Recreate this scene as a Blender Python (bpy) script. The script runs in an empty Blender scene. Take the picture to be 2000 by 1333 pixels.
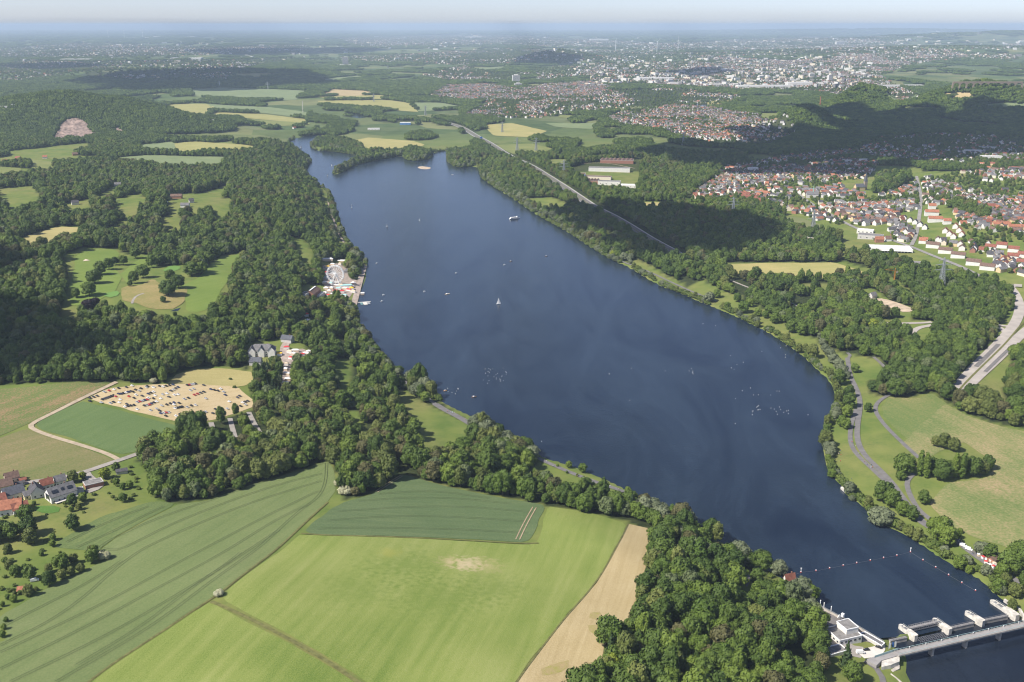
import bpy, bmesh, math, random
import numpy as np
from mathutils import Vector, Matrix, geometry as mgeo

# ------------------------------------------------------------------ camera, sky, sun, exposure
SC = bpy.context.scene
COL = SC.collection
RAD = math.radians
CAM_H = 400.0
HAZE_DENS = 4.2e-5
PITCH = RAD(17.64)
FPX = 35.0 / 36.0 * 2000.0
cam_d = bpy.data.cameras.new('camera')
cam_d.lens = 35.0; cam_d.sensor_width = 36.0; cam_d.clip_start = 1.0; cam_d.clip_end = 300000.0
cam = bpy.data.objects.new('camera', cam_d); COL.objects.link(cam)
cam.location = (0, 0, CAM_H); cam.rotation_euler = (RAD(90) - PITCH, 0, 0)
SC.camera = cam

SUN_EL = RAD(47.0)
SUN_DIR2 = np.array([-math.cos(RAD(28)), -math.sin(RAD(28))])      # horizontal direction towards the sun
world = bpy.data.worlds.new('World'); SC.world = world; world.use_nodes = True
wn = world.node_tree.nodes; wl = world.node_tree.links
sky = wn.new('ShaderNodeTexSky'); sky.sky_type = 'NISHITA'; sky.sun_disc = False
sky.sun_elevation = SUN_EL; sky.sun_rotation = math.atan2(SUN_DIR2[0], SUN_DIR2[1])
sky.altitude = 400; sky.air_density = 0.55; sky.dust_density = 0.9; sky.ozone_density = 0.0
wn['Background'].inputs['Strength'].default_value = 0.115
wbal = wn.new('ShaderNodeMix'); wbal.data_type = 'RGBA'; wbal.blend_type = 'MULTIPLY'; wbal.inputs[0].default_value = 1.0; wbal.inputs[7].default_value = (1.06, 1.01, 1.09, 1)   # white balance
wl.new(sky.outputs['Color'], wbal.inputs[6]); wl.new(wbal.outputs[2], wn['Background'].inputs['Color'])
sun_d = bpy.data.lights.new('sun', 'SUN'); sun_d.energy = 5.0; sun_d.angle = RAD(0.53); sun_d.color = (1.0, 0.95, 0.87)
sun = bpy.data.objects.new('sun', sun_d); COL.objects.link(sun)
sv = Vector((SUN_DIR2[0] * math.cos(SUN_EL), SUN_DIR2[1] * math.cos(SUN_EL), math.sin(SUN_EL)))
sun.rotation_euler = sv.to_track_quat('Z', 'Y').to_euler(); sun.location = (0, 0, 3000)
SC.view_settings.view_transform = 'Standard'; SC.view_settings.look = 'None'
SC.view_settings.exposure = 0.5; SC.view_settings.gamma = 1.0
SC.render.engine = 'CYCLES'
cy = SC.cycles
cy.max_bounces = 4; cy.diffuse_bounces = 2; cy.glossy_bounces = 2; cy.transmission_bounces = 2
cy.volume_bounces = 0; cy.transparent_max_bounces = 4
cy.use_denoising = True
try:
    cy.denoiser = 'OPENIMAGEDENOISE'; cy.denoising_prefilter = 'ACCURATE'
except Exception:
    pass
cy.use_adaptive_sampling = False
cy.filter_width = 1.15
cy.caustics_reflective = False; cy.caustics_refractive = False

rng = np.random.default_rng(11)
random.seed(5)

# ------------------------------------------------------------------ numeric helpers
def vnoise(x, y, seed=0):
    x = np.asarray(x, float); y = np.asarray(y, float)
    xi = np.floor(x).astype(np.int64); yi = np.floor(y).astype(np.int64)
    fx = x - xi; fy = y - yi
    fx = fx * fx * (3 - 2 * fx); fy = fy * fy * (3 - 2 * fy)
    def h(a, b):
        n = (a * 374761393 + b * 668265263 + seed * 1442695041) & 0xffffffff
        n = ((n ^ (n >> 13)) * 1274126177) & 0xffffffff
        return ((n ^ (n >> 16)) & 0xffff) / 65535.0
    return (h(xi, yi) * (1 - fx) + h(xi + 1, yi) * fx) * (1 - fy) + (h(xi, yi + 1) * (1 - fx) + h(xi + 1, yi + 1) * fx) * fy

def fbm(x, y, seed=0, oct=3):
    s = 0; a = 1; t = 0
    for o in range(oct):
        s = s + a * vnoise(x * 2 ** o, y * 2 ** o, seed + 17 * o); t += a; a *= 0.5
    return s / t

def pip(P, poly):
    """points in polygon"""
    P = np.asarray(P, float); poly = np.asarray(poly, float)
    ins = np.zeros(len(P), bool)
    lo = poly.min(0); hi = poly.max(0)
    k = np.where((P[:, 0] >= lo[0]) & (P[:, 0] <= hi[0]) & (P[:, 1] >= lo[1]) & (P[:, 1] <= hi[1]))[0]
    if len(k) == 0: return ins
    x = P[k, 0]; y = P[k, 1]; r = np.zeros(len(k), bool)
    n = len(poly)
    for i in range(n):
        x1, y1 = poly[i]; x2, y2 = poly[(i + 1) % n]
        if y1 == y2: continue
        c = ((y1 > y) != (y2 > y)) & (x < (x2 - x1) * (y - y1) / (y2 - y1) + x1)
        r ^= c
    ins[k] = r
    return ins

def seg_dist(P, line, closed=True):
    P = np.asarray(P, float); L = np.asarray(line, float)
    d = np.full(len(P), 1e18); n = len(L)
    for i in range(n if closed else n - 1):
        a = L[i]; b = L[(i + 1) % n]; ab = b - a
        q = max(float(ab @ ab), 1e-9)
        t = np.clip(((P - a) @ ab) / q, 0, 1)
        e = P - (a + t[:, None] * ab)
        d = np.minimum(d, (e * e).sum(1))
    return np.sqrt(d)

def sstep(x, a, b):
    t = np.clip((x - a) / (b - a), 0, 1); return t * t * (3 - 2 * t)

CP, SP = math.cos(PITCH), math.sin(PITCH)
def pix_dir(px, py):
    u = (np.asarray(px, float) - 1000.0) / FPX; v = (np.asarray(py, float) - 666.5) / FPX
    return np.stack([u, CP - v * SP, -SP - v * CP], -1)
def P0(px, py, z=0.0):
    """ground point at height z that the photograph shows at this pixel"""
    d = pix_dir(px, py); t = (z - CAM_H) / d[..., 2]
    return np.stack([d[..., 0] * t, d[..., 1] * t], -1)
def proj(X, Y, Z):
    dz = np.asarray(Z, float) - CAM_H
    depth = Y * CP - dz * SP
    return 1000 + FPX * X / depth, 666.5 - FPX * (Y * SP + dz * CP) / depth
def smooth_line(pts, closed=False, step=None, it=2):
    """Chaikin smoothing"""
    p = np.asarray(pts, float)
    for _ in range(it):
        q = np.roll(p, -1, 0) if closed else p[1:]
        a = p if closed else p[:-1]
        r = np.empty((2 * len(a), 2)); r[0::2] = .75 * a + .25 * q; r[1::2] = .25 * a + .75 * q
        p = r if closed else np.vstack([p[:1], r, p[-1:]])
    return p
def resample(p, step):
    p = np.asarray(p, float); d = np.r_[0, np.cumsum(np.hypot(*np.diff(p, axis=0).T))]
    n = max(2, int(d[-1] / step) + 1); t = np.linspace(0, d[-1], n)
    return np.stack([np.interp(t, d, p[:, 0]), np.interp(t, d, p[:, 1])], -1)

# ------------------------------------------------------------------ lake outline
LAKE_L = [(626,263),(577,270),(563,280),(574,292),(592,305),(611,313),(597,330),(603,350),(640,371),(651,392),(662,430),(672,458),(687,483),
 (718,511),(716,537),(706,570),(697,609),(702,637),(741,686),(769,723),(825,743),(846,772),(874,791),(923,814),(965,832),(1000,862),(1045,884),
 (1061,894),(1111,908),(1182,936),(1232,961),(1299,994),(1355,1028),(1415,1062),(1470,1095),(1520,1125),(1548,1146),(1591,1177),(1635,1202),(1672,1222),(1727,1256)]
WEIR_L = (1727,1256); WEIR_R = (1985,1196)
LAKE_R = [(2000,1204),(1963,1176),(1935,1155),(1917,1134),(1875,1113),(1832,1088),(1797,1063),(1761,1042),(1726,1027),(1697,1011),(1683,986),
 (1658,974),(1644,953),(1632,937),(1616,918),(1609,882),(1604,871),(1608,837),(1622,809),(1632,788),(1629,771),(1622,746),(1597,725),(1566,694),
 (1524,666),(1496,648),(1464,633),(1433,617),(1384,598),(1336,577),(1280,556),(1227,522),(1196,510),(1157,487),(1105,452),(1063,430),(1028,408),
 (1000,388),(965,367),(940,350),(936,336),(930,325),(891,329),(870,315),(877,294),(846,298),(841,311),(814,316),(790,313),(785,304),(741,313),
 (695,323),(660,342),(648,341),(654,336),(671,326),(695,316),(697,304),(650,297),(615,295),(604,284),(615,274),(654,268)]
RIVER = [(1727,1256),(1758,1279),(1756,1309),(1768,1333),(1840,1420),(2300,1420),(2300,1190),(2060,1215),(1985,1196)]
lake_w = smooth_line(P0(*np.array(LAKE_L + [WEIR_R] + LAKE_R, float).T), True, it=1)
river_w = P0(*np.array(RIVER, float).T)
water_polys = [lake_w, river_w]
CREEK = [(672,221),(700,224),(718,229),(705,232),(680,228)]
POND2 = [(1355,205),(1388,203),(1425,206),(1428,210),(1390,211),(1358,210)]
POND = [(437-55,604),(455-100,608),(358,603),(345,606),(330,609),(340,610)]

# ------------------------------------------------------------------ terrain heights
HC = [(-100,1333,46),(0,1333,46),(500,1333,48),(1000,1333,44),(1200,1250,38),(430,1160,42),(600,1040,30),(750,940,20),(650,920,21),(1050,1000,16),
 (1250,1040,20),(200,1060,32),(50,1000,31),(100,900,30),(350,880,25),(250,780,28),(0,780,35),(450,740,22),(1350,1200,30),(1450,1300,22),(1500,1190,10),
 (1400,1110,12),(1640,1330,5),(1560,1250,8),(560,800,12),(700,800,6),(850,840,3),(1000,900,4),(1150,950,4),(880,930,14),
 (150,700,52),(100,560,62),(300,560,60),(420,520,60),(440,600,46),(480,560,52),(490,650,28),(560,560,16),(600,620,6),(600,480,14),(520,430,52),
 (545,350,58),(545,295,46),(573,330,22),(595,390,8),(350,400,60),(200,400,60),(50,400,62),(0,500,64),(300,310,46),(450,295,44),(150,330,50),(0,330,56),
 (-200,600,64),(-200,900,40),(620,560,4),(640,640,4),
 (1700,750,4),(1900,900,4),(1980,1000,5),(1500,600,4),(1600,650,4),(1100,400,4),(1000,300,4),(1250,480,4),(1850,700,6),(1950,720,8),(1990,620,10),
 (1600,450,12),(1800,500,18),(1950,520,28),(1900,400,42),(1990,450,46),(1700,380,22),(1500,400,12),(1400,330,10),(1950,330,46),(1600,300,16),
 (1500,540,6),(1700,560,8),(1850,590,10),(900,260,5),(750,280,4),(700,240,5),(600,250,8),(1100,260,8),(1300,240,20),(1500,200,12),(1200,200,24),
 (900,180,28),(600,190,30),(400,210,30),(200,180,40),(0,200,45),(0,120,40),(400,120,35),(800,120,35),(1200,130,35),(1600,140,30),(1900,140,45),(2100,200,50),
 (2200,500,50),(2200,900,8),(0,80,40),(1000,80,40),(2000,80,60)]
hc = np.array(HC, float)
hc_xy = np.array([P0(a, b, c) for a, b, c in HC]); hc_h = hc[:, 2]
HILLS = [(190,250,400,230,88),(60,255,300,220,52),(300,262,240,180,36),(1570,250,100,110,76),(1690,214,135,140,108),(1790,226,200,180,18),(1885,226,220,180,98),(1990,226,220,190,52),
 (1100,122,420,520,105),(1900,112,2600,1600,110),(2050,84,4000,2500,190),(1750,66,6000,5000,170),(1450,64,3000,4000,60),(520,150,700,600,30),(150,150,900,700,30),(440,352,0,0,0)]
def shore_parts(poly):
    ws = P0(*np.array([WEIR_L, WEIR_R], float).T); near_w = seg_dist(poly, ws, False) < 6.0; out = []; cur = []
    n = len(poly)
    for i in range(n + 1):
        a_, b_ = i % n, (i + 1) % n
        cur.append(poly[a_])
        if near_w[a_] and near_w[b_]: out.append(np.array(cur)); cur = []
    out.append(np.array(cur)); return [c for c in out if len(c) > 1]
SHORE = shore_parts(lake_w) + shore_parts(river_w)
def water_sd(P):
    d = np.full(len(P), 1e9)
    for s in SHORE: d = np.minimum(d, seg_dist(P, s, False))
    return np.where(pip(P, lake_w) | pip(P, river_w), -d, d)
def height_raw(x, y):
    P = np.stack([x, y], -1)
    num = np.zeros(len(x)); den = np.zeros(len(x))
    s = 40 + 0.03 * np.maximum(y, 0)
    for (cx, cy_), h in zip(hc_xy, hc_h):
        w = 1.0 / ((x - cx) ** 2 + (y - cy_) ** 2 + s * s) ** 1.6
        num += w * h; den += w
    z = num / den
    z = z + (fbm(x / 260, y / 260, 3, 3) - .5) * np.clip(z * .25, 0, 9)
    for px, py, sx, sy, h in HILLS:
        if h == 0: continue
        c = P0(px, py, 20)
        z = z + h * np.exp(-((x - c[0]) / sx) ** 2 - ((y - c[1]) / sy) ** 2) * (0.8 + 0.4 * fbm(x / sx * 2, y / sy * 2, 8, 2))
    near = (y < 7000)
    d = np.full(len(x), 1e5)
    ins = np.zeros(len(x), bool)
    k = np.where(near)[0]
    d[k] = water_sd(P[k])
    bank = 1.3 * sstep(d, 0, 7) + 0.8 * sstep(d, 5, 40)
    out = bank + np.maximum(z - 1, 0.5) * sstep(d, 6, 110)
    inn = -4.0 * sstep(-d, 0, 10)
    return np.where(d < 0, inn, out)

YS = np.concatenate([np.linspace(60, 380, 40)[:-1], 380 * np.exp(np.linspace(0, math.log(250000 / 380.), 800))])
NU = 330
US = np.linspace(-1, 1, NU)
def xspan(y): return 0.72 * y + 350.0
gy = np.repeat(YS, NU); gx = np.tile(US, len(YS)) * xspan(gy)
gz = height_raw(gx, gy)
GZ = gz.reshape(len(YS), NU)
def H(x, y):
    x = np.atleast_1d(np.asarray(x, float)); y = np.atleast_1d(np.asarray(y, float))
    fi = np.interp(y, YS, np.arange(len(YS))); i = np.clip(fi.astype(int), 0, len(YS) - 2); fy = fi - i
    u = np.clip((x / xspan(y) + 1) / 2 * (NU - 1), 0, NU - 1.001); j = u.astype(int); fx = u - j
    return (GZ[i, j] * (1 - fx) + GZ[i, j + 1] * fx) * (1 - fy) + (GZ[i + 1, j] * (1 - fx) + GZ[i + 1, j + 1] * fx) * fy
def H1(x, y): return float(H(x, y)[0])
def W(px, py):
    """pixel(s) of the photograph -> ground position on the terrain, array (n,2)"""
    px = np.atleast_1d(np.asarray(px, float)); py = np.atleast_1d(np.asarray(py, float))
    d = pix_dir(px, py)
    tmax = np.where(d[:, 2] < -1e-4, (-6 - CAM_H) / np.minimum(d[:, 2], -1e-4), 120000)
    tmax = np.minimum(tmax, 120000)
    n = 160
    fr = np.linspace(0.45, 1.0, n)
    T = tmax[:, None] * fr[None]
    X = d[:, 0:1] * T; Y = d[:, 1:2] * T; Z = CAM_H + d[:, 2:3] * T
    hh = H(X.ravel(), Y.ravel()).reshape(X.shape)
    below = Z <= np.maximum(hh, 0)
    k = np.where(below.any(1), below.argmax(1), n - 1); k = np.maximum(k, 1)
    a = T[np.arange(len(k)), k - 1]; b = T[np.arange(len(k)), k]
    for _ in range(18):
        m = (a + b) / 2
        x = d[:, 0] * m; y = d[:, 1] * m; z = CAM_H + d[:, 2] * m
        bl = z <= np.maximum(H(x, y), 0)
        b = np.where(bl, m, b); a = np.where(bl, a, m)
    return np.stack([d[:, 0] * b, d[:, 1] * b], -1)
def Wl(pts): return W(*np.array(pts, float).T)
def W1(px, py): return W(px, py)[0]

# ------------------------------------------------------------------ objects and materials
def setp(o, label=None, cat=None, group=None, kind=None):
    if label: o['label'] = label
    if cat: o['category'] = cat
    if group: o['group'] = group
    if kind: o['kind'] = kind
    return o
def mesh_from(name, V, F, mats=(), mi=None, smooth=False):
    me = bpy.data.meshes.new(name)
    me.from_pydata([tuple(v) for v in V] if not isinstance(V, list) else V, [], F if isinstance(F, list) else [tuple(f) for f in F])
    for m in mats: me.materials.append(m)
    if mi is not None: me.polygons.foreach_set('material_index', np.asarray(mi, np.int32))
    if smooth: me.polygons.foreach_set('use_smooth', np.ones(len(me.polygons), bool))
    me.update()
    return me
def link(name, me, parent=None, loc=None):
    o = bpy.data.objects.new(name, me); COL.objects.link(o)
    if parent is not None: o.parent = parent
    if loc is not None: o.location = loc
    return o
def empty(name, loc=(0, 0, 0), rz=0.0):
    o = bpy.data.objects.new(name, None); COL.objects.link(o); o.location = loc; o.rotation_euler = (0, 0, rz); o.empty_display_size = 1
    return o

MATS = {}
def nmat(name):
    m = bpy.data.materials.new(name); m.use_nodes = True; MATS[name] = m
    b = m.node_tree.nodes['Principled BSDF']; b.inputs['Specular IOR Level'].default_value = 0.2
    b.inputs['Roughness'].default_value = 0.85
    return m, m.node_tree.nodes, m.node_tree.links, b
def pmat(name, col, rough=0.8, var=0.18, scale=0.6, col2=None, metal=0.0, spec=0.2):
    """procedural paint: the colour broken up by two noises (dirt, wear)"""
    if name in MATS: return MATS[name]
    m, n, l, b = nmat(name)
    b.inputs['Roughness'].default_value = rough; b.inputs['Metallic'].default_value = metal
    b.inputs['Specular IOR Level'].default_value = spec
    tc = n.new('ShaderNodeNewGeometry')
    t = n.new('ShaderNodeTexNoise'); t.inputs['Scale'].default_value = scale; t.inputs['Detail'].default_value = 5
    l.new(tc.outputs['Position'], t.inputs['Vector'])
    r = n.new('ShaderNodeValToRGB')
    c2 = col2 or tuple(c * (1 - var) for c in col)
    c1 = tuple(min(1, c * (1 + var * .5)) for c in col)
    r.color_ramp.elements[0].position = .32; r.color_ramp.elements[1].position = .68
    r.color_ramp.elements[0].color = (*c2, 1); r.color_ramp.elements[1].color = (*c1, 1)
    l.new(t.outputs['Fac'], r.inputs['Fac']); l.new(r.outputs['Color'], b.inputs['Base Color'])
    return m
def field_mat(name, cols, ang=0.0, s_long=0.012, s_cross=0.12, fine=0.7, patch=0.02, rough=0.9, mixv=0.5, spot=None, lo=.36, hi=.64):
    """crop or grass: large patches, streaks along the working direction, fine mottling"""
    if name in MATS: return MATS[name]
    m, n, l, b = nmat(name); b.inputs['Roughness'].default_value = rough; b.inputs['Specular IOR Level'].default_value = 0.1
    g = n.new('ShaderNodeNewGeometry')
    mp = n.new('ShaderNodeMapping'); mp.inputs['Rotation'].default_value = (0, 0, -ang); mp.inputs['Scale'].default_value = (s_long, s_cross, 0.0)
    mp.vector_type = 'POINT'
    vr = n.new('ShaderNodeVectorRotate'); vr.rotation_type = 'Z_AXIS'; vr.inputs['Angle'].default_value = -ang
    l.new(g.outputs['Position'], vr.inputs['Vector'])
    sc = n.new('ShaderNodeVectorMath'); sc.operation = 'MULTIPLY'; sc.inputs[1].default_value = (s_long, s_cross, 0)
    l.new(vr.outputs[0], sc.inputs[0])
    t1 = n.new('ShaderNodeTexNoise'); t1.inputs['Scale'].default_value = 1.0; t1.inputs['Detail'].default_value = 6; t1.inputs['Roughness'].default_value = .6
    l.new(sc.outputs[0], t1.inputs['Vector'])
    t2 = n.new('ShaderNodeTexNoise'); t2.inputs['Scale'].default_value = patch; t2.inputs['Detail'].default_value = 4
    l.new(g.outputs['Position'], t2.inputs['Vector'])
    t3 = n.new('ShaderNodeTexNoise'); t3.inputs['Scale'].default_value = fine; t3.inputs['Detail'].default_value = 4
    l.new(g.outputs['Position'], t3.inputs['Vector'])
    a = n.new('ShaderNodeMix'); a.data_type = 'FLOAT'; a.inputs[0].default_value = mixv
    l.new(t1.outputs['Fac'], a.inputs[2]); l.new(t2.outputs['Fac'], a.inputs[3])
    a2 = n.new('ShaderNodeMix'); a2.data_type = 'FLOAT'; a2.inputs[0].default_value = .36
    l.new(a.outputs[0], a2.inputs[2]); l.new(t3.outputs['Fac'], a2.inputs[3])
    r = n.new('ShaderNodeValToRGB'); els = r.color_ramp.elements
    k = len(cols)
    pos = np.linspace(lo, hi, k)
    els[0].position = pos[0]; els[0].color = (*cols[0], 1); els[1].position = pos[-1]; els[1].color = (*cols[-1], 1)
    for i in range(1, k - 1):
        e = els.new(pos[i]); e.color = (*cols[i], 1)
    l.new(a2.outputs[0], r.inputs['Fac']); colr = r.outputs['Color']
    for (sx_, sy_, rad_, strg, scol) in (spot or []):     # worn bare soil with ragged edges
        vs = n.new('ShaderNodeVectorMath'); vs.operation = 'SUBTRACT'; vs.inputs[1].default_value = (sx_, sy_, 0); l.new(g.outputs['Position'], vs.inputs[0])
        vm = n.new('ShaderNodeVectorMath'); vm.operation = 'MULTIPLY'; vm.inputs[1].default_value = (1 / rad_, 1 / rad_, 0); l.new(vs.outputs[0], vm.inputs[0])
        le = n.new('ShaderNodeVectorMath'); le.operation = 'LENGTH'; l.new(vm.outputs[0], le.inputs[0])
        tn = n.new('ShaderNodeTexNoise'); tn.inputs['Scale'].default_value = .25; tn.inputs['Detail'].default_value = 6; l.new(g.outputs['Position'], tn.inputs['Vector'])
        sb = n.new('ShaderNodeMath'); sb.operation = 'MULTIPLY_ADD'; sb.inputs[1].default_value = 2.4; sb.inputs[2].default_value = -.55; l.new(tn.outputs['Fac'], sb.inputs[0])
        s2 = n.new('ShaderNodeMath'); s2.operation = 'SUBTRACT'; l.new(sb.outputs[0], s2.inputs[0]); l.new(le.outputs['Value'], s2.inputs[1])
        mr = n.new('ShaderNodeMapRange'); mr.inputs['From Min'].default_value = -.25; mr.inputs['From Max'].default_value = .5; mr.inputs['To Max'].default_value = strg; l.new(s2.outputs[0], mr.inputs['Value'])
        mx = n.new('ShaderNodeMix'); mx.data_type = 'RGBA'; l.new(mr.outputs[0], mx.inputs[0]); l.new(colr, mx.inputs[6]); mx.inputs[7].default_value = (*scol, 1); colr = mx.outputs[2]
    l.new(colr, b.inputs['Base Color'])
    bp = n.new('ShaderNodeBump'); bp.inputs['Strength'].default_value = .35; bp.inputs['Distance'].default_value = .6
    l.new(t3.outputs['Fac'], bp.inputs['Height']); l.new(bp.outputs['Normal'], b.inputs['Normal'])
    return m
def foliage_mat(name, c_dark, c_light, transl=0.18, patch=None):
    m, n, l, b = nmat(name); b.inputs['Roughness'].default_value = .6; b.inputs['Specular IOR Level'].default_value = .25
    oi = n.new('ShaderNodeObjectInfo')
    g = n.new('ShaderNodeNewGeometry')
    t = n.new('ShaderNodeTexNoise'); t.inputs['Scale'].default_value = .45; t.inputs['Detail'].default_value = 3
    l.new(g.outputs['Position'], t.inputs['Vector'])
    t2 = n.new('ShaderNodeTexNoise'); t2.inputs['Scale'].default_value = .011; t2.inputs['Detail'].default_value = 2
    l.new(oi.outputs['Location'], t2.inputs['Vector'])
    s = n.new('ShaderNodeMath'); s.operation = 'MULTIPLY_ADD'; s.inputs[1].default_value = .55
    l.new(oi.outputs['Random'], s.inputs[0])
    s2 = n.new('ShaderNodeMath'); s2.operation = 'MULTIPLY'; s2.inputs[1].default_value = .28; l.new(t.outputs['Fac'], s2.inputs[0])
    s3 = n.new('ShaderNodeMath'); s3.operation = 'MULTIPLY_ADD'; s3.inputs[1].default_value = .45; l.new(t2.outputs['Fac'], s3.inputs[0]); l.new(s2.outputs[0], s3.inputs[2])
    s4 = n.new('ShaderNodeMath'); s4.operation = 'SUBTRACT'; s4.inputs[1].default_value = .12; l.new(s3.outputs[0], s4.inputs[0])
    l.new(s4.outputs[0], s.inputs[2])
    r = n.new('ShaderNodeValToRGB'); r.color_ramp.elements[0].color = (*c_dark, 1); r.color_ramp.elements[1].color = (*c_light, 1)
    r.color_ramp.elements[0].position = .1; r.color_ramp.elements[1].position = .95
    l.new(s.outputs[0], r.inputs['Fac']); l.new(r.outputs['Color'], b.inputs['Base Color'])
    tr = n.new('ShaderNodeBsdfTranslucent'); l.new(r.outputs['Color'], tr.inputs['Color'])
    mx = n.new('ShaderNodeMixShader'); mx.inputs[0].default_value = transl
    l.new(b.outputs[0], mx.inputs[1]); l.new(tr.outputs[0], mx.inputs[2]); l.new(mx.outputs[0], n['Material Output'].inputs['Surface'])
    return m

# ground: meadow near by, a patchwork of fields, woods' floor and gardens far off
def ground_mat():
    m, n, l, b = nmat('ground_turf'); b.inputs['Roughness'].default_value = .92; b.inputs['Specular IOR Level'].default_value = .1
    g = n.new('ShaderNodeNewGeometry'); P = g.outputs['Position']
    def noise(sc, det=4, seed=0):
        t = n.new('ShaderNodeTexNoise'); t.inputs['Scale'].default_value = sc; t.inputs['Detail'].default_value = det
        l.new(P, t.inputs['Vector']); return t.outputs['Fac']
    def ramp(f, cols, lo=.35, hi=.65):
        r = n.new('ShaderNodeValToRGB'); e = r.color_ramp.elements; ps = np.linspace(lo, hi, len(cols))
        e[0].position = ps[0]; e[0].color = (*cols[0], 1); e[1].position = ps[-1]; e[1].color = (*cols[-1], 1)
        for i in range(1, len(cols) - 1):
            x = e.new(ps[i]); x.color = (*cols[i], 1)
        l.new(f, r.inputs['Fac']); return r.outputs['Color']
    def mix(f, a, c, v=None):
        x = n.new('ShaderNodeMix'); x.data_type = 'RGBA'
        if v is not None: x.inputs[0].default_value = v
        else: l.new(f, x.inputs[0])
        l.new(a, x.inputs[6]); l.new(c, x.inputs[7]); return x.outputs[2]
    near = mix(noise(.35), ramp(noise(.012), [(.095,.145,.03),(.145,.185,.042),(.20,.205,.062),(.24,.20,.085)], .3, .72), ramp(noise(.05), [(.08,.13,.028),(.17,.195,.052)]))
    vo = n.new('ShaderNodeTexVoronoi'); vo.voronoi_dimensions = '2D'; vo.inputs['Scale'].default_value = .0042; l.new(P, vo.inputs['Vector'])
    sp = n.new('ShaderNodeSeparateColor'); l.new(vo.outputs['Color'], sp.inputs[0])
    far = ramp(sp.outputs[0], [(.06,.10,.03),(.10,.15,.04),(.18,.22,.07),(.11,.15,.045),(.30,.29,.12),(.22,.23,.10),(.08,.12,.035)], 0.05, .95)
    far = mix(noise(.004), far, ramp(noise(.02), [(.04,.065,.025),(.09,.12,.05)]))
    at = n.new('ShaderNodeAttribute'); at.attribute_name = 'farland'; at.attribute_type = 'GEOMETRY'
    c = mix(at.outputs['Fac'], near, far)
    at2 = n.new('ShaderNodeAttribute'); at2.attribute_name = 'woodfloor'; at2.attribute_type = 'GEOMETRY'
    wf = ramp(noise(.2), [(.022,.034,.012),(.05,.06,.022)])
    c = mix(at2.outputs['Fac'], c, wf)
    l.new(c, b.inputs['Base Color'])
    return m

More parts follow.
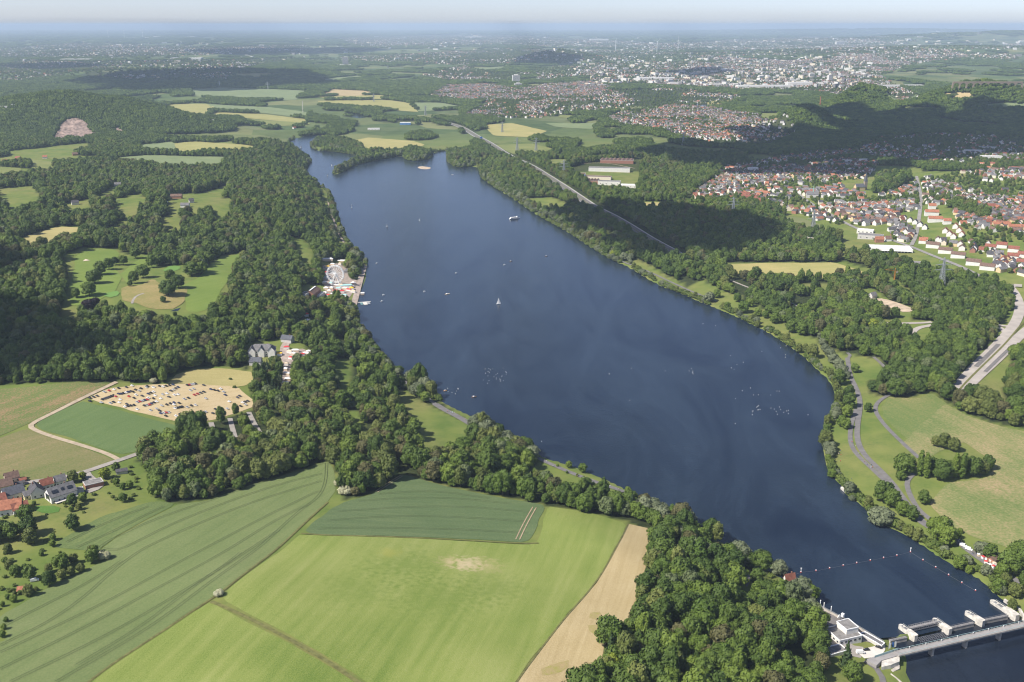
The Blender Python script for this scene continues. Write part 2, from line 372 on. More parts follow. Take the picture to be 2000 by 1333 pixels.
# ------------------------------------------------------------------ land use, traced from the photograph (pixels of the 2000 x 1333 picture, base of things)
FOREST = {
 'hillside_wood': [(566,286),(585,300),(593,312),(600,318),(594,330),(601,352),(636,374),(648,394),(658,432),(670,462),(684,486),(712,513),(712,537),(702,570),(692,609),(698,640),
   (735,690),(765,726),(818,748),(842,776),(868,792),(925,836),(962,838),(998,868),(1052,892),(1050,905),(1030,925),(1090,940),(1130,962),(1215,988),(1290,1000),(1245,1024),
   (1150,1001),(1067,987),(1005,975),(877,951),(785,926),(728,964),(674,978),(662,962),(656,915),(640,897),(603,912),(497,944),(408,976),(347,986),(302,972),(312,940),(270,900),
   (290,884),(345,864),(372,840),(430,822),(480,806),(508,790),(492,772),(500,750),(505,735),(485,722),(435,716),(380,717),(345,727),(318,750),(225,747),(110,748),(0,752),(-140,756),
   (-140,345),(0,352),(100,340),(180,322),(262,322),(340,333),(425,333),(450,305),(510,292)],
 'weir_wood': [(1225,1023),(1290,1000),(1356,1032),(1415,1066),(1468,1098),(1518,1128),(1546,1150),(1588,1182),(1598,1230),(1602,1290),(1625,1310),(1615,1390),(1100,1390),(1172,1318),(1182,1256),
   (1220,1240),(1249,1182),(1270,1075),(1283,1037)],
 'shore_wood': [(937,330),(950,322),(985,308),(1020,326),(1070,354),(1120,386),(1172,420),(1245,464),(1300,494),(1345,520),(1370,545),(1338,566),(1280,548),(1227,514),(1196,503),(1157,480),(1105,445),
   (1063,423),(1028,402),(1000,383),(965,362),(942,347)],
 'motorway_wood': [(1040,322),(1075,315),(1110,335),(1180,385),(1240,395),(1330,412),(1420,425),(1500,432),(1545,455),(1575,480),(1640,500),(1640,512),(1496,512),(1398,514),(1345,510),(1304,482),
   (1250,452),(1180,412),(1125,374),(1075,345)],
 'valley_wood': [(1345,524),(1398,520),(1443,545),(1510,548),(1580,548),(1700,545),(1715,528),(1650,512),(1650,500),(1720,505),(1800,530),(1850,535),(1960,555),(1990,585),(1968,612),(1945,640),(1940,665),(1905,700),
   (1870,745),(1920,790),(2010,812),(2060,830),(2060,850),(2000,836),(1940,826),(1885,806),(1845,782),(1812,762),(1795,776),(1745,776),(1692,768),(1700,742),(1735,736),(1720,728),(1700,708),(1650,692),(1600,668),
   (1560,645),(1480,596),(1400,562)],
 'road_wood': [(1955,720),(1990,690),(2080,640),(2080,800),(2010,800),(1950,775),(1930,750)],
 'cove_wood': [(870,302),(880,297),(930,300),(975,300),(960,316),(934,322),(892,327),(872,316)],
 'spit_wood': [(652,338),(672,327),(697,317),(720,302),(745,303),(786,300),(786,305),(742,312),(694,321),(660,340)],
 'isle_wood': [(790,308),(800,300),(843,303),(841,310),(814,315),(791,312)],
 'inlet_wood': [(612,286),(620,276),(650,272),(690,282),(715,295),(700,302),(660,296),(640,292)],
 'factory_wood': [(1255,318),(1330,300),(1420,305),(1400,345),(1345,388),(1330,400),(1240,392),(1246,372)],
 'works_wood': [(1085,318),(1110,300),(1160,298),(1255,300),(1258,310),(1150,318),(1110,328),(1108,340)],
 'meadow_wood': [(1100,366),(1150,372),(1240,378),(1240,398),(1170,390),(1120,378)],
 'edge_wood': [(1320,402),(1400,395),(1440,398),(1500,410),(1540,430),(1500,436),(1420,428),(1340,414)],
 'town_edge_wood': [(1380,405),(1440,395),(1500,405),(1540,425),(1600,445),(1640,470),(1640,500),(1575,478),(1545,453),(1500,430),(1420,422)],
 'grove_in_town': [(1705,378),(1712,346),(1770,338),(1780,352),(1755,368),(1725,378)],
 'slope_wood': [(1850,404),(1880,398),(1930,420),(1925,430),(1880,420)],
}
CLEAR = {
 'golf': [(122,500),(164,483),(238,486),(241,497),(287,497),(301,495),(292,516),(320,520),(357,518),(385,538),(397,535),(399,521),(430,500),(483,490),(490,498),(468,520),(456,556),(436,606),(404,630),(350,646),(329,640),(290,630),(262,618),
   (235,614),(182,622),(150,632),(104,640),(129,567),(122,525)],
 'hay_meadow': [(28,469),(59,458),(112,441),(171,444),(157,470),(105,486),(42,494)],
 'paddock1': [(189,376),(224,364),(240,371),(206,388)], 'paddock2': [(228,393),(270,383),(285,398),(262,412),(232,404)],
 'paddock3': [(378,384),(437,367),(430,387),(392,412),(380,404)], 'paddock4': [(410,398),(451,391),(448,412),(426,424)],
 'paddock5': [(205,438),(262,420),(268,430),(222,448)], 'paddock6': [(314,432),(350,414),(354,446),(325,448)], 'paddock7': [(0,372),(60,366),(70,378),(10,388)],
 'paddock8': [(330,388),(372,380),(375,402),(335,405)], 'paddock9':[(20,396),(70,388),(80,396),(30,408)],'paddock10':[(130,400),(170,392),(180,402),(140,412)],
 'glade1': [(658,712),(690,710),(680,740),(690,772),(664,776)],
 'lake_meadow': [(767,772),(790,758),(825,784),(867,803),(922,832),(935,860),(905,885),(818,894),(808,860),(800,826),(776,812)],
 'glade2': [(722,712),(730,712),(760,752),(750,756)], 'glade3': [(676,815),(706,812),(710,840),(724,868),(700,860)],
 'promenade_meadow': [(1022,926),(1058,908),(1111,920),(1217,957),(1240,975),(1225,982),(1147,966),(1093,962),(1065,945)],
 'bank_meadow': [(570,468),(598,478),(612,498),(606,520),(590,518)],
 'bank_strip': [(622,380),(640,384),(652,430),(668,470),(660,480),(645,440),(630,400)],
 'fair_ground': [(622,512),(690,505),(680,520),(684,545),(704,548),(716,512),(714,540),(702,570),(694,608),(672,606),(680,585),(600,590),(586,575),(596,556),(628,556)],
 'hall_yard': [(586,560),(640,556),(640,600),(590,600)],
 'villa_yard': [(480,672),(560,660),(600,676),(620,700),(600,716),(580,712),(570,768),(548,768),(552,712),(520,716),(505,742),(484,735)],
 'stall_glade': [(578,628),(612,616),(618,640),(592,656),(578,650)], 'duck_glade': [(628,620),(650,618),(652,648),(630,648)],
 'stall_glade2':[(560,648),(580,645),(584,682),(556,690)],
 'kiosk_green': [(1440,1118),(1475,1112),(1500,1130),(1545,1128),(1556,1148),(1530,1162),(1470,1168),(1445,1180),(1438,1150)],
 'weir_green': [(1600,1270),(1640,1290),(1700,1290),(1740,1310),(1740,1390),(1640,1390),(1615,1330)],
 'tan_field': [(1398,516),(1496,513),(1629,512),(1702,535),(1640,546),(1580,546),(1510,546),(1443,544)],
 'site': [(1665,572),(1700,560),(1745,590),(1800,605),(1775,625),(1720,612),(1690,600)],
 'site2': [(1540,556),(1620,552),(1620,572),(1550,574)], 'rise':[(1700,520),(1735,535),(1790,575),(1800,590),(1780,588),(1730,552)],
 'shore_glade1':[(1025,388),(1080,386),(1118,400),(1100,414),(1060,412),(1040,404)],
 'shore_path':[(1240,500),(1340,560),(1330,570),(1280,552),(1230,518)],
 'ring_meadow':[(1690,628),(1750,622),(1830,628),(1826,655),(1810,672),(1790,668),(1770,655),(1720,640)],
 'lower_green':[(1640,700),(1655,690),(1715,700),(1740,735),(1690,745),(1700,775),(1640,790)],
 'shore_lawn':[(1430,600),(1450,592),(1560,650),(1640,690),(1640,735),(1600,715),(1530,660)],
 'verge':[(1900,762),(1970,700),(1985,712),(1955,770),(2000,800),(2000,815),(1930,795)],
 'grass_paths':[(1790,676),(1870,706),(1868,712),(1790,684)],
 'sports':[(1510,420),(1560,424),(1610,440),(1620,462),(1580,458),(1530,436)],
 'yard':[(1550,462),(1596,472),(1590,482),(1545,470)],
 'motor1':[(1241,393),(1330,396),(1290,412),(1262,412)],
}
# paths and roads: (name, material, width m, pixel line, label)
ROADS = [
 ('motorway','asphalt_pale',25,[(820,229),(870,240),(905,250),(937,271),(982,297),(1021,318),(1070,347),(1122,379),(1175,414),(1252,458),(1300,485),(1322,498)]),
 ('path','concrete_old',4,[(1318,496),(1356,514),(1420,546),(1480,570),(1545,590),(1600,625)]),
 ('main_road','concrete_road',13.5,[(1996,560),(1968,558),(1984,575),(1993,600),(1986,628),(1962,660),(1930,692),(1882,742),(1862,768)]),
 ('road_median','grass_track',2.4,[(2030,612),(1997,632),(1973,662),(1943,693),(1887,747),(1868,770)]),
 ('road_lane','asphalt',5.5,[(1950,674),(1934,690),(1906,718)]),('road_lane','asphalt',4.5,[(1978,676),(1956,697),(1924,728)]),
 ('main_road','concrete_road',13.5,[(2060,600),(2008,643),(1982,666),(1954,696),(1892,752),(1872,774)]),
 ('slip_road','concrete_road',7,[(1948,636),(1985,640)]),
 ('slip_road','concrete_road',8,[(1945,637),(1965,648),(1962,664),(1946,684)]),
 ('slip_road','concrete_road',7,[(1690,630),(1740,633),(1800,632),(1820,630)]),
 ('loop_road','concrete_road',8,[(1822,636),(1795,640),(1781,650),(1784,662),(1800,672),(1840,690),(1866,700)]),
 ('path','asphalt',5.5,[(1655,700),(1657,714),(1660,735),(1676,766),(1681,793),(1674,831),(1674,862),(1686,888),(1712,913),(1742,943),(1764,975),(1790,1010),(1815,1030)]),
 ('path','asphalt',4.5,[(1672,800),(1662,830),(1659,862),(1670,887),(1713,926),(1745,957)]),
 ('path','asphalt',6,[(1788,1012),(1817,1033),(1868,1056),(1904,1086),(1965,1124),(2010,1150)]),
 ('path','asphalt',4.5,[(1750,766),(1730,775),(1712,788),(1708,803),(1722,825),(1747,852),(1795,896)]),
 ('path','asphalt',4.5,[(1785,926),(1771,939),(1772,957),(1786,985),(1796,1000),(1826,1022)]),
 ('path','asphalt',4,[(1657,700),(1662,694),(1655,690)]),
 ('path','asphalt',4,[(1706,698),(1722,712),(1742,733)]),
 ('path','asphalt',4,[(1196,505),(1260,528),(1310,552),(1345,568),(1400,590)]),
 ('promenade','asphalt',5.5,[(1050,895),(1063,902),(1111,923),(1164,943),(1217,960),(1244,975),(1285,992)]),
 ('promenade','asphalt',8,[(850,790),(867,801),(895,815),(920,830)]),
 ('promenade','asphalt',5,[(769,735),(800,752),(850,790)]),
 ('promenade','fair_paving',9,[(712,520),(706,540),(698,570),(690,600)]),
 ('promenade','fair_paving',4,[(640,392),(648,420),(662,460),(684,492),(704,510),(712,520)]),
 ('fair_street','fair_paving',9,[(556,765),(560,735),(562,705),(552,685),(560,670)]),
 ('street','concrete_old',6,[(-40,966),(28,946),(110,936),(160,925),(215,906),(265,889),(292,878),(340,862)]),
 ('dirt_track','dirt_track',5,[(228,747),(205,758),(160,779),(100,809),(60,829),(59,837),(92,851),(160,871),(212,888),(230,898)]),
 ('yard_drive','concrete_old',7,[(168,925),(178,938),(200,945),(190,955),(170,962)]),
 ('field_track','grass_track',3,[(412,1176),(432,1183),(532,1230),(690,1326),(770,1385)]),
 ('field_edge','grass_track',1.8,[(640,982),(576,1042),(441,1153),(402,1177),(228,1291),(165,1340)]),('field_edge','grass_track',1.2,[(1227,1024),(1210,1060),(1166,1137),(1110,1200),(1042,1286),(980,1380)]),('field_edge','grass_track',1.6,[(588,1043),(650,1048),(877,1053),(1034,1063),(1052,1062)]),
 ('weir_lane','asphalt',4,[(1690,1292),(1712,1306),(1722,1320),(1728,1345),(1735,1390)]),
 ('parking_lane','concrete_old',5,[(412,826),(418,845),(424,866)]),('parking_lane','concrete_old',5,[(449,818),(456,845),(466,878)]),
 ('parking_lane','concrete_old',5,[(486,806),(500,835),(518,862)]),('parking_lane','concrete_old',5,[(528,810),(545,836)]),
 ('cart_path','concrete_old',3,[(281,574),(268,578),(260,586),(258,594)]),
 ('town_street','asphalt_pale',8,[(1560,380),(1620,420),(1680,450),(1740,470),(1800,490),(1860,515),(1920,545),(1968,560)]),
 ('town_street','asphalt_pale',7,[(1790,345),(1800,380),(1796,420),(1790,460),(1780,480)]),
 ('town_street','asphalt_pale',6,[(1840,390),(1900,415),(1960,435),(2000,445)]),
 ('site_road','concrete_old',6,[(1665,565),(1680,580),(1690,592)]),
 ('cart_track','dirt_track',4,[(1100,322),(1180,318),(1240,330)]),
]
FIELDS = [   # name, pixel outline, material key
 ('wheat_field','wheat',[(638,899),(653,917),(656,959),(638,984),(575,1042),(440,1152),(401,1176),(227,1290),(100,1385),(-120,1385),(-120,1262),(0,1258),(22,1241),(0,1222),(0,1203),(53,1174),(117,1135),(213,1092),(192,1077),(230,1050),(300,1010),(350,985),(408,978),(497,946),(603,914)]),
 ('wheat_field','wheat_dark',[(106,1069),(117,1055),(199,1009),(302,979),(348,984),(298,1009),(229,1048),(189,1077)]),
 ('barley_field','barley',[(785,927),(877,952),(1005,977),(1067,988),(1033,1060),(877,1051),(650,1047),(590,1041),(640,1000),(671,981),(728,966)]),
 ('rye_field','rye',[(585,1046),(877,1055),(1035,1065),(1050,1060),(1070,990),(1150,1002),(1225,1024),(1208,1060),(1164,1137),(1108,1200),(1040,1286),(975,1385),(790,1385),(700,1322),(532,1222),(432,1170),(445,1152)]),
 ('rye_field','rye',[(408,1178),(420,1182),(520,1233),(690,1332),(755,1385),(105,1385),(230,1291),(300,1245)]),
 ('stubble_field','stubble',[(1228,1024),(1281,1036),(1268,1073),(1248,1161),(1246,1183),(1218,1238),(1182,1255),(1178,1286),(1171,1317),(1110,1385),(980,1385),(1043,1286),(1111,1200),(1167,1137),(1211,1060)]),
 ('clover_field','clover',[(160,785),(230,801),(370,839),(340,864),(282,880),(232,889),(205,880),(120,850),(80,840),(68,830),(85,815)]),
 ('parking_meadow','parking',[(170,779),(210,760),(257,754),(327,751),(385,750),(465,757),(490,780),(507,790),(475,803),(425,819),(370,831),(250,801)]),
 ('hay_field','hay',[(328,749),(345,731),(385,721),(440,720),(490,727),(500,738),(485,753),(465,757),(385,751)]),
 ('fallow_field','fallow',[(-120,770),(0,760),(100,752),(212,747),(200,757),(156,777),(98,806),(52,829),(0,852),(-120,890)]),
 ('fallow_field','fallow2',[(-120,900),(0,856),(52,838),(92,855),(160,875),(222,900),(150,926),(80,938),(0,946),(-120,965)]),
 ('river_meadow','meadow_worn',[(1760,870),(1800,830),(1845,790),(1890,812),(1950,832),(2080,860),(2080,1100),(1985,1075),(1900,1050),(1850,1022),(1815,985),(1850,945),(1930,935),(1945,905),(1880,862),(1800,900)]),
 ('sports_meadow','meadow_green',[(1735,775),(1790,780),(1822,768),(1850,792),(1890,815),(1940,880),(1870,862),(1800,880),(1760,850),(1725,815),(1722,795)]),
 ('hay_field','hay2',[(1400,517),(1496,514),(1628,513),(1698,535),(1640,544),(1580,544),(1510,544),(1443,542)]),
 ('golf_fairway','fairway',[(352,560),(385,545),(400,530),(430,505),(480,493),(462,518),(446,550),(420,592),(395,610),(365,612),(362,590)]),
 ('golf_fairway','fairway',[(135,560),(150,500),(170,487),(225,488),(235,497),(215,520),(240,540),(225,570),(190,590),(140,600)]),
 ('golf_fairway','fairway',[(236,535),(262,512),(285,500),(298,500),(272,525),(262,545),(250,560)]),
 ('golf_rough','rough',[(236,565),(250,558),(270,560),(300,545),(318,560),(345,570),(368,560),(360,590),(340,606),(290,604),(262,590),(240,590)]),
 ('golf_green','green',[(318,527),(338,519),(352,521),(350,528),(335,532),(320,532)]),
 ('golf_green','green',[(205,575),(225,568),(238,574),(225,582),(208,583)]),
 ('meadow','hay',[(30,470),(60,459),(112,443),(169,446),(155,468),(105,484),(44,490)]),
 ('crop_field','pale_crop',[(189,313),(280,304),(445,307),(430,332),(336,331),(262,323)]),
 ('crop_field','yellow_crop',[(340,281),(360,278),(385,277),(511,288),(504,298),(420,299),(345,296)]),
 ('crop_field','pale_crop',[(270,284),(340,276),(343,296),(282,299)]),
 ('meadow','meadow_light',[(56,312),(108,317),(104,333),(63,342)]),('meadow','meadow_light',[(-60,326),(42,329),(45,347),(-60,356)]),
 ('crop_field','yellow_crop',[(329,205),(402,203),(420,210),(400,230),(385,231),(353,224)]),
 ('crop_field','pale_crop',[(404,204),(525,210),(602,220),(605,232),(520,222),(422,218)]),
 ('crop_field','yellow_crop',[(420,220),(520,224),(605,234),(590,240),(465,230),(404,230)]),
 ('crop_field','meadow_light',[(470,232),(600,240),(609,243),(525,248),(480,240)]),
 ('crop_field','pale_crop',[(368,175),(437,171),(605,178),(577,196),(483,196),(378,189)]),
 ('crop_field','stubble',[(650,175),(713,178),(740,184),(700,188),(622,188)]),
 ('crop_field','yellow_crop',[(620,190),(740,186),(786,192),(720,195),(650,195)]),
 ('crop_field','yellow_crop',[(620,198),(760,196),(800,202),(818,220),(720,212),(630,205)]),
 ('crop_field','pale_crop',[(802,201),(860,201),(916,211),(818,219)]),
 ('crop_field','pale_crop',[(-60,186),(115,185),(108,194),(-60,194)]),
 ('crop_field','yellow_crop',[(400,146),(530,144),(560,148),(480,152)]),('crop_field','pale_crop',[(620,156),(700,148),(712,152),(650,160)]),
 ('meadow','hay2',[(685,276),(720,269),(808,276),(832,284),(790,296),(716,300)]),
 ('meadow','hay2',[(944,245),(1000,241),(1070,257),(1035,269),(965,266)]),
 ('meadow','meadow_light',[(968,284),(1035,281),(1098,294),(1056,304),(1000,301)]),
 ('meadow','meadow_light',[(1136,306),(1245,298),(1238,309),(1154,314)]),('meadow','meadow_light',[(1070,312),(1115,312),(1105,333),(1073,330)]),
 ('crop_field','pale_crop',[(1063,241),(1175,241),(1154,253),(1087,249)]),('crop_field','pale_crop',[(1245,210),(1294,208),(1280,216),(1250,216)]),
 ('hay_field','hay',[(1241,396),(1329,397),(1290,409),(1262,409)]),
 ('crop_field','yellow_crop',[(930,106),(1005,101),(1040,104),(990,110)]),('crop_field','pale_crop',[(905,135),(990,130),(985,136),(930,140)]),
 ('crop_field','pale_crop',[(1727,188),(1792,184),(1798,196),(1760,202)]),('crop_field','stubble',[(1834,186),(1895,181),(1906,195),(1865,194)]),
 ('crop_field','pale_crop',[(1920,205),(2060,206),(2060,215),(1960,213)]),('meadow','meadow_light',[(1740,212),(1800,210),(1850,214),(1770,219)]),
 ('meadow','hay2',[(1382,198),(1430,197),(1425,204),(1380,205)]),('meadow','meadow_light',[(1480,222),(1526,221),(1520,232),(1490,236)]),
 ('meadow','hay2',[(1635,235),(1700,240),(1690,244),(1640,242)]),('meadow','meadow_light',[(1085,225),(1150,226),(1140,231),(1095,231)]),
 ('meadow','sports_turf',[(1512,424),(1556,424),(1608,442),(1600,455),(1560,446)]),
 ('sand_yard','dirt_pale',[(1690,583),(1730,584),(1790,605),(1768,612),(1735,600),(1700,592)]),
 ('sand_yard','dirt_pale',[(1712,560),(1745,556),(1752,566),(1720,572)]),
 ('fair_yard','fair_paving',[(630,520),(668,514),(680,516),(684,545),(700,548),(694,562),(682,584),(640,580),(632,560)]),
 ('villa_court','fair_paving',[(548,688),(585,680),(606,688),(600,706),(560,712),(550,705)]),
 ('stall_yard','fair_paving',[(580,632),(606,622),(612,640),(590,652)]),
 ('duck_pond','pond_algae',[(632,622),(648,620),(646,634),(634,634)]),
 ('pond','pond_water',[(331,609),(345,604),(357,600),(352,608),(340,611)]),
 ('pond','pond_water',[(634,636),(646,635),(646,642),(636,643)]),
 ('creek','pond_water',CREEK),('pond','pond_water',POND2),
 ('lawn','lawn',[(67,990),(100,988),(122,993),(112,1004),(78,1003),(68,998)]),
 ('quay','quay_paving',[(1593,1180),(1634,1204),(1671,1224),(1724,1256),(1712,1262),(1690,1250),(1660,1262),(1612,1250),(1603,1215)]),
 ('court','concrete_light',[(1684,1268),(1712,1262),(1727,1256),(1728,1278),(1690,1292),(1672,1282)]),
 ('yard','concrete_old',[(1605,1222),(1628,1232),(1662,1262),(1690,1262),(1686,1290),(1640,1275),(1612,1262)]),
 ('kiosk_path','asphalt',[(1450,1130),(1458,1118),(1468,1120),(1464,1140),(1456,1148)]),
]
BUNKERS = [(311,530,9),(337,537,10),(346,528,8),(392,543,12),(437,537,12),(173,493,14),(204,490,12),(168,509,18),(236,577,9),(210,571,12),(194,578,14),(184,583,10),(348,610,6)]
CARPARK = None
WOODLINES = []
F_W = {k: Wl(v) for k, v in FOREST.items()}
def _scl(v, s):
    c = np.mean(v, 0); return [tuple(c + (np.array(q) - c) * s) for q in v]
for k_ in list(CLEAR):
    if k_.startswith('paddock') or k_.startswith('glade') or k_.startswith('bank_'): CLEAR[k_] = _scl(CLEAR[k_], 1.35)
C_W = {k: Wl([(x_, y_ + (15 if k.startswith('paddock') and y_ > sum(q[1] for q in v) / len(v) else 0)) for x_, y_ in v]) for k, v in CLEAR.items()}
FIELD_W = [(n, m, Wl(p)) for n, m, p in FIELDS]
ROAD_W = [(n, m, w, resample(smooth_line(Wl(p)), 8.0 if w < 20 else 20.0)) for n, m, w, p in ROADS]

TOWNS = {  # outline, spacing m, share kept, size, white share
 'hillside town': ([(1500,400),(1560,378),(1650,362),(1700,388),(1760,372),(1800,350),(1860,340),(1930,335),(2040,330),(2040,560),(1950,532),(1890,520),(1830,500),(1700,470),(1630,440),(1560,420)],15.5,.95),
 'shaded town': ([(1340,385),(1380,350),(1470,335),(1560,325),(1650,312),(1720,320),(1690,350),(1640,362),(1560,376),(1500,398),(1440,392),(1400,398)],17,.85),
 'upper shaded town': ([(1640,300),(1720,270),(1850,262),(2040,270),(2040,330),(1930,333),(1860,325),(1760,322),(1700,310)],24,.5),
 'factory edge town': ([(1250,330),(1330,318),(1400,330),(1500,312),(1640,292),(1700,300),(1560,325),(1470,338),(1385,352),(1340,388),(1290,372)],20,.7),
 'valley farms': ([(1150,178),(1330,174),(1460,190),(1400,206),(1240,212),(1090,226),(1060,214)],30,.7),
 'upper hamlet': ([(1300,206),(1500,232),(1560,262),(1500,290),(1380,285),(1300,262)],26,.6),
 'orchard hamlet': ([(1180,232),(1240,214),(1320,206),(1400,212),(1480,225),(1500,238),(1460,248),(1480,262),(1420,275),(1330,268),(1280,256),(1200,246)],19,.85),
 'red roof village': ([(840,186),(870,168),(960,165),(1010,175),(1070,165),(1150,160),(1200,170),(1150,195),(1060,215),(1040,232),(900,228),(960,200),(860,196)],20,.9),
 'valley hamlets': ([(960,215),(1080,205),(1140,215),(1060,232),(940,232)],30,.45),
 'far town': ([(1130,140),(1300,125),(1420,112),(1560,118),(1700,105),(1860,100),(1900,112),(1780,125),(1720,150),(1880,175),(1600,182),(1330,170),(1160,165)],28,.7),
 'far right slope': ([(1600,100),(1750,95),(1990,108),(1990,118),(1800,112),(1640,112)],45,.45),
 'far left town': ([(0,128),(60,118),(150,122),(230,135),(140,150),(0,160)],40,.5),
 'left village': ([(350,150),(440,140),(470,150),(400,160)],36,.5),
 'ridge village': ([(820,150),(900,128),(960,140),(1050,145),(990,158),(880,160)],32,.45),
 'horizon town': ([(650,75),(900,68),(1000,70),(1300,85),(1600,72),(1800,80),(1500,100),(1200,95),(1000,90),(700,92)],75,.6),
 'horizon town left': ([(0,95),(150,85),(400,92),(600,88),(620,100),(300,112),(0,115)],75,.45),
 'wide plain': ([(600,118),(900,100),(1100,96),(1500,104),(2000,84),(2000,96),(1700,104),(1450,112),(1150,122),(900,128)],62,.5),
 'left plain': ([(0,160),(120,150),(330,160),(560,120),(600,112),(420,118),(200,120),(0,128)],75,.4),
 'mid band': ([(880,105),(960,95),(1050,98),(1120,122),(960,118)],60,.4),
 'valley edge houses': ([(1040,135),(1150,125),(1350,120),(1330,145),(1150,150),(1050,160)],40,.4),
}
TOWN_W = {k: (Wl(p), s, q) for k, (p, s, q) in TOWNS.items()}

def road_clear(P, extra=3.0):
    ok = np.ones(len(P), bool)
    for n, m, w, line in ROAD_W:
        lo = line.min(0) - 30; hi = line.max(0) + 30
        k = np.where((P > lo).all(1) & (P < hi).all(1))[0]
        if len(k) == 0: continue
        d = seg_dist(P[k], line, False); ok[k[d < w / 2 + extra + (11 if n == 'motorway' and extra >= 2 else 4 if n == 'parking_lane' else 0)]] = False
    return ok
def in_any(P, polys):
    r = np.zeros(len(P), bool)
    for p in polys: r |= pip(P, p)
    return r
def dist_water(P):
    d = np.full(len(P), 1e4)
    k = np.where(P[:, 1] < 7000)[0]
    d[k] = water_sd(P[k])
    return d
def near_zone(P):
    z = H(P[:, 0], P[:, 1]); px, py = proj(P[:, 0], P[:, 1], z)
    lim = np.where(px < 560, 330, np.where(px < 930, 325, 335))
    return py > lim, px, py
def far_wood(P):
    x, y = P[:, 0], P[:, 1]
    n1 = fbm(x / 900, y / 1300, 21, 3); n2 = fbm(x / 170, y / 230, 5, 2)
    px, py = proj(x, y, H(x, y))
    thr = np.where(px < 620, .43, np.where(px > 1500, .45, .46)) - .10 * ((px > 900) & (py > 215) & (py < 345))
    hill = np.zeros(len(P), bool)
    for hx, hy, sx, sy, h in HILLS[:8]:
        if h == 0: continue
        c = P0(hx, hy, 20); hill |= ((x - c[0]) / sx) ** 2 + ((y - c[1]) / sy) ** 2 < 1.5
    c = P0(1100, 122, 20); hill |= ((x - c[0]) / 420) ** 2 + ((y - c[1]) / 520) ** 2 < 1.6
    thr = thr + .085 * sstep(y, 5500, 9000)
    return ((n1 * .55 + n2 * .45) > thr) | hill

# ------------------------------------------------------------------ terrain mesh
V = np.stack([gx, gy, gz], -1)
ny = len(YS)
idx = np.arange(ny * NU).reshape(ny, NU)
Fq = np.stack([idx[:-1, :-1], idx[:-1, 1:], idx[1:, 1:], idx[1:, :-1]], -1).reshape(-1, 4)
gme = bpy.data.meshes.new('ground')
gme.vertices.add(len(V)); gme.vertices.foreach_set('co', V.ravel().astype(np.float32))
gme.loops.add(Fq.size); gme.loops.foreach_set('vertex_index', Fq.ravel().astype(np.int32))
gme.polygons.add(len(Fq)); gme.polygons.foreach_set('loop_start', np.arange(0, Fq.size, 4, dtype=np.int32))
gme.polygons.foreach_set('use_smooth', np.ones(len(Fq), bool))
gme.update(calc_edges=True)
GP = np.stack([gx, gy], -1)
nz, gpx, gpy = near_zone(GP)
farland = sstep(gy, 3000, 3900).astype(np.float32)
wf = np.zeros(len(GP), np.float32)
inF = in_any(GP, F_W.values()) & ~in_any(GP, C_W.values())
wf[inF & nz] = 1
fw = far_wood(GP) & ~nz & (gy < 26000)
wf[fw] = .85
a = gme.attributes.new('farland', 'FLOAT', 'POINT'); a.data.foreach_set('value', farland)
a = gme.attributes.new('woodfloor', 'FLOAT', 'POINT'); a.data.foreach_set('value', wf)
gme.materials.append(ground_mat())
setp(link('ground', gme), 'rolling green land with meadows reaching out to the horizon', kind='structure')

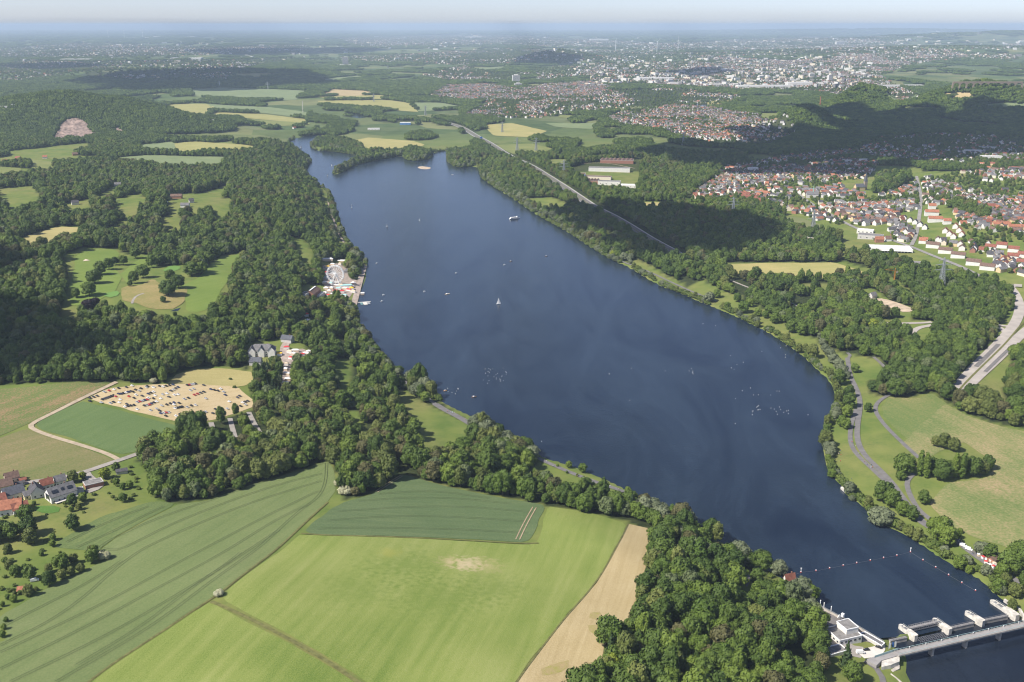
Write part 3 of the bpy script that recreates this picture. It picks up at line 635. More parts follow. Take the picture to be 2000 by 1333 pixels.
# ------------------------------------------------------------------ water
def water_mat(name, base, rough, bump, spec=.5):
    m, n, l, b = nmat(name); b.inputs['Roughness'].default_value = rough; b.inputs['Specular IOR Level'].default_value = spec
    b.inputs['IOR'].default_value = 1.33
    g = n.new('ShaderNodeNewGeometry')
    t0 = n.new('ShaderNodeTexNoise'); t0.inputs['Scale'].default_value = .006; t0.inputs['Detail'].default_value = 6; t0.inputs['Distortion'].default_value = 1.2
    l.new(g.outputs['Position'], t0.inputs['Vector'])
    r = n.new('ShaderNodeValToRGB'); r.color_ramp.elements[0].position = .4; r.color_ramp.elements[1].position = .68
    r.color_ramp.elements[0].color = (*base, 1); r.color_ramp.elements[1].color = (base[0] * 1.7 + .002, base[1] * 1.5 + .002, base[2] * 1.25, 1)
    l.new(t0.outputs['Fac'], r.inputs['Fac']); l.new(r.outputs['Color'], b.inputs['Base Color'])
    rr = n.new('ShaderNodeMapRange'); rr.inputs['To Min'].default_value = rough * .8; rr.inputs['To Max'].default_value = rough * 1.35
    l.new(t0.outputs['Fac'], rr.inputs['Value']); l.new(rr.outputs[0], b.inputs['Roughness'])
    ws = n.new('ShaderNodeVectorMath'); ws.operation = 'MULTIPLY'; ws.inputs[1].default_value = (.011, .0028, 0); l.new(g.outputs['Position'], ws.inputs[0])
    tw = n.new('ShaderNodeTexNoise'); tw.inputs['Scale'].default_value = 1.0; tw.inputs['Detail'].default_value = 7; tw.inputs['Distortion'].default_value = 1.8; tw.inputs['Roughness'].default_value = .62; l.new(ws.outputs[0], tw.inputs['Vector'])
    rw = n.new('ShaderNodeMapRange'); rw.inputs['From Min'].default_value = .35; rw.inputs['From Max'].default_value = .75; l.new(tw.outputs['Fac'], rw.inputs['Value'])
    mxw = n.new('ShaderNodeMix'); mxw.data_type = 'RGBA'; l.new(rw.outputs[0], mxw.inputs[0]); l.new(r.outputs['Color'], mxw.inputs[6]); mxw.inputs[7].default_value = (base[0] * 2.4 + .010, base[1] * 2.1 + .013, base[2] * 1.6 + .018, 1); l.new(mxw.outputs[2], b.inputs['Base Color'])
    ra = n.new('ShaderNodeMath'); ra.operation = 'MULTIPLY_ADD'; ra.inputs[1].default_value = .05; l.new(rw.outputs[0], ra.inputs[0]); l.new(rr.outputs[0], ra.inputs[2]); l.new(ra.outputs[0], b.inputs['Roughness'])
    t = n.new('ShaderNodeTexNoise'); t.inputs['Scale'].default_value = .35; t.inputs['Detail'].default_value = 5; t.inputs['Roughness'].default_value = .65
    l.new(g.outputs['Position'], t.inputs['Vector'])
    bp = n.new('ShaderNodeBump'); bp.inputs['Strength'].default_value = bump; bp.inputs['Distance'].default_value = .5
    l.new(t.outputs['Fac'], bp.inputs['Height']); l.new(bp.outputs['Normal'], b.inputs['Normal'])
    return m
water_mat('lake_water', (.0050, .0110, .0245), .15, .40)
water_mat('river_water', (.004, .007, .015), .18, .25)
def grow(poly, d):
    """push an outline outwards (it is later cut by the banks)"""
    p = np.asarray(poly); t = np.roll(p, -1, 0) - np.roll(p, 1, 0); nrm = np.stack([t[:, 1], -t[:, 0]], -1); nrm /= np.maximum(np.linalg.norm(nrm, axis=1), 1e-6)[:, None]
    area = 0.5 * np.sum(p[:, 0] * np.roll(p[:, 1], -1) - np.roll(p[:, 0], -1) * p[:, 1])
    return p + nrm * (d if area > 0 else -d)
def flat_poly(name, pts, z, mat, label):
    tri = mgeo.delaunay_2d_cdt([Vector(p) for p in pts], [], [list(range(len(pts)))], 1, 1e-4)
    me = mesh_from(name, [(v.x, v.y, z) for v in tri[0]], [tuple(f) for f in tri[2]], [MATS[mat]])
    if me.polygons and me.polygons[0].normal.z < 0: me.flip_normals()
    return setp(link(name, me), label, kind='structure')
wl_, wr_ = P0(*WEIR_L), P0(*WEIR_R)
lw = grow(lake_w, 5)
kw = seg_dist(lake_w, np.array([wl_, wr_]), False) < 9; lw[kw] = lake_w[kw]
flat_poly('lake_water', lw, 0.0, 'lake_water', 'long dark blue reservoir lake')
# tail water below the weir
flat_poly('river_water', river_w + 0, -1.6, 'river_water', 'dark river water below the weir and bridge')

# ------------------------------------------------------------------ field and road sheets
def ang_px(a, b):
    p = Wl([a, b]); d = p[1] - p[0]; return math.atan2(d[1], d[0])
A_RYE = ang_px((700,1200),(900,960)); A_WHEAT = ang_px((100,1250),(560,960)); A_BAR = ang_px((640,1030),(1040,1045))
field_mat('wheat', [(.115,.155,.054),(.145,.182,.068),(.175,.205,.084)], A_WHEAT, .006, .15)
field_mat('wheat_dark', [(.085,.125,.042),(.110,.15,.052),(.15,.185,.066)], A_WHEAT, .008, .2)
field_mat('barley', [(.080,.120,.050),(.100,.140,.060),(.130,.168,.074)], A_BAR, .006, .22)
field_mat('rye', [(.115,.172,.032),(.162,.212,.046),(.212,.250,.066),(.255,.280,.092)], A_RYE, .006, .11, 1.4, .010, lo=.37, hi=.62, spot=[(*W1(790,1105), 38., .55, (.115,.175,.030)), (*W1(860,1170), 45., .5, (.125,.180,.034)), (*W1(700,1150), 34., .4, (.12,.178,.032)), (*W1(960,1150), 34., .45, (.12,.175,.032)), (*W1(760,1080), 12., .5, (.30,.29,.07)), (*W1(912,1102), 15., .85, (.47,.38,.24)), (*W1(880,1098), 13., .6, (.40,.33,.17)), (*W1(950,1106), 17., .45, (.38,.32,.16))])
field_mat('stubble', [(.32,.25,.12),(.40,.315,.165),(.46,.375,.215)], A_RYE, .01, .3, 1.0, .02)
field_mat('clover', [(.090,.140,.046),(.108,.160,.056),(.135,.185,.068)], A_WHEAT, .01, .12)
field_mat('parking', [(.36,.275,.145),(.46,.36,.20),(.50,.40,.24),(.38,.33,.15)], ang_px((250,770),(470,740)), .012, .2)
field_mat('hay', [(.28,.25,.095),(.36,.31,.13),(.42,.36,.17)], .3, .012, .25)
field_mat('hay2', [(.26,.26,.095),(.33,.30,.115),(.42,.35,.15)], .2, .012, .2)
field_mat('fallow', [(.20,.12,.055),(.16,.15,.055),(.11,.16,.045),(.22,.17,.08),(.30,.2,.11)], ang_px((0,830),(180,760)), .005, .05, .6, .009)
field_mat('fallow2', [(.095,.145,.040),(.15,.16,.058),(.19,.175,.075),(.25,.2,.1)], ang_px((0,900),(180,850)), .006, .06, .6, .01)
field_mat('meadow_worn', [(.11,.155,.045),(.16,.19,.065),(.26,.23,.105),(.36,.27,.155)], ang_px((1830,960),(1990,1060)), .006, .10, .5, .012, mixv=.65)
field_mat('meadow_green', [(.10,.15,.042),(.13,.172,.052),(.18,.19,.068),(.30,.24,.115)], ang_px((1780,830),(1860,880)), .006, .08, .5, .012, mixv=.6)
field_mat('meadow_light', [(.13,.17,.05),(.18,.2,.065),(.25,.25,.09)], .4)
field_mat('pale_crop', [(.14,.185,.085),(.18,.22,.105),(.22,.26,.125)], .1)
field_mat('yellow_crop', [(.24,.24,.085),(.30,.285,.105),(.36,.33,.13)], .1)
field_mat('sports_turf', [(.13,.16,.06),(.2,.2,.09)], .4)
field_mat('fairway', [(.125,.185,.038),(.155,.215,.046),(.195,.24,.058)], 1.0, .01, .25)
field_mat('rough', [(.18,.185,.055),(.26,.22,.085),(.36,.27,.125)], .5, .02, .05, .4, .02)
field_mat('green', [(.12,.23,.05),(.15,.26,.07)], .4)
field_mat('lawn', [(.07,.15,.03),(.10,.185,.04)], .4)
pmat('sand', (.68,.56,.42), .9, .12, .3)
pmat('asphalt', (.17,.16,.155), .85, .2, .2); pmat('asphalt_pale', (.27,.255,.235), .85, .2, .08); pmat('concrete_road', (.40,.36,.32), .85, .16, .08)
pmat('concrete_old', (.33,.30,.265), .9, .2, .15); pmat('concrete_light', (.62,.58,.52), .85, .12, .2); pmat('fair_paving', (.38,.31,.26), .9, .3, .25)
pmat('quay_paving', (.20,.185,.175), .85, .15, .3); pmat('dirt_track', (.42,.34,.24), .95, .2, .2); pmat('dirt_pale', (.5,.4,.29), .95, .3, .12)
pmat('grass_track', (.15,.15,.05), .95, .3, .3); pmat('track_dark', (.085,.105,.045), .95, .3, .3); pmat('track_soil', (.36,.28,.18), .95, .3, .4)
pmat('pond_water', (.02,.03,.035), .15, .3, .05, spec=.5); pmat('pond_algae', (.28,.30,.04), .7, .3, .1)
pmat('white_line', (.75,.75,.72), .7, .05, .5)
def off(y, base=.05): return base + .00022 * np.asarray(y)
def tri_sheet(poly, spacing, lift, hfn=None):
    poly = np.asarray(poly, float)
    b = resample(np.vstack([poly, poly[:1]]), spacing)[:-1]
    lo = b.min(0); hi = b.max(0)
    xs = np.arange(lo[0], hi[0], spacing); ys = np.arange(lo[1], hi[1], spacing)
    g = np.stack(np.meshgrid(xs, ys), -1).reshape(-1, 2)
    g = g[pip(g, b)]
    if len(g): g = g[seg_dist(g, b) > spacing * .45]
    pts = [Vector(p) for p in b] + [Vector(p) for p in g]
    r = mgeo.delaunay_2d_cdt(pts, [], [list(range(len(b)))], 1, 1e-3)
    v = np.array([(q.x, q.y) for q in r[0]])
    z = H(v[:, 0], v[:, 1]) + lift
    fs = [tuple(f) for f in r[2]]
    return np.column_stack([v, z]), fs
LABEL_F = {}
def sheet(name, poly, mat, label, lift=0.0, parent=None, wob=True):
    poly = np.asarray(poly); d = float(poly[:, 1].mean())
    sp = max(7.0, .0085 * d)
    p = resample(np.vstack([poly, poly[:1]]), sp)[:-1]
    if wob:   # uneven natural edge
        k = np.arange(len(p)); a = min(2.0, .0012 * d)
        p = p + np.stack([(vnoise(p[:, 0] / 14, p[:, 1] / 14, 3) - .5), (vnoise(p[:, 0] / 14, p[:, 1] / 14, 9) - .5)], -1) * 2 * a
    V, F = tri_sheet(p, sp, float(off(d)) + lift)
    me = mesh_from(name, V, F, [MATS[mat]], smooth=True)
    if len(me.polygons) and sum(q.normal.z for q in me.polygons) < 0: me.flip_normals()
    o = link(name, me, parent)
    if parent is None: setp(o, label, kind='structure')
    return o
def strip_mesh(name, line, width, mat, lift, n=3):
    L = np.asarray(line); t = np.gradient(L, axis=0); t /= np.maximum(np.linalg.norm(t, axis=1), 1e-6)[:, None]
    nr = np.stack([-t[:, 1], t[:, 0]], -1)
    V = []; cols = np.linspace(-.5, .5, n)
    zc = H(L[:, 0], L[:, 1])
    A = []
    for c in cols:
        q = L + nr * (c * width); A.append(q)
    Z = np.max([H(q[:, 0], q[:, 1]) for q in A], 0) * .5 + .5 * zc
    lf = lift + off(L[:, 1])
    V = np.stack([np.column_stack([q, np.maximum(H(q[:, 0], q[:, 1]), Z - .4) + lf]) for q in A], 1).reshape(-1, 3)
    F = []
    for i in range(len(L) - 1):
        for j in range(n - 1):
            a = i * n + j; F.append((a, a + n, a + n + 1, a + 1))
    me = mesh_from(name, V, F, [mat], smooth=True)
    if len(me.polygons) and me.polygons[0].normal.z < 0: me.flip_normals()
    return me
FLAB = {'wheat':'large grey green wheat field with curving wheel tracks','wheat_dark':'narrow darker green strip of crop beside the orchard','barley':'blue green grain field below the wooded belt',
 'rye':'bright yellow green grain field','stubble':'tan bare strip of field','clover':'smooth green field inside the bend of the dirt track','parking':'mown tan meadow full of parked cars'}
fields = {}
for i, (n, m, p) in enumerate(FIELD_W):
    lab = FLAB.get(m, n.replace('_', ' ') + ' seen among the woods')
    water = m.startswith('pond')
    o = sheet(n, p, m, lab, lift=(.25 if n in ('golf_green','golf_rough') else .12 if m in ('quay_paving','concrete_light','asphalt') else .02 * (i % 3)))
    fields.setdefault(m, o)
for px, py, w in BUNKERS:
    c = W1(px, py); s = w / (FPX / math.hypot(c[1], CAM_H)) * .5
    t = np.linspace(0, 2 * math.pi, 14)[:-1]
    rr = s * (1 + .35 * np.sin(2 * t + px) * .6 + .2 * np.sin(3 * t + py))
    sheet('sand_bunker', c + np.stack([rr * np.cos(t) * 1.1, rr * np.sin(t) * 1.25], -1), 'sand', 'pale sand bunker on the golf course', lift=.45, wob=False)
for n, m, w, line in ROAD_W:
    o = link(n, strip_mesh(n, line, w, MATS[m], .75 if n in ('road_median', 'road_lane') else .30 if w < 10 else .5, 3 if w < 10 else 5))
    setp(o, n.replace('_', ' ') + ' surface', kind='structure')
    if n == 'motorway':
        link('median_strip', strip_mesh('median_strip', line, 2.6, MATS['grass_track'], .85, 2), o)
        for s in (-1, 1):
            t = np.gradient(line, axis=0); t /= np.linalg.norm(t, axis=1)[:, None]; nr = np.stack([-t[:, 1], t[:, 0]], -1)
            link('verge_line', strip_mesh('verge_line', line + nr * s * 11.6, 1.2, MATS['white_line'], .85, 2), o)
            link('lane_asphalt', strip_mesh('lane_asphalt', line + nr * s * 5.6, 7.0, MATS['asphalt'], .7, 2), o)  # darker asphalt surface of each carriageway
flat_poly('sandbar', smooth_line(P0(*np.array([(814,328),(820,325),(832,326),(843,328),(838,331),(824,331)], float).T), True), .12, 'dirt_pale', 'small tan sandbar in the upper lake')
# wheel tracks (tramlines) in the crops
TRACKS = {
 'wheat': [[(0,1228),(100,1176),(170,1140),(238,1096)],[(192,1074),(205,1060),(300,1016),(420,975),(520,938),(634,905)],[(200,1072),(225,1077),(255,1066),(340,1022),(480,968),(560,942),(630,926)],[(0,1262),(120,1205),(245,1090),(340,1044),(470,990),(560,960),(628,940)],
   [(0,1275),(60,1248),(180,1190),(330,1110),(470,1035),(560,990),(615,962),(630,960)],[(0,1308),(120,1250),(260,1175),(400,1102),(500,1040),(555,1008),(606,985)],[(20,1333),(150,1272),(300,1190),(420,1120),(500,1065),(545,1036)],
   [(110,1333),(220,1270),(330,1200),(430,1125),(500,1075),(545,1035),(590,995),(622,972),(636,945),(638,905)],[(150,1300),(260,1235),(360,1160),(440,1105),(470,1080)],[(130,1060),(200,1025),(290,990)],[(150,1070),(230,1035),(320,990)]],
 'barley': [[(640,1018),(780,1008),(900,1010),(1036,1020)],[(620,1034),(780,1032),(900,1034),(1030,1042)],[(660,1000),(800,990),(920,990),(1045,1002)],[(700,980),(800,972),(900,974),(1000,985)],[(740,966),(850,958),(960,975)]],
}
def rails(line, gap, w, mat, lift, parent, name='wheel_track'):
    L = resample(smooth_line(Wl(line)), 6.0)
    t = np.gradient(L, axis=0); t /= np.linalg.norm(t, axis=1)[:, None]; nr = np.stack([-t[:, 1], t[:, 0]], -1)
    for s in (-1, 1):
        link(name, strip_mesh(name, L + nr * s * gap / 2, w, mat, lift, 2), parent)
for k, ls in TRACKS.items():
    for l_ in ls: rails(l_, 2.1, .30 if k == 'wheat' else .22, MATS['track_dark'], .28, fields[k])
for l_ in ([(1044,992),(1025,1025),(1011,1055)],): rails(l_, 3.0, .9, MATS['track_soil'], .3, fields['barley'], 'bare_track')
rails([(785,930),(760,945),(735,962)], 2.4, .7, MATS['track_soil'], .3, fields['barley'], 'bare_track')
for a in np.linspace(0, 1, 9):
    x0, y0 = 520 + 560 * a, 1075 + 10 * a; x1, y1 = 330 + 650 * a, 1333
    if a > .05:
        pass

field_mat('bare_mix', [(.20,.22,.06),(.28,.25,.10),(.42,.33,.19),(.50,.40,.25)], A_RYE, .03, .2, 1.2, .05)
field_mat('weed_mix', [(.38,.28,.15),(.33,.27,.12),(.27,.27,.06)], A_RYE, .2, .3, 1.5, .2)
for nm_, pl_p, mt_, pr_ in (('weed_patch',[(1152,1198),(1172,1195),(1176,1206),(1160,1214),(1150,1208)],'weed_mix','stubble'),('weed_patch',[(1148,1222),(1166,1218),(1172,1234),(1164,1244),(1150,1232)],'weed_mix','stubble'),
  ('weed_patch',[(1058,1308),(1085,1296),(1112,1290),(1110,1306),(1085,1318),(1060,1322)],'weed_mix','stubble'),('weed_patch',[(1104,1215),(1114,1212),(1112,1224),(1104,1226)],'weed_mix','stubble')):
    sheet(nm_, Wl(pl_p), mt_, '', lift=.12, parent=fields[pr_])

# ------------------------------------------------------------------ tree prototypes
foliage_mat('leaf_dark', (.038,.072,.012), (.118,.172,.028)); foliage_mat('leaf_mid', (.058,.106,.014), (.165,.222,.034)); foliage_mat('leaf_olive', (.078,.104,.021), (.175,.198,.050))
foliage_mat('leaf_willow', (.11,.135,.07), (.21,.235,.13)); foliage_mat('leaf_conifer', (.018,.040,.012), (.045,.075,.022)); foliage_mat('leaf_copper', (.014,.008,.010), (.030,.016,.020), .08)
foliage_mat('leaf_yellow', (.12,.17,.014), (.24,.28,.03)); foliage_mat('blossom', (.30,.30,.16), (.60,.58,.40)); foliage_mat('leaf_bush', (.055,.095,.016), (.16,.20,.04))
pmat('bark', (.10,.075,.05), .95, .3, 2.0)
ICO = None
def ico(sub):
    bm = bmesh.new(); bmesh.ops.create_icosphere(bm, subdivisions=sub, radius=1.0)
    v = np.array([x.co[:] for x in bm.verts]); f = np.array([[q.index for q in x.verts] for x in bm.faces]); bm.free(); return v, f
ICO1 = ico(1); ICO2 = ico(2)
def crown_arrays(r, lobes, leaf, per, core=.86):
    """lobes: (cx,cy,cz,rx,ry,rz); shell of leaf clumps round lumpy cores"""
    V = []; F = []; base = 0
    for (cx, cy_, cz, rx, ry, rz) in lobes:
        v, f = ICO1
        j = 1 + (r.random(len(v)) - .5) * .28
        vv = v * j[:, None] * np.array([rx, ry, rz]) * core + np.array([cx, cy_, cz])
        V.append(vv); F += [tuple(q + base) for q in f]; base += len(vv)
        n = max(8, int(per * (rx * ry + rx * rz + ry * rz) / 3))
        d = r.normal(size=(n, 3)); d /= np.linalg.norm(d, axis=1)[:, None]
        d = d[d[:, 2] > -.65]; n = len(d)
        c = d * np.array([rx, ry, rz]) * (.92 + .18 * r.random(n))[:, None] + np.array([cx, cy_, cz])
        nn = d + r.normal(size=(n, 3)) * .27; nn /= np.linalg.norm(nn, axis=1)[:, None]
        a = np.cross(nn, r.normal(size=(n, 3))); a /= np.maximum(np.linalg.norm(a, axis=1), 1e-6)[:, None]
        b = np.cross(nn, a)
        s = leaf * (.6 + .8 * r.random(n))[:, None]
        q = np.stack([c - a * s - b * s * .7, c + a * s * .8 - b * s * .7 - nn * s * .25, c + a * s + b * s * .7, c - a * s * .7 + b * s * .8 - nn * s * .25], 1).reshape(-1, 3)
        V.append(q); F += [(base + 4 * i, base + 4 * i + 1, base + 4 * i + 2, base + 4 * i + 3) for i in range(n)]; base += 4 * n
    return np.vstack(V), F
def trunk_arrays(h, r0, lean=0, limbs=()):
    V = []; F = []; seg = 6
    def tube(p, q, ra, rb):
        b = len(V); p = np.array(p); q = np.array(q); ax = q - p; ax = ax / np.linalg.norm(ax)
        u = np.cross(ax, [0.3, 1, .1]); u /= np.linalg.norm(u); w = np.cross(ax, u)
        for c, rr in ((p, ra), (q, rb)):
            for i in range(seg):
                t = 2 * math.pi * i / seg; V.append(tuple(c + rr * (math.cos(t) * u + math.sin(t) * w)))
        for i in range(seg): F.append((b + i, b + (i + 1) % seg, b + seg + (i + 1) % seg, b + seg + i))
    tube((0, 0, -.8), (lean * .3, 0, h * .5), r0, r0 * .7); tube((lean * .3, 0, h * .5), (lean, 0, h), r0 * .7, r0 * .3)
    for (x, y, z) in limbs: tube((lean * .3, 0, h * .45), (x, y, z), r0 * .45, r0 * .15)
    return np.array(V), F
PROTO = {}     # kind -> list of (crown mesh, trunk mesh, joined mesh)
def make_proto(kind, seed, mat, shape, D, Ht, leaf=.5, per=14):
    r = np.random.default_rng(seed); lobes = []
    if shape == 'round':
        z0 = Ht * .50; n = int(r.integers(11, 16))
        lobes.append((0, 0, Ht * .50, D * .36, D * .36, Ht * .34))
        for i in range(6):
            t = 1.05 * i + r.random() * .5; lobes.append((math.cos(t) * D * .28, math.sin(t) * D * .28, Ht * (.27 + .07 * r.random()), D * (.16 + .06 * r.random()), D * (.16 + .06 * r.random()), Ht * .13))
        for i in range(n):
            t = 2.4 * i + r.random() * .8; u = (i + .5) / n
            ph = math.acos(1 - 1.25 * u); rr = D * .5
            lobes.append((math.cos(t) * math.sin(ph) * rr * .62, math.sin(t) * math.sin(ph) * rr * .62, Ht * .49 + math.cos(ph) * Ht * .31,
                          D * (.14 + .15 * r.random()), D * (.14 + .15 * r.random()), Ht * (.11 + .10 * r.random())))
    elif shape == 'poplar':
        n = 9
        for i in range(n):
            u = i / (n - 1); w = D * .5 * (.75, .92, 1, 1, 1, 1, .96, .86, .62)[i]
            lobes.append((r.normal() * D * .06, r.normal() * D * .06, Ht * (.12 + .8 * u), w, w, Ht * .11))
    elif shape == 'conifer':
        n = 7
        for i in range(n):
            u = i / (n - 1); w = D * .5 * (1.02 - .9 * u)
            lobes.append((r.normal() * .2, r.normal() * .2, Ht * (.16 + .78 * u), w, w, Ht * .10))
    elif shape == 'bush':
        for i in range(7):
            t = 2.4 * i; q = D * .3 * (i > 0)
            lobes.append((math.cos(t) * q, math.sin(t) * q, Ht * (.45 + .15 * r.random()), D * (.2 + .1 * r.random()), D * (.2 + .1 * r.random()), Ht * (.32 + .15 * r.random())))
    elif shape == 'clump':
        for i in range(13):
            a = r.random() * 6.28; q = D * .5 * math.sqrt(r.random()) * .8
            h = Ht * (.72 + .28 * r.random())
            w = D * (.13 + .08 * r.random()); lobes.append((math.cos(a) * q, math.sin(a) * q, h - w * .7, w, w, w * .85))
    V1, F1 = crown_arrays(r, lobes, leaf, per)
    cm = mesh_from('crown_' + kind, V1, F1, [MATS[mat]])
    limbs = [(l[0] * .8, l[1] * .8, l[2]) for l in lobes[7:11]] if shape == 'round' else []
    V2, F2 = trunk_arrays(Ht * .6, max(.18, D * .028), r.normal() * .3, limbs)
    tm = mesh_from('trunk_' + kind, V2, F2, [MATS['bark']])
    nv = len(V1)
    jm = mesh_from('tree_' + kind, np.vstack([V1, V2]), F1 + [tuple(i + nv for i in f) for f in F2], [MATS[mat], MATS['bark']], [0] * len(F1) + [1] * len(F2))
    PROTO.setdefault(kind, []).append((cm, tm, jm, D, Ht))
for s in range(4): make_proto('dark', 100 + s, 'leaf_dark', 'round', 12, 15)
for s in range(3): make_proto('mid', 200 + s, 'leaf_mid', 'round', 12, 14.5)
for s in range(2): make_proto('dark', 110 + s, 'leaf_dark', 'round', 8.5, 17)
make_proto('dark', 121, 'leaf_dark', 'round', 16, 14)
make_proto('mid', 210, 'leaf_mid', 'round', 8, 15.5); make_proto('mid', 211, 'leaf_mid', 'round', 15, 13)
for s in range(2): make_proto('olive', 300 + s, 'leaf_olive', 'round', 11.5, 14.5)
make_proto('olive', 310, 'leaf_olive', 'round', 8, 15)
foliage_mat('leaf_pale', (.085,.115,.045), (.17,.205,.085)); foliage_mat('leaf_rust', (.070,.074,.026), (.145,.135,.052))
make_proto('pale', 700, 'leaf_pale', 'round', 11, 14); make_proto('rust', 701, 'leaf_rust', 'round', 11, 14.5)
for s in range(2): make_proto('willow', 400 + s, 'leaf_willow', 'round', 13, 12)
make_proto('poplar', 500, 'leaf_mid', 'poplar', 5.5, 25, .55, 12); make_proto('conifer', 501, 'leaf_conifer', 'conifer', 7, 17, .5, 10)
make_proto('copper', 502, 'leaf_copper', 'round', 13, 14); make_proto('yellow', 503, 'leaf_yellow', 'round', 10, 11)
make_proto('elder', 504, 'blossom', 'bush', 6, 4.2, .35, 26)
for s in range(2): make_proto('bush', 510 + s, 'leaf_bush', 'bush', 6, 4.4, .42, 16)
for s in range(3): make_proto('clump', 600 + s, 'leaf_dark', 'clump', 34, 15, 1.7, 1.6)
for s in range(2): make_proto('clumpm', 620 + s, 'leaf_mid', 'clump', 34, 14, 1.7, 1.6)
KINDS = list(PROTO)
pcol = bpy.data.collections.new('tree_kinds')
PIDX = {}; order = []
for k in KINDS:
    for i, pr in enumerate(PROTO[k]):
        nm = 'p%02d_%s%d' % (len(order), k, i); o = bpy.data.objects.new(nm, pr[2]); pcol.objects.link(o); PIDX[(k, i)] = len(order); order.append(nm)
def scatter_stuff(name, P, kinds, scal, zs, rot, label, cat=None):
    """one mass of trees: instances on points"""
    z = H(P[:, 0], P[:, 1]) - .2
    me = bpy.data.meshes.new(name); me.vertices.add(len(P)); me.vertices.foreach_set('co', np.column_stack([P, z]).astype(np.float32).ravel())
    for an, ty, val in (('pick', 'INT', kinds.astype(np.int32)), ('rz', 'FLOAT', rot.astype(np.float32)), ('sxy', 'FLOAT', scal.astype(np.float32)), ('szz', 'FLOAT', zs.astype(np.float32))):
        a = me.attributes.new(an, ty, 'POINT'); a.data.foreach_set('value', val)
    o = link(name, me); setp(o, label, kind='stuff')
    ng = bpy.data.node_groups.get('plant_trees')
    if ng is None:
        ng = bpy.data.node_groups.new('plant_trees', 'GeometryNodeTree')
        ng.interface.new_socket('Geometry', in_out='INPUT', socket_type='NodeSocketGeometry'); ng.interface.new_socket('Geometry', in_out='OUTPUT', socket_type='NodeSocketGeometry')
        N = ng.nodes; L = ng.links
        gi = N.new('NodeGroupInput'); go = N.new('NodeGroupOutput')
        ip = N.new('GeometryNodeInstanceOnPoints'); ci = N.new('GeometryNodeCollectionInfo'); ci.inputs['Collection'].default_value = pcol
        ci.inputs['Separate Children'].default_value = True; ci.inputs['Reset Children'].default_value = True
        def attr(nm, ty):
            x = N.new('GeometryNodeInputNamedAttribute'); x.data_type = ty; x.inputs['Name'].default_value = nm; return x.outputs['Attribute']
        L.new(gi.outputs[0], ip.inputs['Points']); L.new(ci.outputs[0], ip.inputs['Instance']); ip.inputs['Pick Instance'].default_value = True
        L.new(attr('pick', 'INT'), ip.inputs['Instance Index'])
        cr = N.new('ShaderNodeCombineXYZ'); L.new(attr('rz', 'FLOAT'), cr.inputs[2])
        er = N.new('FunctionNodeEulerToRotation'); L.new(cr.outputs[0], er.inputs[0]); L.new(er.outputs[0], ip.inputs['Rotation'])
        cs = N.new('ShaderNodeCombineXYZ'); sx = attr('sxy', 'FLOAT'); L.new(sx, cs.inputs[0]); L.new(sx, cs.inputs[1]); L.new(attr('szz', 'FLOAT'), cs.inputs[2])
        L.new(cs.outputs[0], ip.inputs['Scale']); L.new(ip.outputs[0], go.inputs[0])
    md = o.modifiers.new('plant', 'NODES'); md.node_group = ng
    return o
def jgrid(poly, s, r, jit=.42):
    lo = poly.min(0); hi = poly.max(0)
    nx = int((hi[0] - lo[0]) / s) + 1; ny_ = int((hi[1] - lo[1]) / (s * .87)) + 1
    jx, jy = np.meshgrid(np.arange(nx), np.arange(ny_))
    x = lo[0] + (jx + .5 * (jy % 2)) * s; y = lo[1] + jy * s * .87
    P = np.stack([x.ravel(), y.ravel()], -1) + (r.random((x.size, 2)) - .5) * 2 * jit * s
    return P[pip(P, poly)]
HAND = []   # (px,py,width px,kind,zone)  single trees and bushes
def hand(zone, kind, lst):
    for t in lst: HAND.append((t[0], t[1], t[2], kind if len(t) < 4 else t[3], zone))
hand('river meadow path','mid',[(1669,728,16),(1639,752,26,'dark'),(1658,777,20,'dark'),(1657,797,26,'dark'),(1654,815,22),(1643,834,20),(1652,838,20),(1695,805,17,'dark')])
hand('lake bank lawn','olive',[(1615,845,14,'mid'),(1611,873,28),(1617,903,14,'mid'),(1625,933,20,'mid'),(1619,918,10,'mid')])
hand('worn meadow bushes','olive',[(1828,872,20),(1843,876,26),(1862,882,24)])
hand('poplar clump in the meadow','dark',[(1764,926,42),(1758,938,18),(1839,938,36),(1819,928,30),(1898,930,34),(1916,927,28,'olive'),(1929,917,24),(1880,925,26),(1850,925,24)])
hand('poplar clump in the meadow','poplar',[(1796,930,13),(1808,934,13),(1863,934,13),(1877,935,15)])
hand('river path','dark',[(1803,984,25),(1722,980,34),(1742,991,32),(1762,1007,28,'mid'),(1780,1017,24),(1732,970,26)])
hand('lower lake bank','mid',[(1691,993,18),(1758,1036,18,'olive'),(1776,1050,18,'olive'),(1790,1058,18,'olive'),(1831,1053,44),(1849,1066,34),(1840,1045,36),(1865,1053,20),(1875,1042,11),(1817,1071,12),(1873,1112,28),(1892,1120,16),(1882,1100,16)])
hand('lower lake bank','willow',[(1719,1024,50),(1664,978,13),(1916,1082,30)])
hand('beer garden','dark',[(1932,1091,28),(1971,1121,46),(1997,1113,44),(1985,1095,36),(1955,1132,30,'mid'),(1949,1160,28,'mid'),(1981,1166,28,'olive'),(1976,1192,20,'olive'),(2005,1150,36),(1963,1150,26,'olive')])
hand('garden below the white houses','dark',[(144,1036,27),(56,1046,36),(52,1018,28,'mid'),(7,1044,26),(22,1054,30),(61,1063,30,'olive'),(-10,1060,34)])
hand('orchard below the white houses','mid',[(162,980,18),(142,989,20,'dark'),(155,996,13,'olive'),(140,1000,10),(241,981,16),(240,957,12),(254,953,14),(227,948,14),(205,935,22,'yellow'),(227,921,15,'dark'),(144,942,22,'olive'),(162,935,14,'yellow'),(67,987,8),(103,1068,12),(81,1086,10),(104,1056,13)])
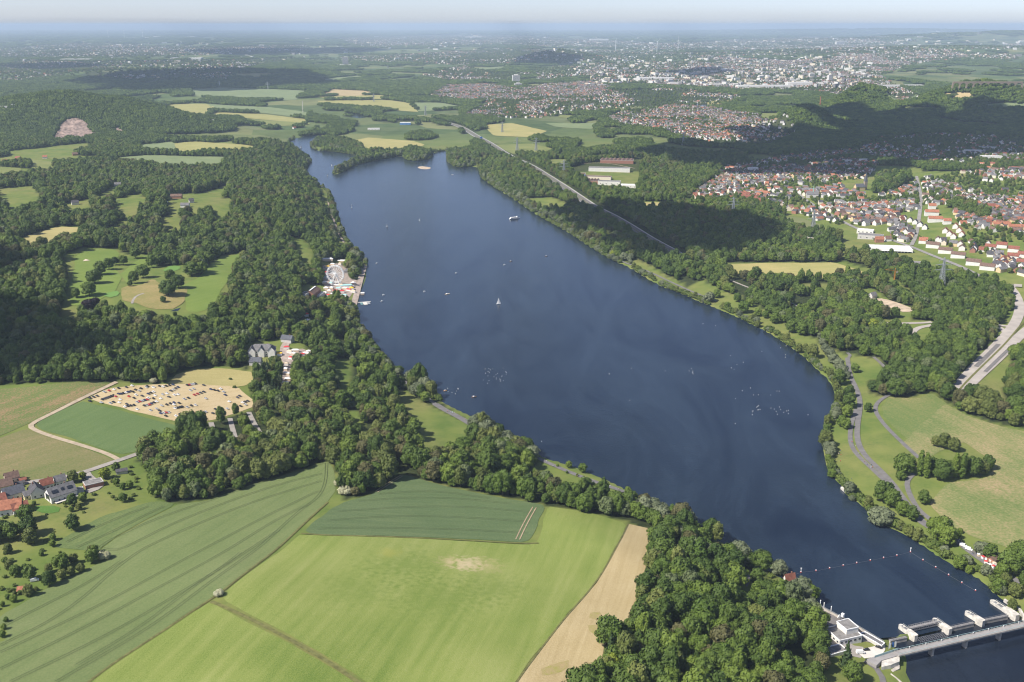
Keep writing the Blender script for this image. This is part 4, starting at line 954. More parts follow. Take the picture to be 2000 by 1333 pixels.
hand('allotment gardens','mid',[(121,1111,30),(144,1101,18,'olive'),(180,1099,25),(185,1080,14),(31,1126,22),(59,1133,24,'dark'),(97,1144,26,'dark'),(122,1131,18,'olive'),(140,1124,16,'olive'),(158,1117,16,'olive'),(16,1171,11),(27,1176,14),(5,1245,12),(8,1230,10),(12,1215,10),(10,1100,12),(60,1160,10),(5,1185,10),(40,1162,9)])
hand('weir house','conifer',[(1652,1306,26)]); hand('weir house','dark',[(1664,1332,36),(1580,1178,34,'mid'),(1520,1120,34,'willow'),(1478,1142,30,'dark'),(1505,1128,12,'bush'),(1530,1150,14,'bush')])
hand('promenade meadow','mid',[(1111,914,14),(1138,923,17),(1226,965,13),(1089,912,6),(1107,925,5),(1127,931,5),(1164,950,4),(1187,957,4),(1240,970,10,'bush')])
hand('golf course','dark',[(265,505,20),(241,518,18),(297,523,20),(310,519,24),(280,543,26),(262,554,20),(254,560,10),(329,577,34),(349,563,26),(333,549,20),(374,539,32),(319,591,11),(342,618,9),(185,554,30),(196,537,24),(213,527,20),(175,578,28),(149,582,16),(161,617,18),(225,518,14),(240,610,12),(205,600,14)])
hand('golf course','copper',[(175,610,28),(187,600,18)])
hand('silver row by the lake path','willow',[(1602,662,14),(1606,674,16),(1612,688,18),(1620,698,20),(1627,710,22),(1637,720,22),(1645,732,22),(1652,740,18)])
hand('valley wood','copper',[(1608,636,13),(1622,640,12),(1634,647,14),(1662,656,14),(1682,672,14),(1702,684,14),(1690,664,12)])
hand('meadow shore','mid',[(1385,590,22,'willow'),(1452,612,22),(1480,618,16),(1495,622,14),(1512,632,20),(1545,650,22,'dark'),(1565,655,24),(1586,700,24,'olive'),(1560,690,16,'olive'),(1420,606,14),(1465,600,16),(1530,630,14),(1440,590,16),(1480,640,12,'olive'),(1400,582,16)])
hand('hedge bush in the crop corner','elder',[(427,1164,17),(675,965,26),(660,948,16),(203,1092,22),(668,930,14),(640,750,10),(300,748,14),(318,742,12)])
hand('fair promenade','dark',[(692,528,16),(700,540,14),(696,516,14),(688,546,12),(706,526,12)])
hand('car park','bush',[(458,758,7),(450,742,6)])

# ------------------------------------------------------------------ house sites in the towns (built further down, needed here so that trees keep clear)
def town_angle(P):
    return (np.floor(vnoise(P[:, 0] / 160, P[:, 1] / 200, 31) * 6) / 6.0) * math.pi + (vnoise(P[:, 0] / 60, P[:, 1] / 60, 4) - .5) * .3
SITES = []
for tn, (poly, s, q) in TOWN_W.items():
    r = np.random.default_rng(len(tn) * 7 + 1)
    P = jgrid(poly, s, r, .3)
    keep = (r.random(len(P)) < q * np.clip((vnoise(P[:, 0] / (6 * s), P[:, 1] / (8 * s), 12) - (.30 if s > 26 else .12)) * (2.2 if s > 26 else 2.0), 0, 1.25)) & road_clear(P, 5)
    keep &= ~in_any(P, [p for _, _, p in FIELD_W]) & ~in_any(P, [F_W['grove_in_town'], F_W['slope_wood'], F_W['town_edge_wood']])
    P = P[keep]
    SITES.append((tn, P, town_angle(P)))
site_xy = np.vstack([p for _, p, _ in SITES])
KEEP_OFF = [Wl(p) for p in ([(1672,474),(1800,474),(1800,500),(1690,498)],[(1140,308),(1250,308),(1250,372),(1100,368),(1100,338)],[(1750,418),(1860,400),(1880,470),(1800,470)],
   [(1810,470),(1945,505),(1945,535),(1880,525),(1800,490)],[(1925,470),(2010,480),(2010,525),(1960,505)],[(1640,355),(1720,345),(1720,375),(1650,375)],[(1640,440),(1740,440),(1740,470),(1650,470)])]

# ------------------------------------------------------------------ woods
r = np.random.default_rng(77)
allP = []; 
for k, poly in F_W.items():
    allP.append(jgrid(poly, 8.1, r, .5))
P = np.vstack(allP)
CLR = list(C_W.values())
fields_near = [p for _, _, p in FIELD_W]
ok = ~in_any(P, CLR) & ~in_any(P, fields_near) & road_clear(P, 2.5) & (dist_water(P) > 3.5)
_, qx_, qy_ = near_zone(P)
park = (qy_ > 590) & (qx_ > 640) & (qx_ < 940) & (qy_ < 850) & (fbm(P[:, 0] / 45, P[:, 1] / 60, 91, 2) > .655)      # park-like gaps towards the shore
park |= (qx_ > 1330) & (qx_ < 1660) & (qy_ > 535) & (qy_ < 700) & (fbm(P[:, 0] / 40, P[:, 1] / 55, 93, 2) > .60)
gap = fbm(P[:, 0] / 26, P[:, 1] / 26, 92, 2) > .75
P = P[ok & ~park & ~gap]
n = len(P)
u = r.random(n); patch = fbm(P[:, 0] / 90, P[:, 1] / 90, 44, 2)
kk = np.where(u + (patch - .5) * .9 < .52, 0, np.where(u + (patch - .5) * .9 < .82, 1, 2))
dw = dist_water(P)
kk = np.where((dw < 28) & (r.random(n) < .34), 3, kk)
kk = np.where(r.random(n) < .012, 4, kk); kk = np.where(r.random(n) < .008, 5, kk)
hl = Wl([(495,715),(560,735),(556,790),(498,800)]); kk = np.where(pip(P, hl) & (r.random(n) < .7), 4, kk)
KN = ['dark', 'mid', 'olive', 'willow', 'conifer', 'yellow', 'pale', 'rust']
kk = np.where(r.random(n) < .06, 6, kk); kk = np.where(r.random(n) < .03 + .09 * (patch > .62), 7, kk)
sc = (.60 + .85 * r.random(n) ** 1.4) * np.where(kk == 4, .9, 1.0) * (.9 + .25 * patch)
edge = np.zeros(n)
vi = np.array([int(r.integers(len(PROTO[KN[k]]))) for k in kk])
zsc = sc * (.85 + .35 * r.random(n)); rot = r.random(n) * 6.283
z = H(P[:, 0], P[:, 1]); px, py = proj(P[:, 0], P[:, 1], z)
dist = np.hypot(np.hypot(P[:, 0], P[:, 1]), CAM_H - z)
inview = (px > -10) & (px < 2010) & (py < 1345) & (py > 0)
NIND = 205
cand = np.where(inview)[0]; ind = cand[np.argsort(dist[cand] / sc[cand])[:NIND]]
TREE_NAME = {'dark':'broadleaf_tree','mid':'broadleaf_tree','olive':'broadleaf_tree','willow':'willow_tree','conifer':'conifer_tree','yellow':'broadleaf_tree','pale':'broadleaf_tree','rust':'broadleaf_tree','poplar':'poplar_tree','copper':'copper_beech_tree','elder':'blossoming_shrub','bush':'shrub'}
TREE_LOOK = {'dark':'dark green tree','mid':'fresh green tree','olive':'olive green tree','willow':'silver willow tree','conifer':'dark pointed conifer','yellow':'yellow green tree','pale':'pale green tree','rust':'brownish green tree',
 'poplar':'tall narrow poplar','copper':'dark purple copper beech','elder':'cream blossoming shrub','bush':'low green shrub'}
used_labels = {}
def plant(kind, i, x, y, s, zsv, rz, label, group):
    cm, tm, jm, D, Ht = PROTO[kind][i]
    e = empty(TREE_NAME[kind], (x, y, H1(x, y) - .15), rz); e.scale = (s, s, zsv)
    setp(e, label, 'shrub' if kind in ('elder', 'bush') else 'tree', group)
    link('trunk', tm, e); link('crown', cm, e)
    return e
ZONES = [('weir_wood', F_W['weir_wood'])]
spots = [('the tan strip of field', (1235,1120)), ('the weir house', (1620,1250)), ('the lake shore', (1480,1090)), ('the lower edge', (1400,1325)), ('the kiosk lawn', (1470,1150)), ('the grain field corner', (1290,1020)),
 ('the blue green field', (900,960)), ('the wheat field tip', (640,900)), ('the lakeside promenade', (1150,965)), ('the wheat field', (420,975)), ('the road bend', (300,900)), ('the lake meadow', (850,880)), ('the barley field tip',(785,925)), ('the parking lanes',(460,860))]
spw = Wl([s[1] for s in spots])
def where_txt(x, y):
    d = np.hypot(spw[:, 0] - x, (spw[:, 1] - y)); k = int(d.argmin()); return spots[k][0], d[k]
for t in ind:
    kd = KN[kk[t]]; w, d = where_txt(*P[t])
    rel = 'at the edge by' if d < 28 else 'in the wood near' if d < 70 else 'deeper in from'
    size = 'large' if sc[t] > 1.15 else 'small' if sc[t] < .88 else 'medium'
    plant(kd, vi[t], P[t, 0], P[t, 1], sc[t], zsc[t], rot[t], f'{size} {TREE_LOOK[kd]} {rel} {w}', f'{TREE_LOOK[kd]}s by {w}')
rest = np.ones(n, bool); rest[ind] = False
HP = []
for j, (hx, hy, wpx, kd, zone) in enumerate(HAND):
    c = W1(hx, hy); s_px = FPX / (math.hypot(c[1], CAM_H))
    i = j % min(len(PROTO[kd]), {'dark': 4, 'mid': 3, 'olive': 2}.get(kd, 9)); D = PROTO[kd][i][3]; s = wpx / s_px / D
    zz = s * (.9 + .2 * random.random())
    if kd == 'poplar': zz = 1.0
    if kd == 'conifer' and zone == 'weir house': zz = 1.25
    if kd in ('bush', 'elder'): zz = s * .95
    if kd == 'willow' and wpx > 40: zz = s * .8
    zz = min(zz, 1.45); HP.append((c[0], c[1], s * D / 2))
    size = 'broad' if wpx > 30 else 'medium' if wpx > 17 else 'small'
    key = f'{size} {TREE_LOOK[kd]} standing in the {zone}' if zone not in ('hedge bush in the crop corner',) else f'{size} {TREE_LOOK[kd]} at a field corner'
    plant(kd, i, c[0], c[1], s, zz, j * 1.7, key, f'{TREE_LOOK[kd]}s of the {zone}')
HP = np.array(HP)
# the mass of the woods
pick = np.array([PIDX[(KN[k], v)] for k, v in zip(kk, vi)])
inext = (px > -260) & (px < 2260)
m = rest & inext
dh = np.full(n, 1e5)
for (x, y, rr) in HP: dh = np.minimum(dh, np.hypot(P[:, 0] - x, P[:, 1] - y) - rr)
m &= dh > 2.0
scatter_stuff('woodland', P[m], pick[m], sc[m], zsc[m], rot[m], 'dense mixed broadleaf woods covering the slopes and banks round the lake')
NT = int(m.sum())
# shrubs along the water's edge
sh = []
for line, a0 in ((LAKE_R, 0), (LAKE_L, 0)):
    L = resample(P0(*np.array(line, float).T), 3.4)
    z_ = np.zeros(len(L)); qx, qy = proj(L[:, 0], L[:, 1], z_)
    t = np.gradient(L, axis=0); t /= np.linalg.norm(t, axis=1)[:, None]
    nr = np.stack([t[:, 1], -t[:, 0]], -1)
    for q in range(2):
        o_ = L + nr * (2.2 + 3.5 * q + 2.2 * r.random(len(L)))[:, None]
        o2 = L - nr * (2.2 + 3.5 * q + 2.2 * r.random(len(L)))[:, None]
        d1 = dist_water(o_); d2 = dist_water(o2); B = np.where((d1 > d2)[:, None], o_, o2)
        dens = vnoise(L[:, 0] / 22, L[:, 1] / 22, 7 + q)
        k = (dist_water(B) > 1.0) & (dens > (.34 + .2 * q)) & (qy < 1165) & ~((qx < 1560) & (qy > 880)) & ~((qx > 855) & (qx < 940) & (qy > 785))
        k &= ~in_any(B, [C_W['fair_ground']]) | (r.random(len(B)) < .5)
        sh.append(B[k & road_clear(B, 1.0)])
B = np.vstack(sh); nb = len(B)
bk = np.where(r.random(nb) < .55, PIDX[('bush', 0)], PIDX[('bush', 1)]); bk = np.where(r.random(nb) < .12, PIDX[('willow', 0)], bk); bk = np.where(r.random(nb) < .1, PIDX[('olive', 0)], bk)
tr_ = np.isin(bk, [PIDX[('willow', 0)], PIDX[('olive', 0)]])
bs = np.where(tr_, .45 + .4 * r.random(nb), .6 + .9 * r.random(nb))
scatter_stuff('lakeside_shrubbery', B, bk, bs, bs * (.8 + .5 * r.random(nb)), r.random(nb) * 6.28, 'low green shrubs fringing the water edge of the lake')
# garden trees between the houses, hedges and tree lines of the valley, and the woods farther off
GT = []; GK = []; GS = []
for tn in TOWN_W:
    poly, s, q = TOWN_W[tn]
    g = jgrid(poly, 9.5 if s < 26 else .8 * s, r)
    g = g[(r.random(len(g)) < (.5 if s < 26 else .62)) & road_clear(g, 1.5) & ~in_any(g, KEEP_OFF)]
    # keep clear of the houses
    bad = np.zeros(len(g), bool)
    for c in range(0, len(g), 4000):
        gg = g[c:c + 4000]; sx = site_xy[np.abs(site_xy[:, 1] - gg[:, 1].mean()) < 2500]
        d = np.min(np.hypot(gg[:, 0][:, None] - sx[:, 0][None], gg[:, 1][:, None] - sx[:, 1][None]), 1); bad[c:c + 4000] = d < 6.5
    g = g[~bad]; GT.append(g); GS.append((.34 + .45 * r.random(len(g))) * (1 if s < 27 else min(2.6, s / 24)))
g = np.vstack(GT); gs = np.concatenate(GS); ng_ = len(g)
gk = np.array([PIDX[(['dark', 'mid', 'olive', 'bush'][q], 0 if q == 3 else int(r.integers(2)))] for q in r.choice(4, ng_, p=[.36, .34, .2, .1])])
scatter_stuff('garden_trees', g, gk, gs, np.minimum(gs, .95) * (.8 + .4 * r.random(ng_)), r.random(ng_) * 6.28, 'scattered garden trees growing between the houses of the towns')
# far
FP = []; FS = []
y0 = 2300.0
while y0 < 58000:
    s = max(10.5, .0036 * y0)
    s *= 1.0 if y0 < 20000 else 1.35
    band = 6 * s if y0 < 12000 else 10 * s
    rows = max(1, int(band / (s * .9)))
    for i in range(rows):
        yy = y0 + i * s * .9; xs = np.arange(-.56 * yy - 60, .56 * yy + 60, s)
        q = np.stack([xs, np.full(len(xs), yy)], -1) + (r.random((len(xs), 2)) - .5) * s * .85
        FP.append(q); FS.append(np.full(len(xs), s))
    y0 += rows * s * .9
Fp = np.vstack(FP); Fs = np.concatenate(FS)
nzz, fpx, fpy = near_zone(Fp)
k = ~nzz & far_wood(Fp) & (dist_water(Fp) > 5)
Fp, Fs, fpx, fpy = Fp[k], Fs[k], fpx[k], fpy[k]
k = ~in_any(Fp, fields_near) & ~in_any(Fp, [p for p, _, _ in TOWN_W.values()]) & road_clear(Fp, 4)
quarry = [Wl([(96,276),(108,262),(116,248),(128,238),(142,232),(156,234),(170,242),(176,254),(196,268),(176,270),(160,276),(140,272),(120,278)]), Wl([(198,258),(205,248),(212,262)]), Wl([(222,262),(228,250),(245,258),(240,264)])]
k &= ~in_any(Fp, quarry)
k &= ~in_any(Fp, [Wl(p) for p in ([(695,240),(760,236),(768,256),(690,258)],[(770,236),(815,236),(812,250),(772,248)],[(1090,300),(1255,300),(1260,372),(1095,370)])])
Fp, Fs = Fp[k], Fs[k]; nf = len(Fp)
big = Fs > 11.5
fk = np.where(big, np.array([PIDX[('clump', i)] for i in range(3)] + [PIDX[('clumpm', i)] for i in range(2)])[r.integers(5, size=nf)],
              np.array([PIDX[('dark', i)] for i in range(4)] + [PIDX[('mid', i)] for i in range(3)] + [PIDX[('olive', 0)]])[r.integers(8, size=nf)])
fs = np.where(big, Fs / 34 * 1.65, .95 * (.8 + .5 * r.random(nf)))
fz = np.where(big, (.75 + .45 * r.random(nf)) * (1 + np.clip((Fp[:, 1] - 12000) / 14000, 0, 2.5)), fs * (.85 + .3 * r.random(nf)))
scatter_stuff('distant_woodland', Fp, fk, fs, fz, r.random(nf) * 6.28, 'distant belts and blocks of woodland across the valley and hills')
gp = Wl([(-20,985),(60,1008),(128,1052),(205,1088),(120,1128),(60,1165),(0,1196),(-20,1200)]); gq = jgrid(gp, 7.0, r, .5); gp2 = Wl([(60,990),(180,940),(260,905),(290,960),(200,1005),(120,1048)]); gq = np.vstack([gq, jgrid(gp2, 8.5, r, .5)])
gq = gq[(r.random(len(gq)) < .34) & road_clear(gq, 2) & ~in_any(gq, fields_near)]; nq = len(gq); qs = .25 + .42 * r.random(nq)
scatter_stuff('garden_shrubbery', gq, np.array([PIDX[('bush', 0)], PIDX[('bush', 1)], PIDX[('olive', 0)]])[r.choice(3, nq, p=[.45, .45, .1])], qs, qs, r.random(nq) * 6, 'small shrubs and young fruit trees dotting the gardens by the white houses')
# the row of young trees between the two pale fields
rw = resample(Wl([(284,302),(360,302),(430,302),(500,303)]), 1)
for i in range(24):
    t = rw[int((i + .1 * random.random()) / 24 * (len(rw) - 1))]
    plant('dark', i % 4, t[0], t[1], .62 + .2 * random.random(), .5 + .12 * random.random(), i, 'small round tree in the row between two pale fields', 'row of trees between the pale fields')
print('TREES', NT, nb, ng_, nf)

# ------------------------------------------------------------------ haze and clouds
hz = bpy.data.materials.new('haze_air'); hz.use_nodes = True
hn = hz.node_tree.nodes; hn.remove(hn['Principled BSDF'])
pv = hn.new('ShaderNodeVolumePrincipled'); pv.inputs['Color'].default_value = (.66, .83, 1.0, 1); pv.inputs['Density'].default_value = HAZE_DENS
pv.inputs['Anisotropy'].default_value = 0.0
hz.node_tree.links.new(pv.outputs[0], hn['Material Output'].inputs['Volume'])
x0, x1, ya, yb, z0, z1 = -190000, 190000, -1500, 252000, -8.0, 440.0
me = mesh_from('haze', [(x0, ya, z0), (x1, ya, z0), (x1, yb, z0), (x0, yb, z0), (x0, ya, z1), (x1, ya, z1), (x1, yb, z1), (x0, yb, z1)],
  [(0, 3, 2, 1), (4, 5, 6, 7), (0, 1, 5, 4), (1, 2, 6, 5), (2, 3, 7, 6), (3, 0, 4, 7)], [hz])
setp(link('haze', me), 'pale summer haze over the whole valley', kind='stuff')
pmat('cloud_white', (.85, .85, .86), 1.0, .05, .002)
CLOUDS = [
 [(-240,470),(20,486),(100,500),(122,545),(112,600),(190,612),(290,640),(330,665),(250,695),(120,705),(85,748),(-60,760),(-240,760)],
 [(1260,318),(1300,292),(1390,275),(1480,252),(1560,224),(1600,226),(1650,200),(1690,184),(1740,205),(1830,216),(1880,200),(1960,206),(2100,220),(2100,305),(1930,305),(1850,312),(1760,322),(1650,348),(1560,348),(1480,335),(1400,346),(1320,335)],
 [(1090,398),(1150,402),(1260,400),(1330,408),(1400,420),(1480,428),(1530,448),(1545,470),(1450,498),(1370,502),(1330,500),(1290,512),(1220,492),(1160,462),(1110,430)],
 [(150,160),(260,140),(430,132),(600,140),(660,165),(560,172),(420,178),(280,182)],
 [(330,100),(560,94),(760,96),(700,104),(480,108)],[(1010,126),(1050,103),(1100,100),(1150,112),(1120,128)],[(1300,142),(1390,132),(1440,140),(1380,150)],[(0,130),(100,138),(220,128),(120,122)],
]
iv, if_ = ICO2
for ci, cl in enumerate(CLOUDS):
    poly = Wl(cl); area_s = math.sqrt(abs(np.ptp(poly[:, 0]) * np.ptp(poly[:, 1])))
    sp_ = max(45, min(np.ptp(poly[:, 0]), np.ptp(poly[:, 1])) / 9)
    rr_ = np.random.default_rng(900 + ci); g = jgrid(poly, sp_, rr_, .3)
    hh = 1500.0 + 60 * ci; k_ = hh / math.tan(SUN_EL)
    V = []; F = []; b = 0
    for q in g:
        de = float(seg_dist(q[None], poly)[0]); s = sp_ * (.62 + .35 * rr_.random()); s = min(s, max(sp_ * .45, de + sp_ * .3))
        V.append(iv * (1 + .12 * rr_.normal(size=(len(iv), 1))) * np.array([s, s, s * .7]) + np.array([q[0] + SUN_DIR2[0] * k_, q[1] + SUN_DIR2[1] * k_, hh + min(de, 200) * .25 * rr_.random()]))
        F += [tuple(f + b) for f in if_]; b += len(iv)
    if V: setp(link('cloud', mesh_from('cloud', np.vstack(V), F, [MATS['cloud_white']], smooth=True)), 'white fair weather cloud drifting high above the valley', kind='stuff')

# ------------------------------------------------------------------ building kit
class MB:
    def __init__(s): s.v = []; s.f = []; s.m = []
    def poly(s, pts, m=0):
        b = len(s.v); s.v += [tuple(p) for p in pts]; s.f.append(tuple(range(b, b + len(pts)))); s.m.append(m)
    def hexa(s, p, m=0):
        b = len(s.v); s.v += [tuple(q) for q in p]
        for f in ((0, 3, 2, 1), (4, 5, 6, 7), (0, 1, 5, 4), (1, 2, 6, 5), (2, 3, 7, 6), (3, 0, 4, 7)): s.f.append(tuple(b + i for i in f)); s.m.append(m)
    def box(s, cx, cy_, z0, lx, ly, lz, m=0, rz=0):
        c, sn = math.cos(rz), math.sin(rz); p = []
        for z in (z0, z0 + lz):
            for ax, ay in ((-1, -1), (1, -1), (1, 1), (-1, 1)):
                x, y = ax * lx / 2, ay * ly / 2; p.append((cx + x * c - y * sn, cy_ + x * sn + y * c, z))
        s.hexa(p, m)
    def bar(s, a, b, w, m=0):
        a = Vector(a); b = Vector(b); d = (b - a); d.normalize(); u = d.cross(Vector((0.01, .02, 1)) if abs(d.z) < .9 else Vector((1, 0, 0))); u.normalize(); v = d.cross(u); h = w / 2
        p = []
        for c in (a, b):
            for su, sv_ in ((-1, -1), (1, -1), (1, 1), (-1, 1)): p.append(tuple(c + u * su * h + v * sv_ * h))
        s.hexa(p, m)
    def tube(s, a, b, ra, rb, n=8, m=0, cap=True):
        a = Vector(a); b = Vector(b); d = b - a; d.normalize(); u = d.cross(Vector((0.01, .02, 1)) if abs(d.z) < .9 else Vector((1, 0, 0))); u.normalize(); v = d.cross(u); k = len(s.v)
        for c, r_ in ((a, ra), (b, rb)):
            for i in range(n): t = 2 * math.pi * i / n; s.v.append(tuple(c + u * r_ * math.cos(t) + v * r_ * math.sin(t)))
        for i in range(n): s.f.append((k + i, k + (i + 1) % n, k + n + (i + 1) % n, k + n + i)); s.m.append(m)
        if cap: s.f.append(tuple(k + n + i for i in range(n))); s.m.append(m); s.f.append(tuple(k + i for i in reversed(range(n)))); s.m.append(m)
    def prism(s, pts, z0, z1, m=0):
        n = len(pts); k = len(s.v)
        for z in (z0, z1): s.v += [(p[0], p[1], z) for p in pts]
        for i in range(n): s.f.append((k + i, k + (i + 1) % n, k + n + (i + 1) % n, k + n + i)); s.m.append(m)
        s.f.append(tuple(k + n + i for i in range(n))); s.m.append(m); s.f.append(tuple(k + i for i in reversed(range(n)))); s.m.append(m)
    def mesh(s, name, mats): 
        me = mesh_from(name, s.v, s.f, mats, s.m)
        bm = bmesh.new(); bm.from_mesh(me); bmesh.ops.recalc_face_normals(bm, faces=bm.faces); bm.to_mesh(me); bm.free(); return me
    def build(s, name, mats, parent=None):
        return link(name, s.mesh(name, mats if isinstance(mats, (list, tuple)) else [mats]), parent)
WALLC = {'white': (.70,.68,.63), 'cream': (.70,.62,.48), 'brick red': (.33,.16,.11), 'grey': (.52,.50,.47), 'ochre': (.62,.47,.27), 'pale yellow': (.75,.66,.42)}
ROOFC = {'red': (.25,.098,.066), 'orange': (.35,.145,.085), 'brown': (.17,.11,.085), 'dark grey': (.085,.082,.088), 'grey': (.17,.165,.165), 'white': (.7,.69,.66), 'flat grey': (.22,.21,.2), 'slate': (.11,.115,.13)}
for k, c in WALLC.items(): pmat('wall_' + k, c, .85, .1, .4)
for k, c in ROOFC.items(): pmat('roof_' + k, c, .8, .3, .5)
pmat('window_glass', (.03,.035,.045), .15, .3, 1.0, spec=.6); pmat('chimney_brick', (.28,.14,.1), .9, .2, 1.0)
pmat('white_paint', (.82,.82,.80), .5, .06, .5); pmat('concrete', (.46,.42,.37), .85, .3, .3); pmat('concrete_pale', (.60,.565,.50), .85, .32, .35); pmat('steel_grey', (.22,.22,.23), .5, .2, .5, metal=.3)
pmat('railing_teal', (.38,.52,.50), .6, .1, .5); pmat('deck_grey', (.30,.285,.275), .85, .15, .3); pmat('galvanised', (.40,.42,.41), .5, .15, .5, metal=.3)
pmat('red_paint', (.52,.04,.03), .5, .1, .5); pmat('blue_paint', (.04,.15,.42), .5, .1, .5); pmat('orange_paint', (.62,.26,.04), .5, .1, .5); pmat('pink_cloth', (.70,.16,.30), .8, .1, .5); pmat('yellow_cloth', (.75,.48,.05), .8, .1, .5)
pmat('white_cloth', (.80,.78,.74), .8, .08, .5); pmat('red_cloth', (.55,.06,.06), .8, .1, .5); pmat('teal_cloth', (.35,.60,.58), .8, .1, .5); pmat('beige_cloth', (.62,.5,.36), .8, .1, .5); pmat('wood_brown', (.20,.12,.07), .85, .2, .5)
pmat('rubber', (.02,.02,.02), .8, .1, 1.0); pmat('skin', (.5,.33,.25), .6, .05, 1.0); pmat('blue_steel', (.10,.22,.42), .6, .12, .2)

def gable_meshes(key, L, Wd, hw, hr, wall, roof, ov=.5, hip=False, z0=-1.5):
    w = MB(); x, y = L / 2, Wd / 2
    w.poly([(-x,-y,z0),(x,-y,z0),(x,-y,hw),(-x,-y,hw)]); w.poly([(x,y,z0),(-x,y,z0),(-x,y,hw),(x,y,hw)])
    if hip:
        w.poly([(x,-y,z0),(x,y,z0),(x,y,hw),(x,-y,hw)]); w.poly([(-x,y,z0),(-x,-y,z0),(-x,-y,hw),(-x,y,hw)])
    else:
        w.poly([(x,-y,z0),(x,y,z0),(x,y,hw),(x,0,hw+hr),(x,-y,hw)]); w.poly([(-x,y,z0),(-x,-y,z0),(-x,-y,hw),(-x,0,hw+hr),(-x,y,hw)])
    r_ = MB(); X = x + ov; Y = y + ov; dz = hr * ov / y; t = .28; rx = X - (y if hip else 0)
    e = hw - dz
    for z_ in (.06,):
        A = [(-X,-Y,e+z_),(X,-Y,e+z_),(X,Y,e+z_),(-X,Y,e+z_),(-rx,0,hw+hr+z_),(rx,0,hw+hr+z_)]
        B = [(p[0],p[1],p[2]+t) for p in A]
        for q in ((0,1,5,4),(2,3,4,5),(1,2,5),(3,0,4)):
            if len(q) == 3 and not hip: continue
            r_.poly([B[i] for i in q]); r_.poly([A[i] for i in reversed(q)])
        for a, b in ((0,1),(2,3)) + (((1,2),(3,0)) if hip else ((1,5),(5,2),(3,4),(4,0))): r_.poly([A[a], A[b], B[b], B[a]])
    return w.mesh('wall', [MATS['wall_' + wall]]), r_.mesh('roof', [MATS['roof_' + roof]])
GM = {}
def gable_house(x, y, rz, L, Wd, hw, hr, wall, roof, label, group=None, cat='house', name='house', chimney=True, hip=False, windows=0, z=None, ov=.5):
    key = (round(L), round(Wd), round(hw, 1), round(hr, 1), wall, roof, hip)
    if key not in GM: GM[key] = gable_meshes(key, round(L), round(Wd), round(hw, 1), round(hr, 1), wall, roof, ov, hip)
    e = empty(name, (x, y, H1(x, y) if z is None else z), rz); setp(e, label, cat, group)
    link('wall', GM[key][0], e); ro = link('roof', GM[key][1], e)
    if chimney:
        if 'ch' not in GM:
            c = MB(); c.box(0, 0, 0, .8, .8, 2.2); GM['ch'] = c.mesh('chimney', [MATS['chimney_brick']])
        c = link('chimney', GM['ch'], ro); c.location = (round(L) * .22, round(Wd) * .12, round(hw, 1) + round(hr, 1) * .72)
    if windows:
        kw = ('win',)
        if kw not in GM:
            c = MB(); c.box(0, 0, 0, 1.2, .16, 1.3); GM[kw] = c.mesh('window', [MATS['window_glass']])
        Lr, Wr = round(L), round(Wd)
        rows = max(1, int(hw // 2.7))
        for s in (-1, 1):
            for j in range(rows):
                for i in range(windows):
                    o = link('window', GM[kw], e); o.location = ((i + .5) / windows * Lr - Lr / 2, s * (Wr / 2 + .03), 1.0 + 2.7 * j)
            if not hip:
                for i in (-1, 1):
                    o = link('window', GM[kw], e); o.rotation_euler = (0, 0, RAD(90)); o.location = (s * (Lr / 2 + .03), i * Wr * .22, 1.0 + 2.7 * (rows - 1))
    return e
def flat_house(x, y, rz, L, Wd, h, wall, roof, label, group=None, cat='building', name='flat_roof_building', z=None, windows=0, strip=False):
    e = empty(name, (x, y, H1(x, y) if z is None else z), rz); setp(e, label, cat, group)
    w = MB(); w.box(0, 0, -2.5, L, Wd, h + 2.5); w.build('wall', MATS['wall_' + wall], e)
    r_ = MB(); r_.box(0, 0, h + .01, L - .9, Wd - .9, .25); ro = r_.build('roof', MATS['roof_' + roof], e)
    p = MB()
    for s in (-1, 1):
        p.box(0, s * (Wd / 2 - .2), h + .004, L + .3, .5, .55); p.box(s * (L / 2 - .2), 0, h + .004, .5, Wd - .65, .55)
    p.build('parapet', MATS['wall_white' if wall == 'white' else 'wall_grey'], e)
    if strip:
        n = max(2, int(h // 3.2))
        for j in range(n):
            for s in (-1, 1):
                q = MB(); q.box(0, s * (Wd / 2 + .04), 1.1 + 3.1 * j, L * .92, .2, 1.3); q.build('window_band', MATS['window_glass'], e)
    elif windows:
        for s in (-1, 1):
            for i in range(windows):
                q = MB(); q.box((i + .5) / windows * L - L / 2, s * (Wd / 2 + .04), h * .35, min(2.5, L / windows * .6), .2, 1.4); q.build('window', MATS['window_glass'], e)
    return e, ro

# ------------------------------------------------------------------ the houses in the foreground on the left
def at(px, py): c = W1(px, py); return float(c[0]), float(c[1])
x, y = at(120, 972)
A0 = RAD(46)
big = gable_house(x, y, A0, 20, 13, 5.2, 5.6, 'white', 'grey', 'big white gabled house with dark glass dormers on its grey roof', name='house', windows=5)
for (u, v, w_, h_) in ((-5.5, -.55, 4.5, 2.6), (0.5, -.5, 2.2, 2.2), (6.0, -.55, 3.8, 2.6)):
    d = MB(); d.box(0, 0, 0, w_, h_, .35); o = d.build('roof_window', MATS['window_glass'], big); yy = v * 6.5; o.location = (u, yy, 5.2 + 5.6 * (1 - abs(yy) / 6.5) + .42); o.rotation_euler = (math.atan2(5.6, 6.5), 0, 0)
d = MB(); d.box(0, 0, 0, 18, 3.2, .3); o = d.build('terrace', MATS['concrete_light'], big); o.location = (1, -8.4, .9)
d = MB(); d.box(0, 0, 0, .35, 7, 4.2); o = d.build('glass_gable', MATS['window_glass'], big); o.location = (-10.0, 0, 2.2)
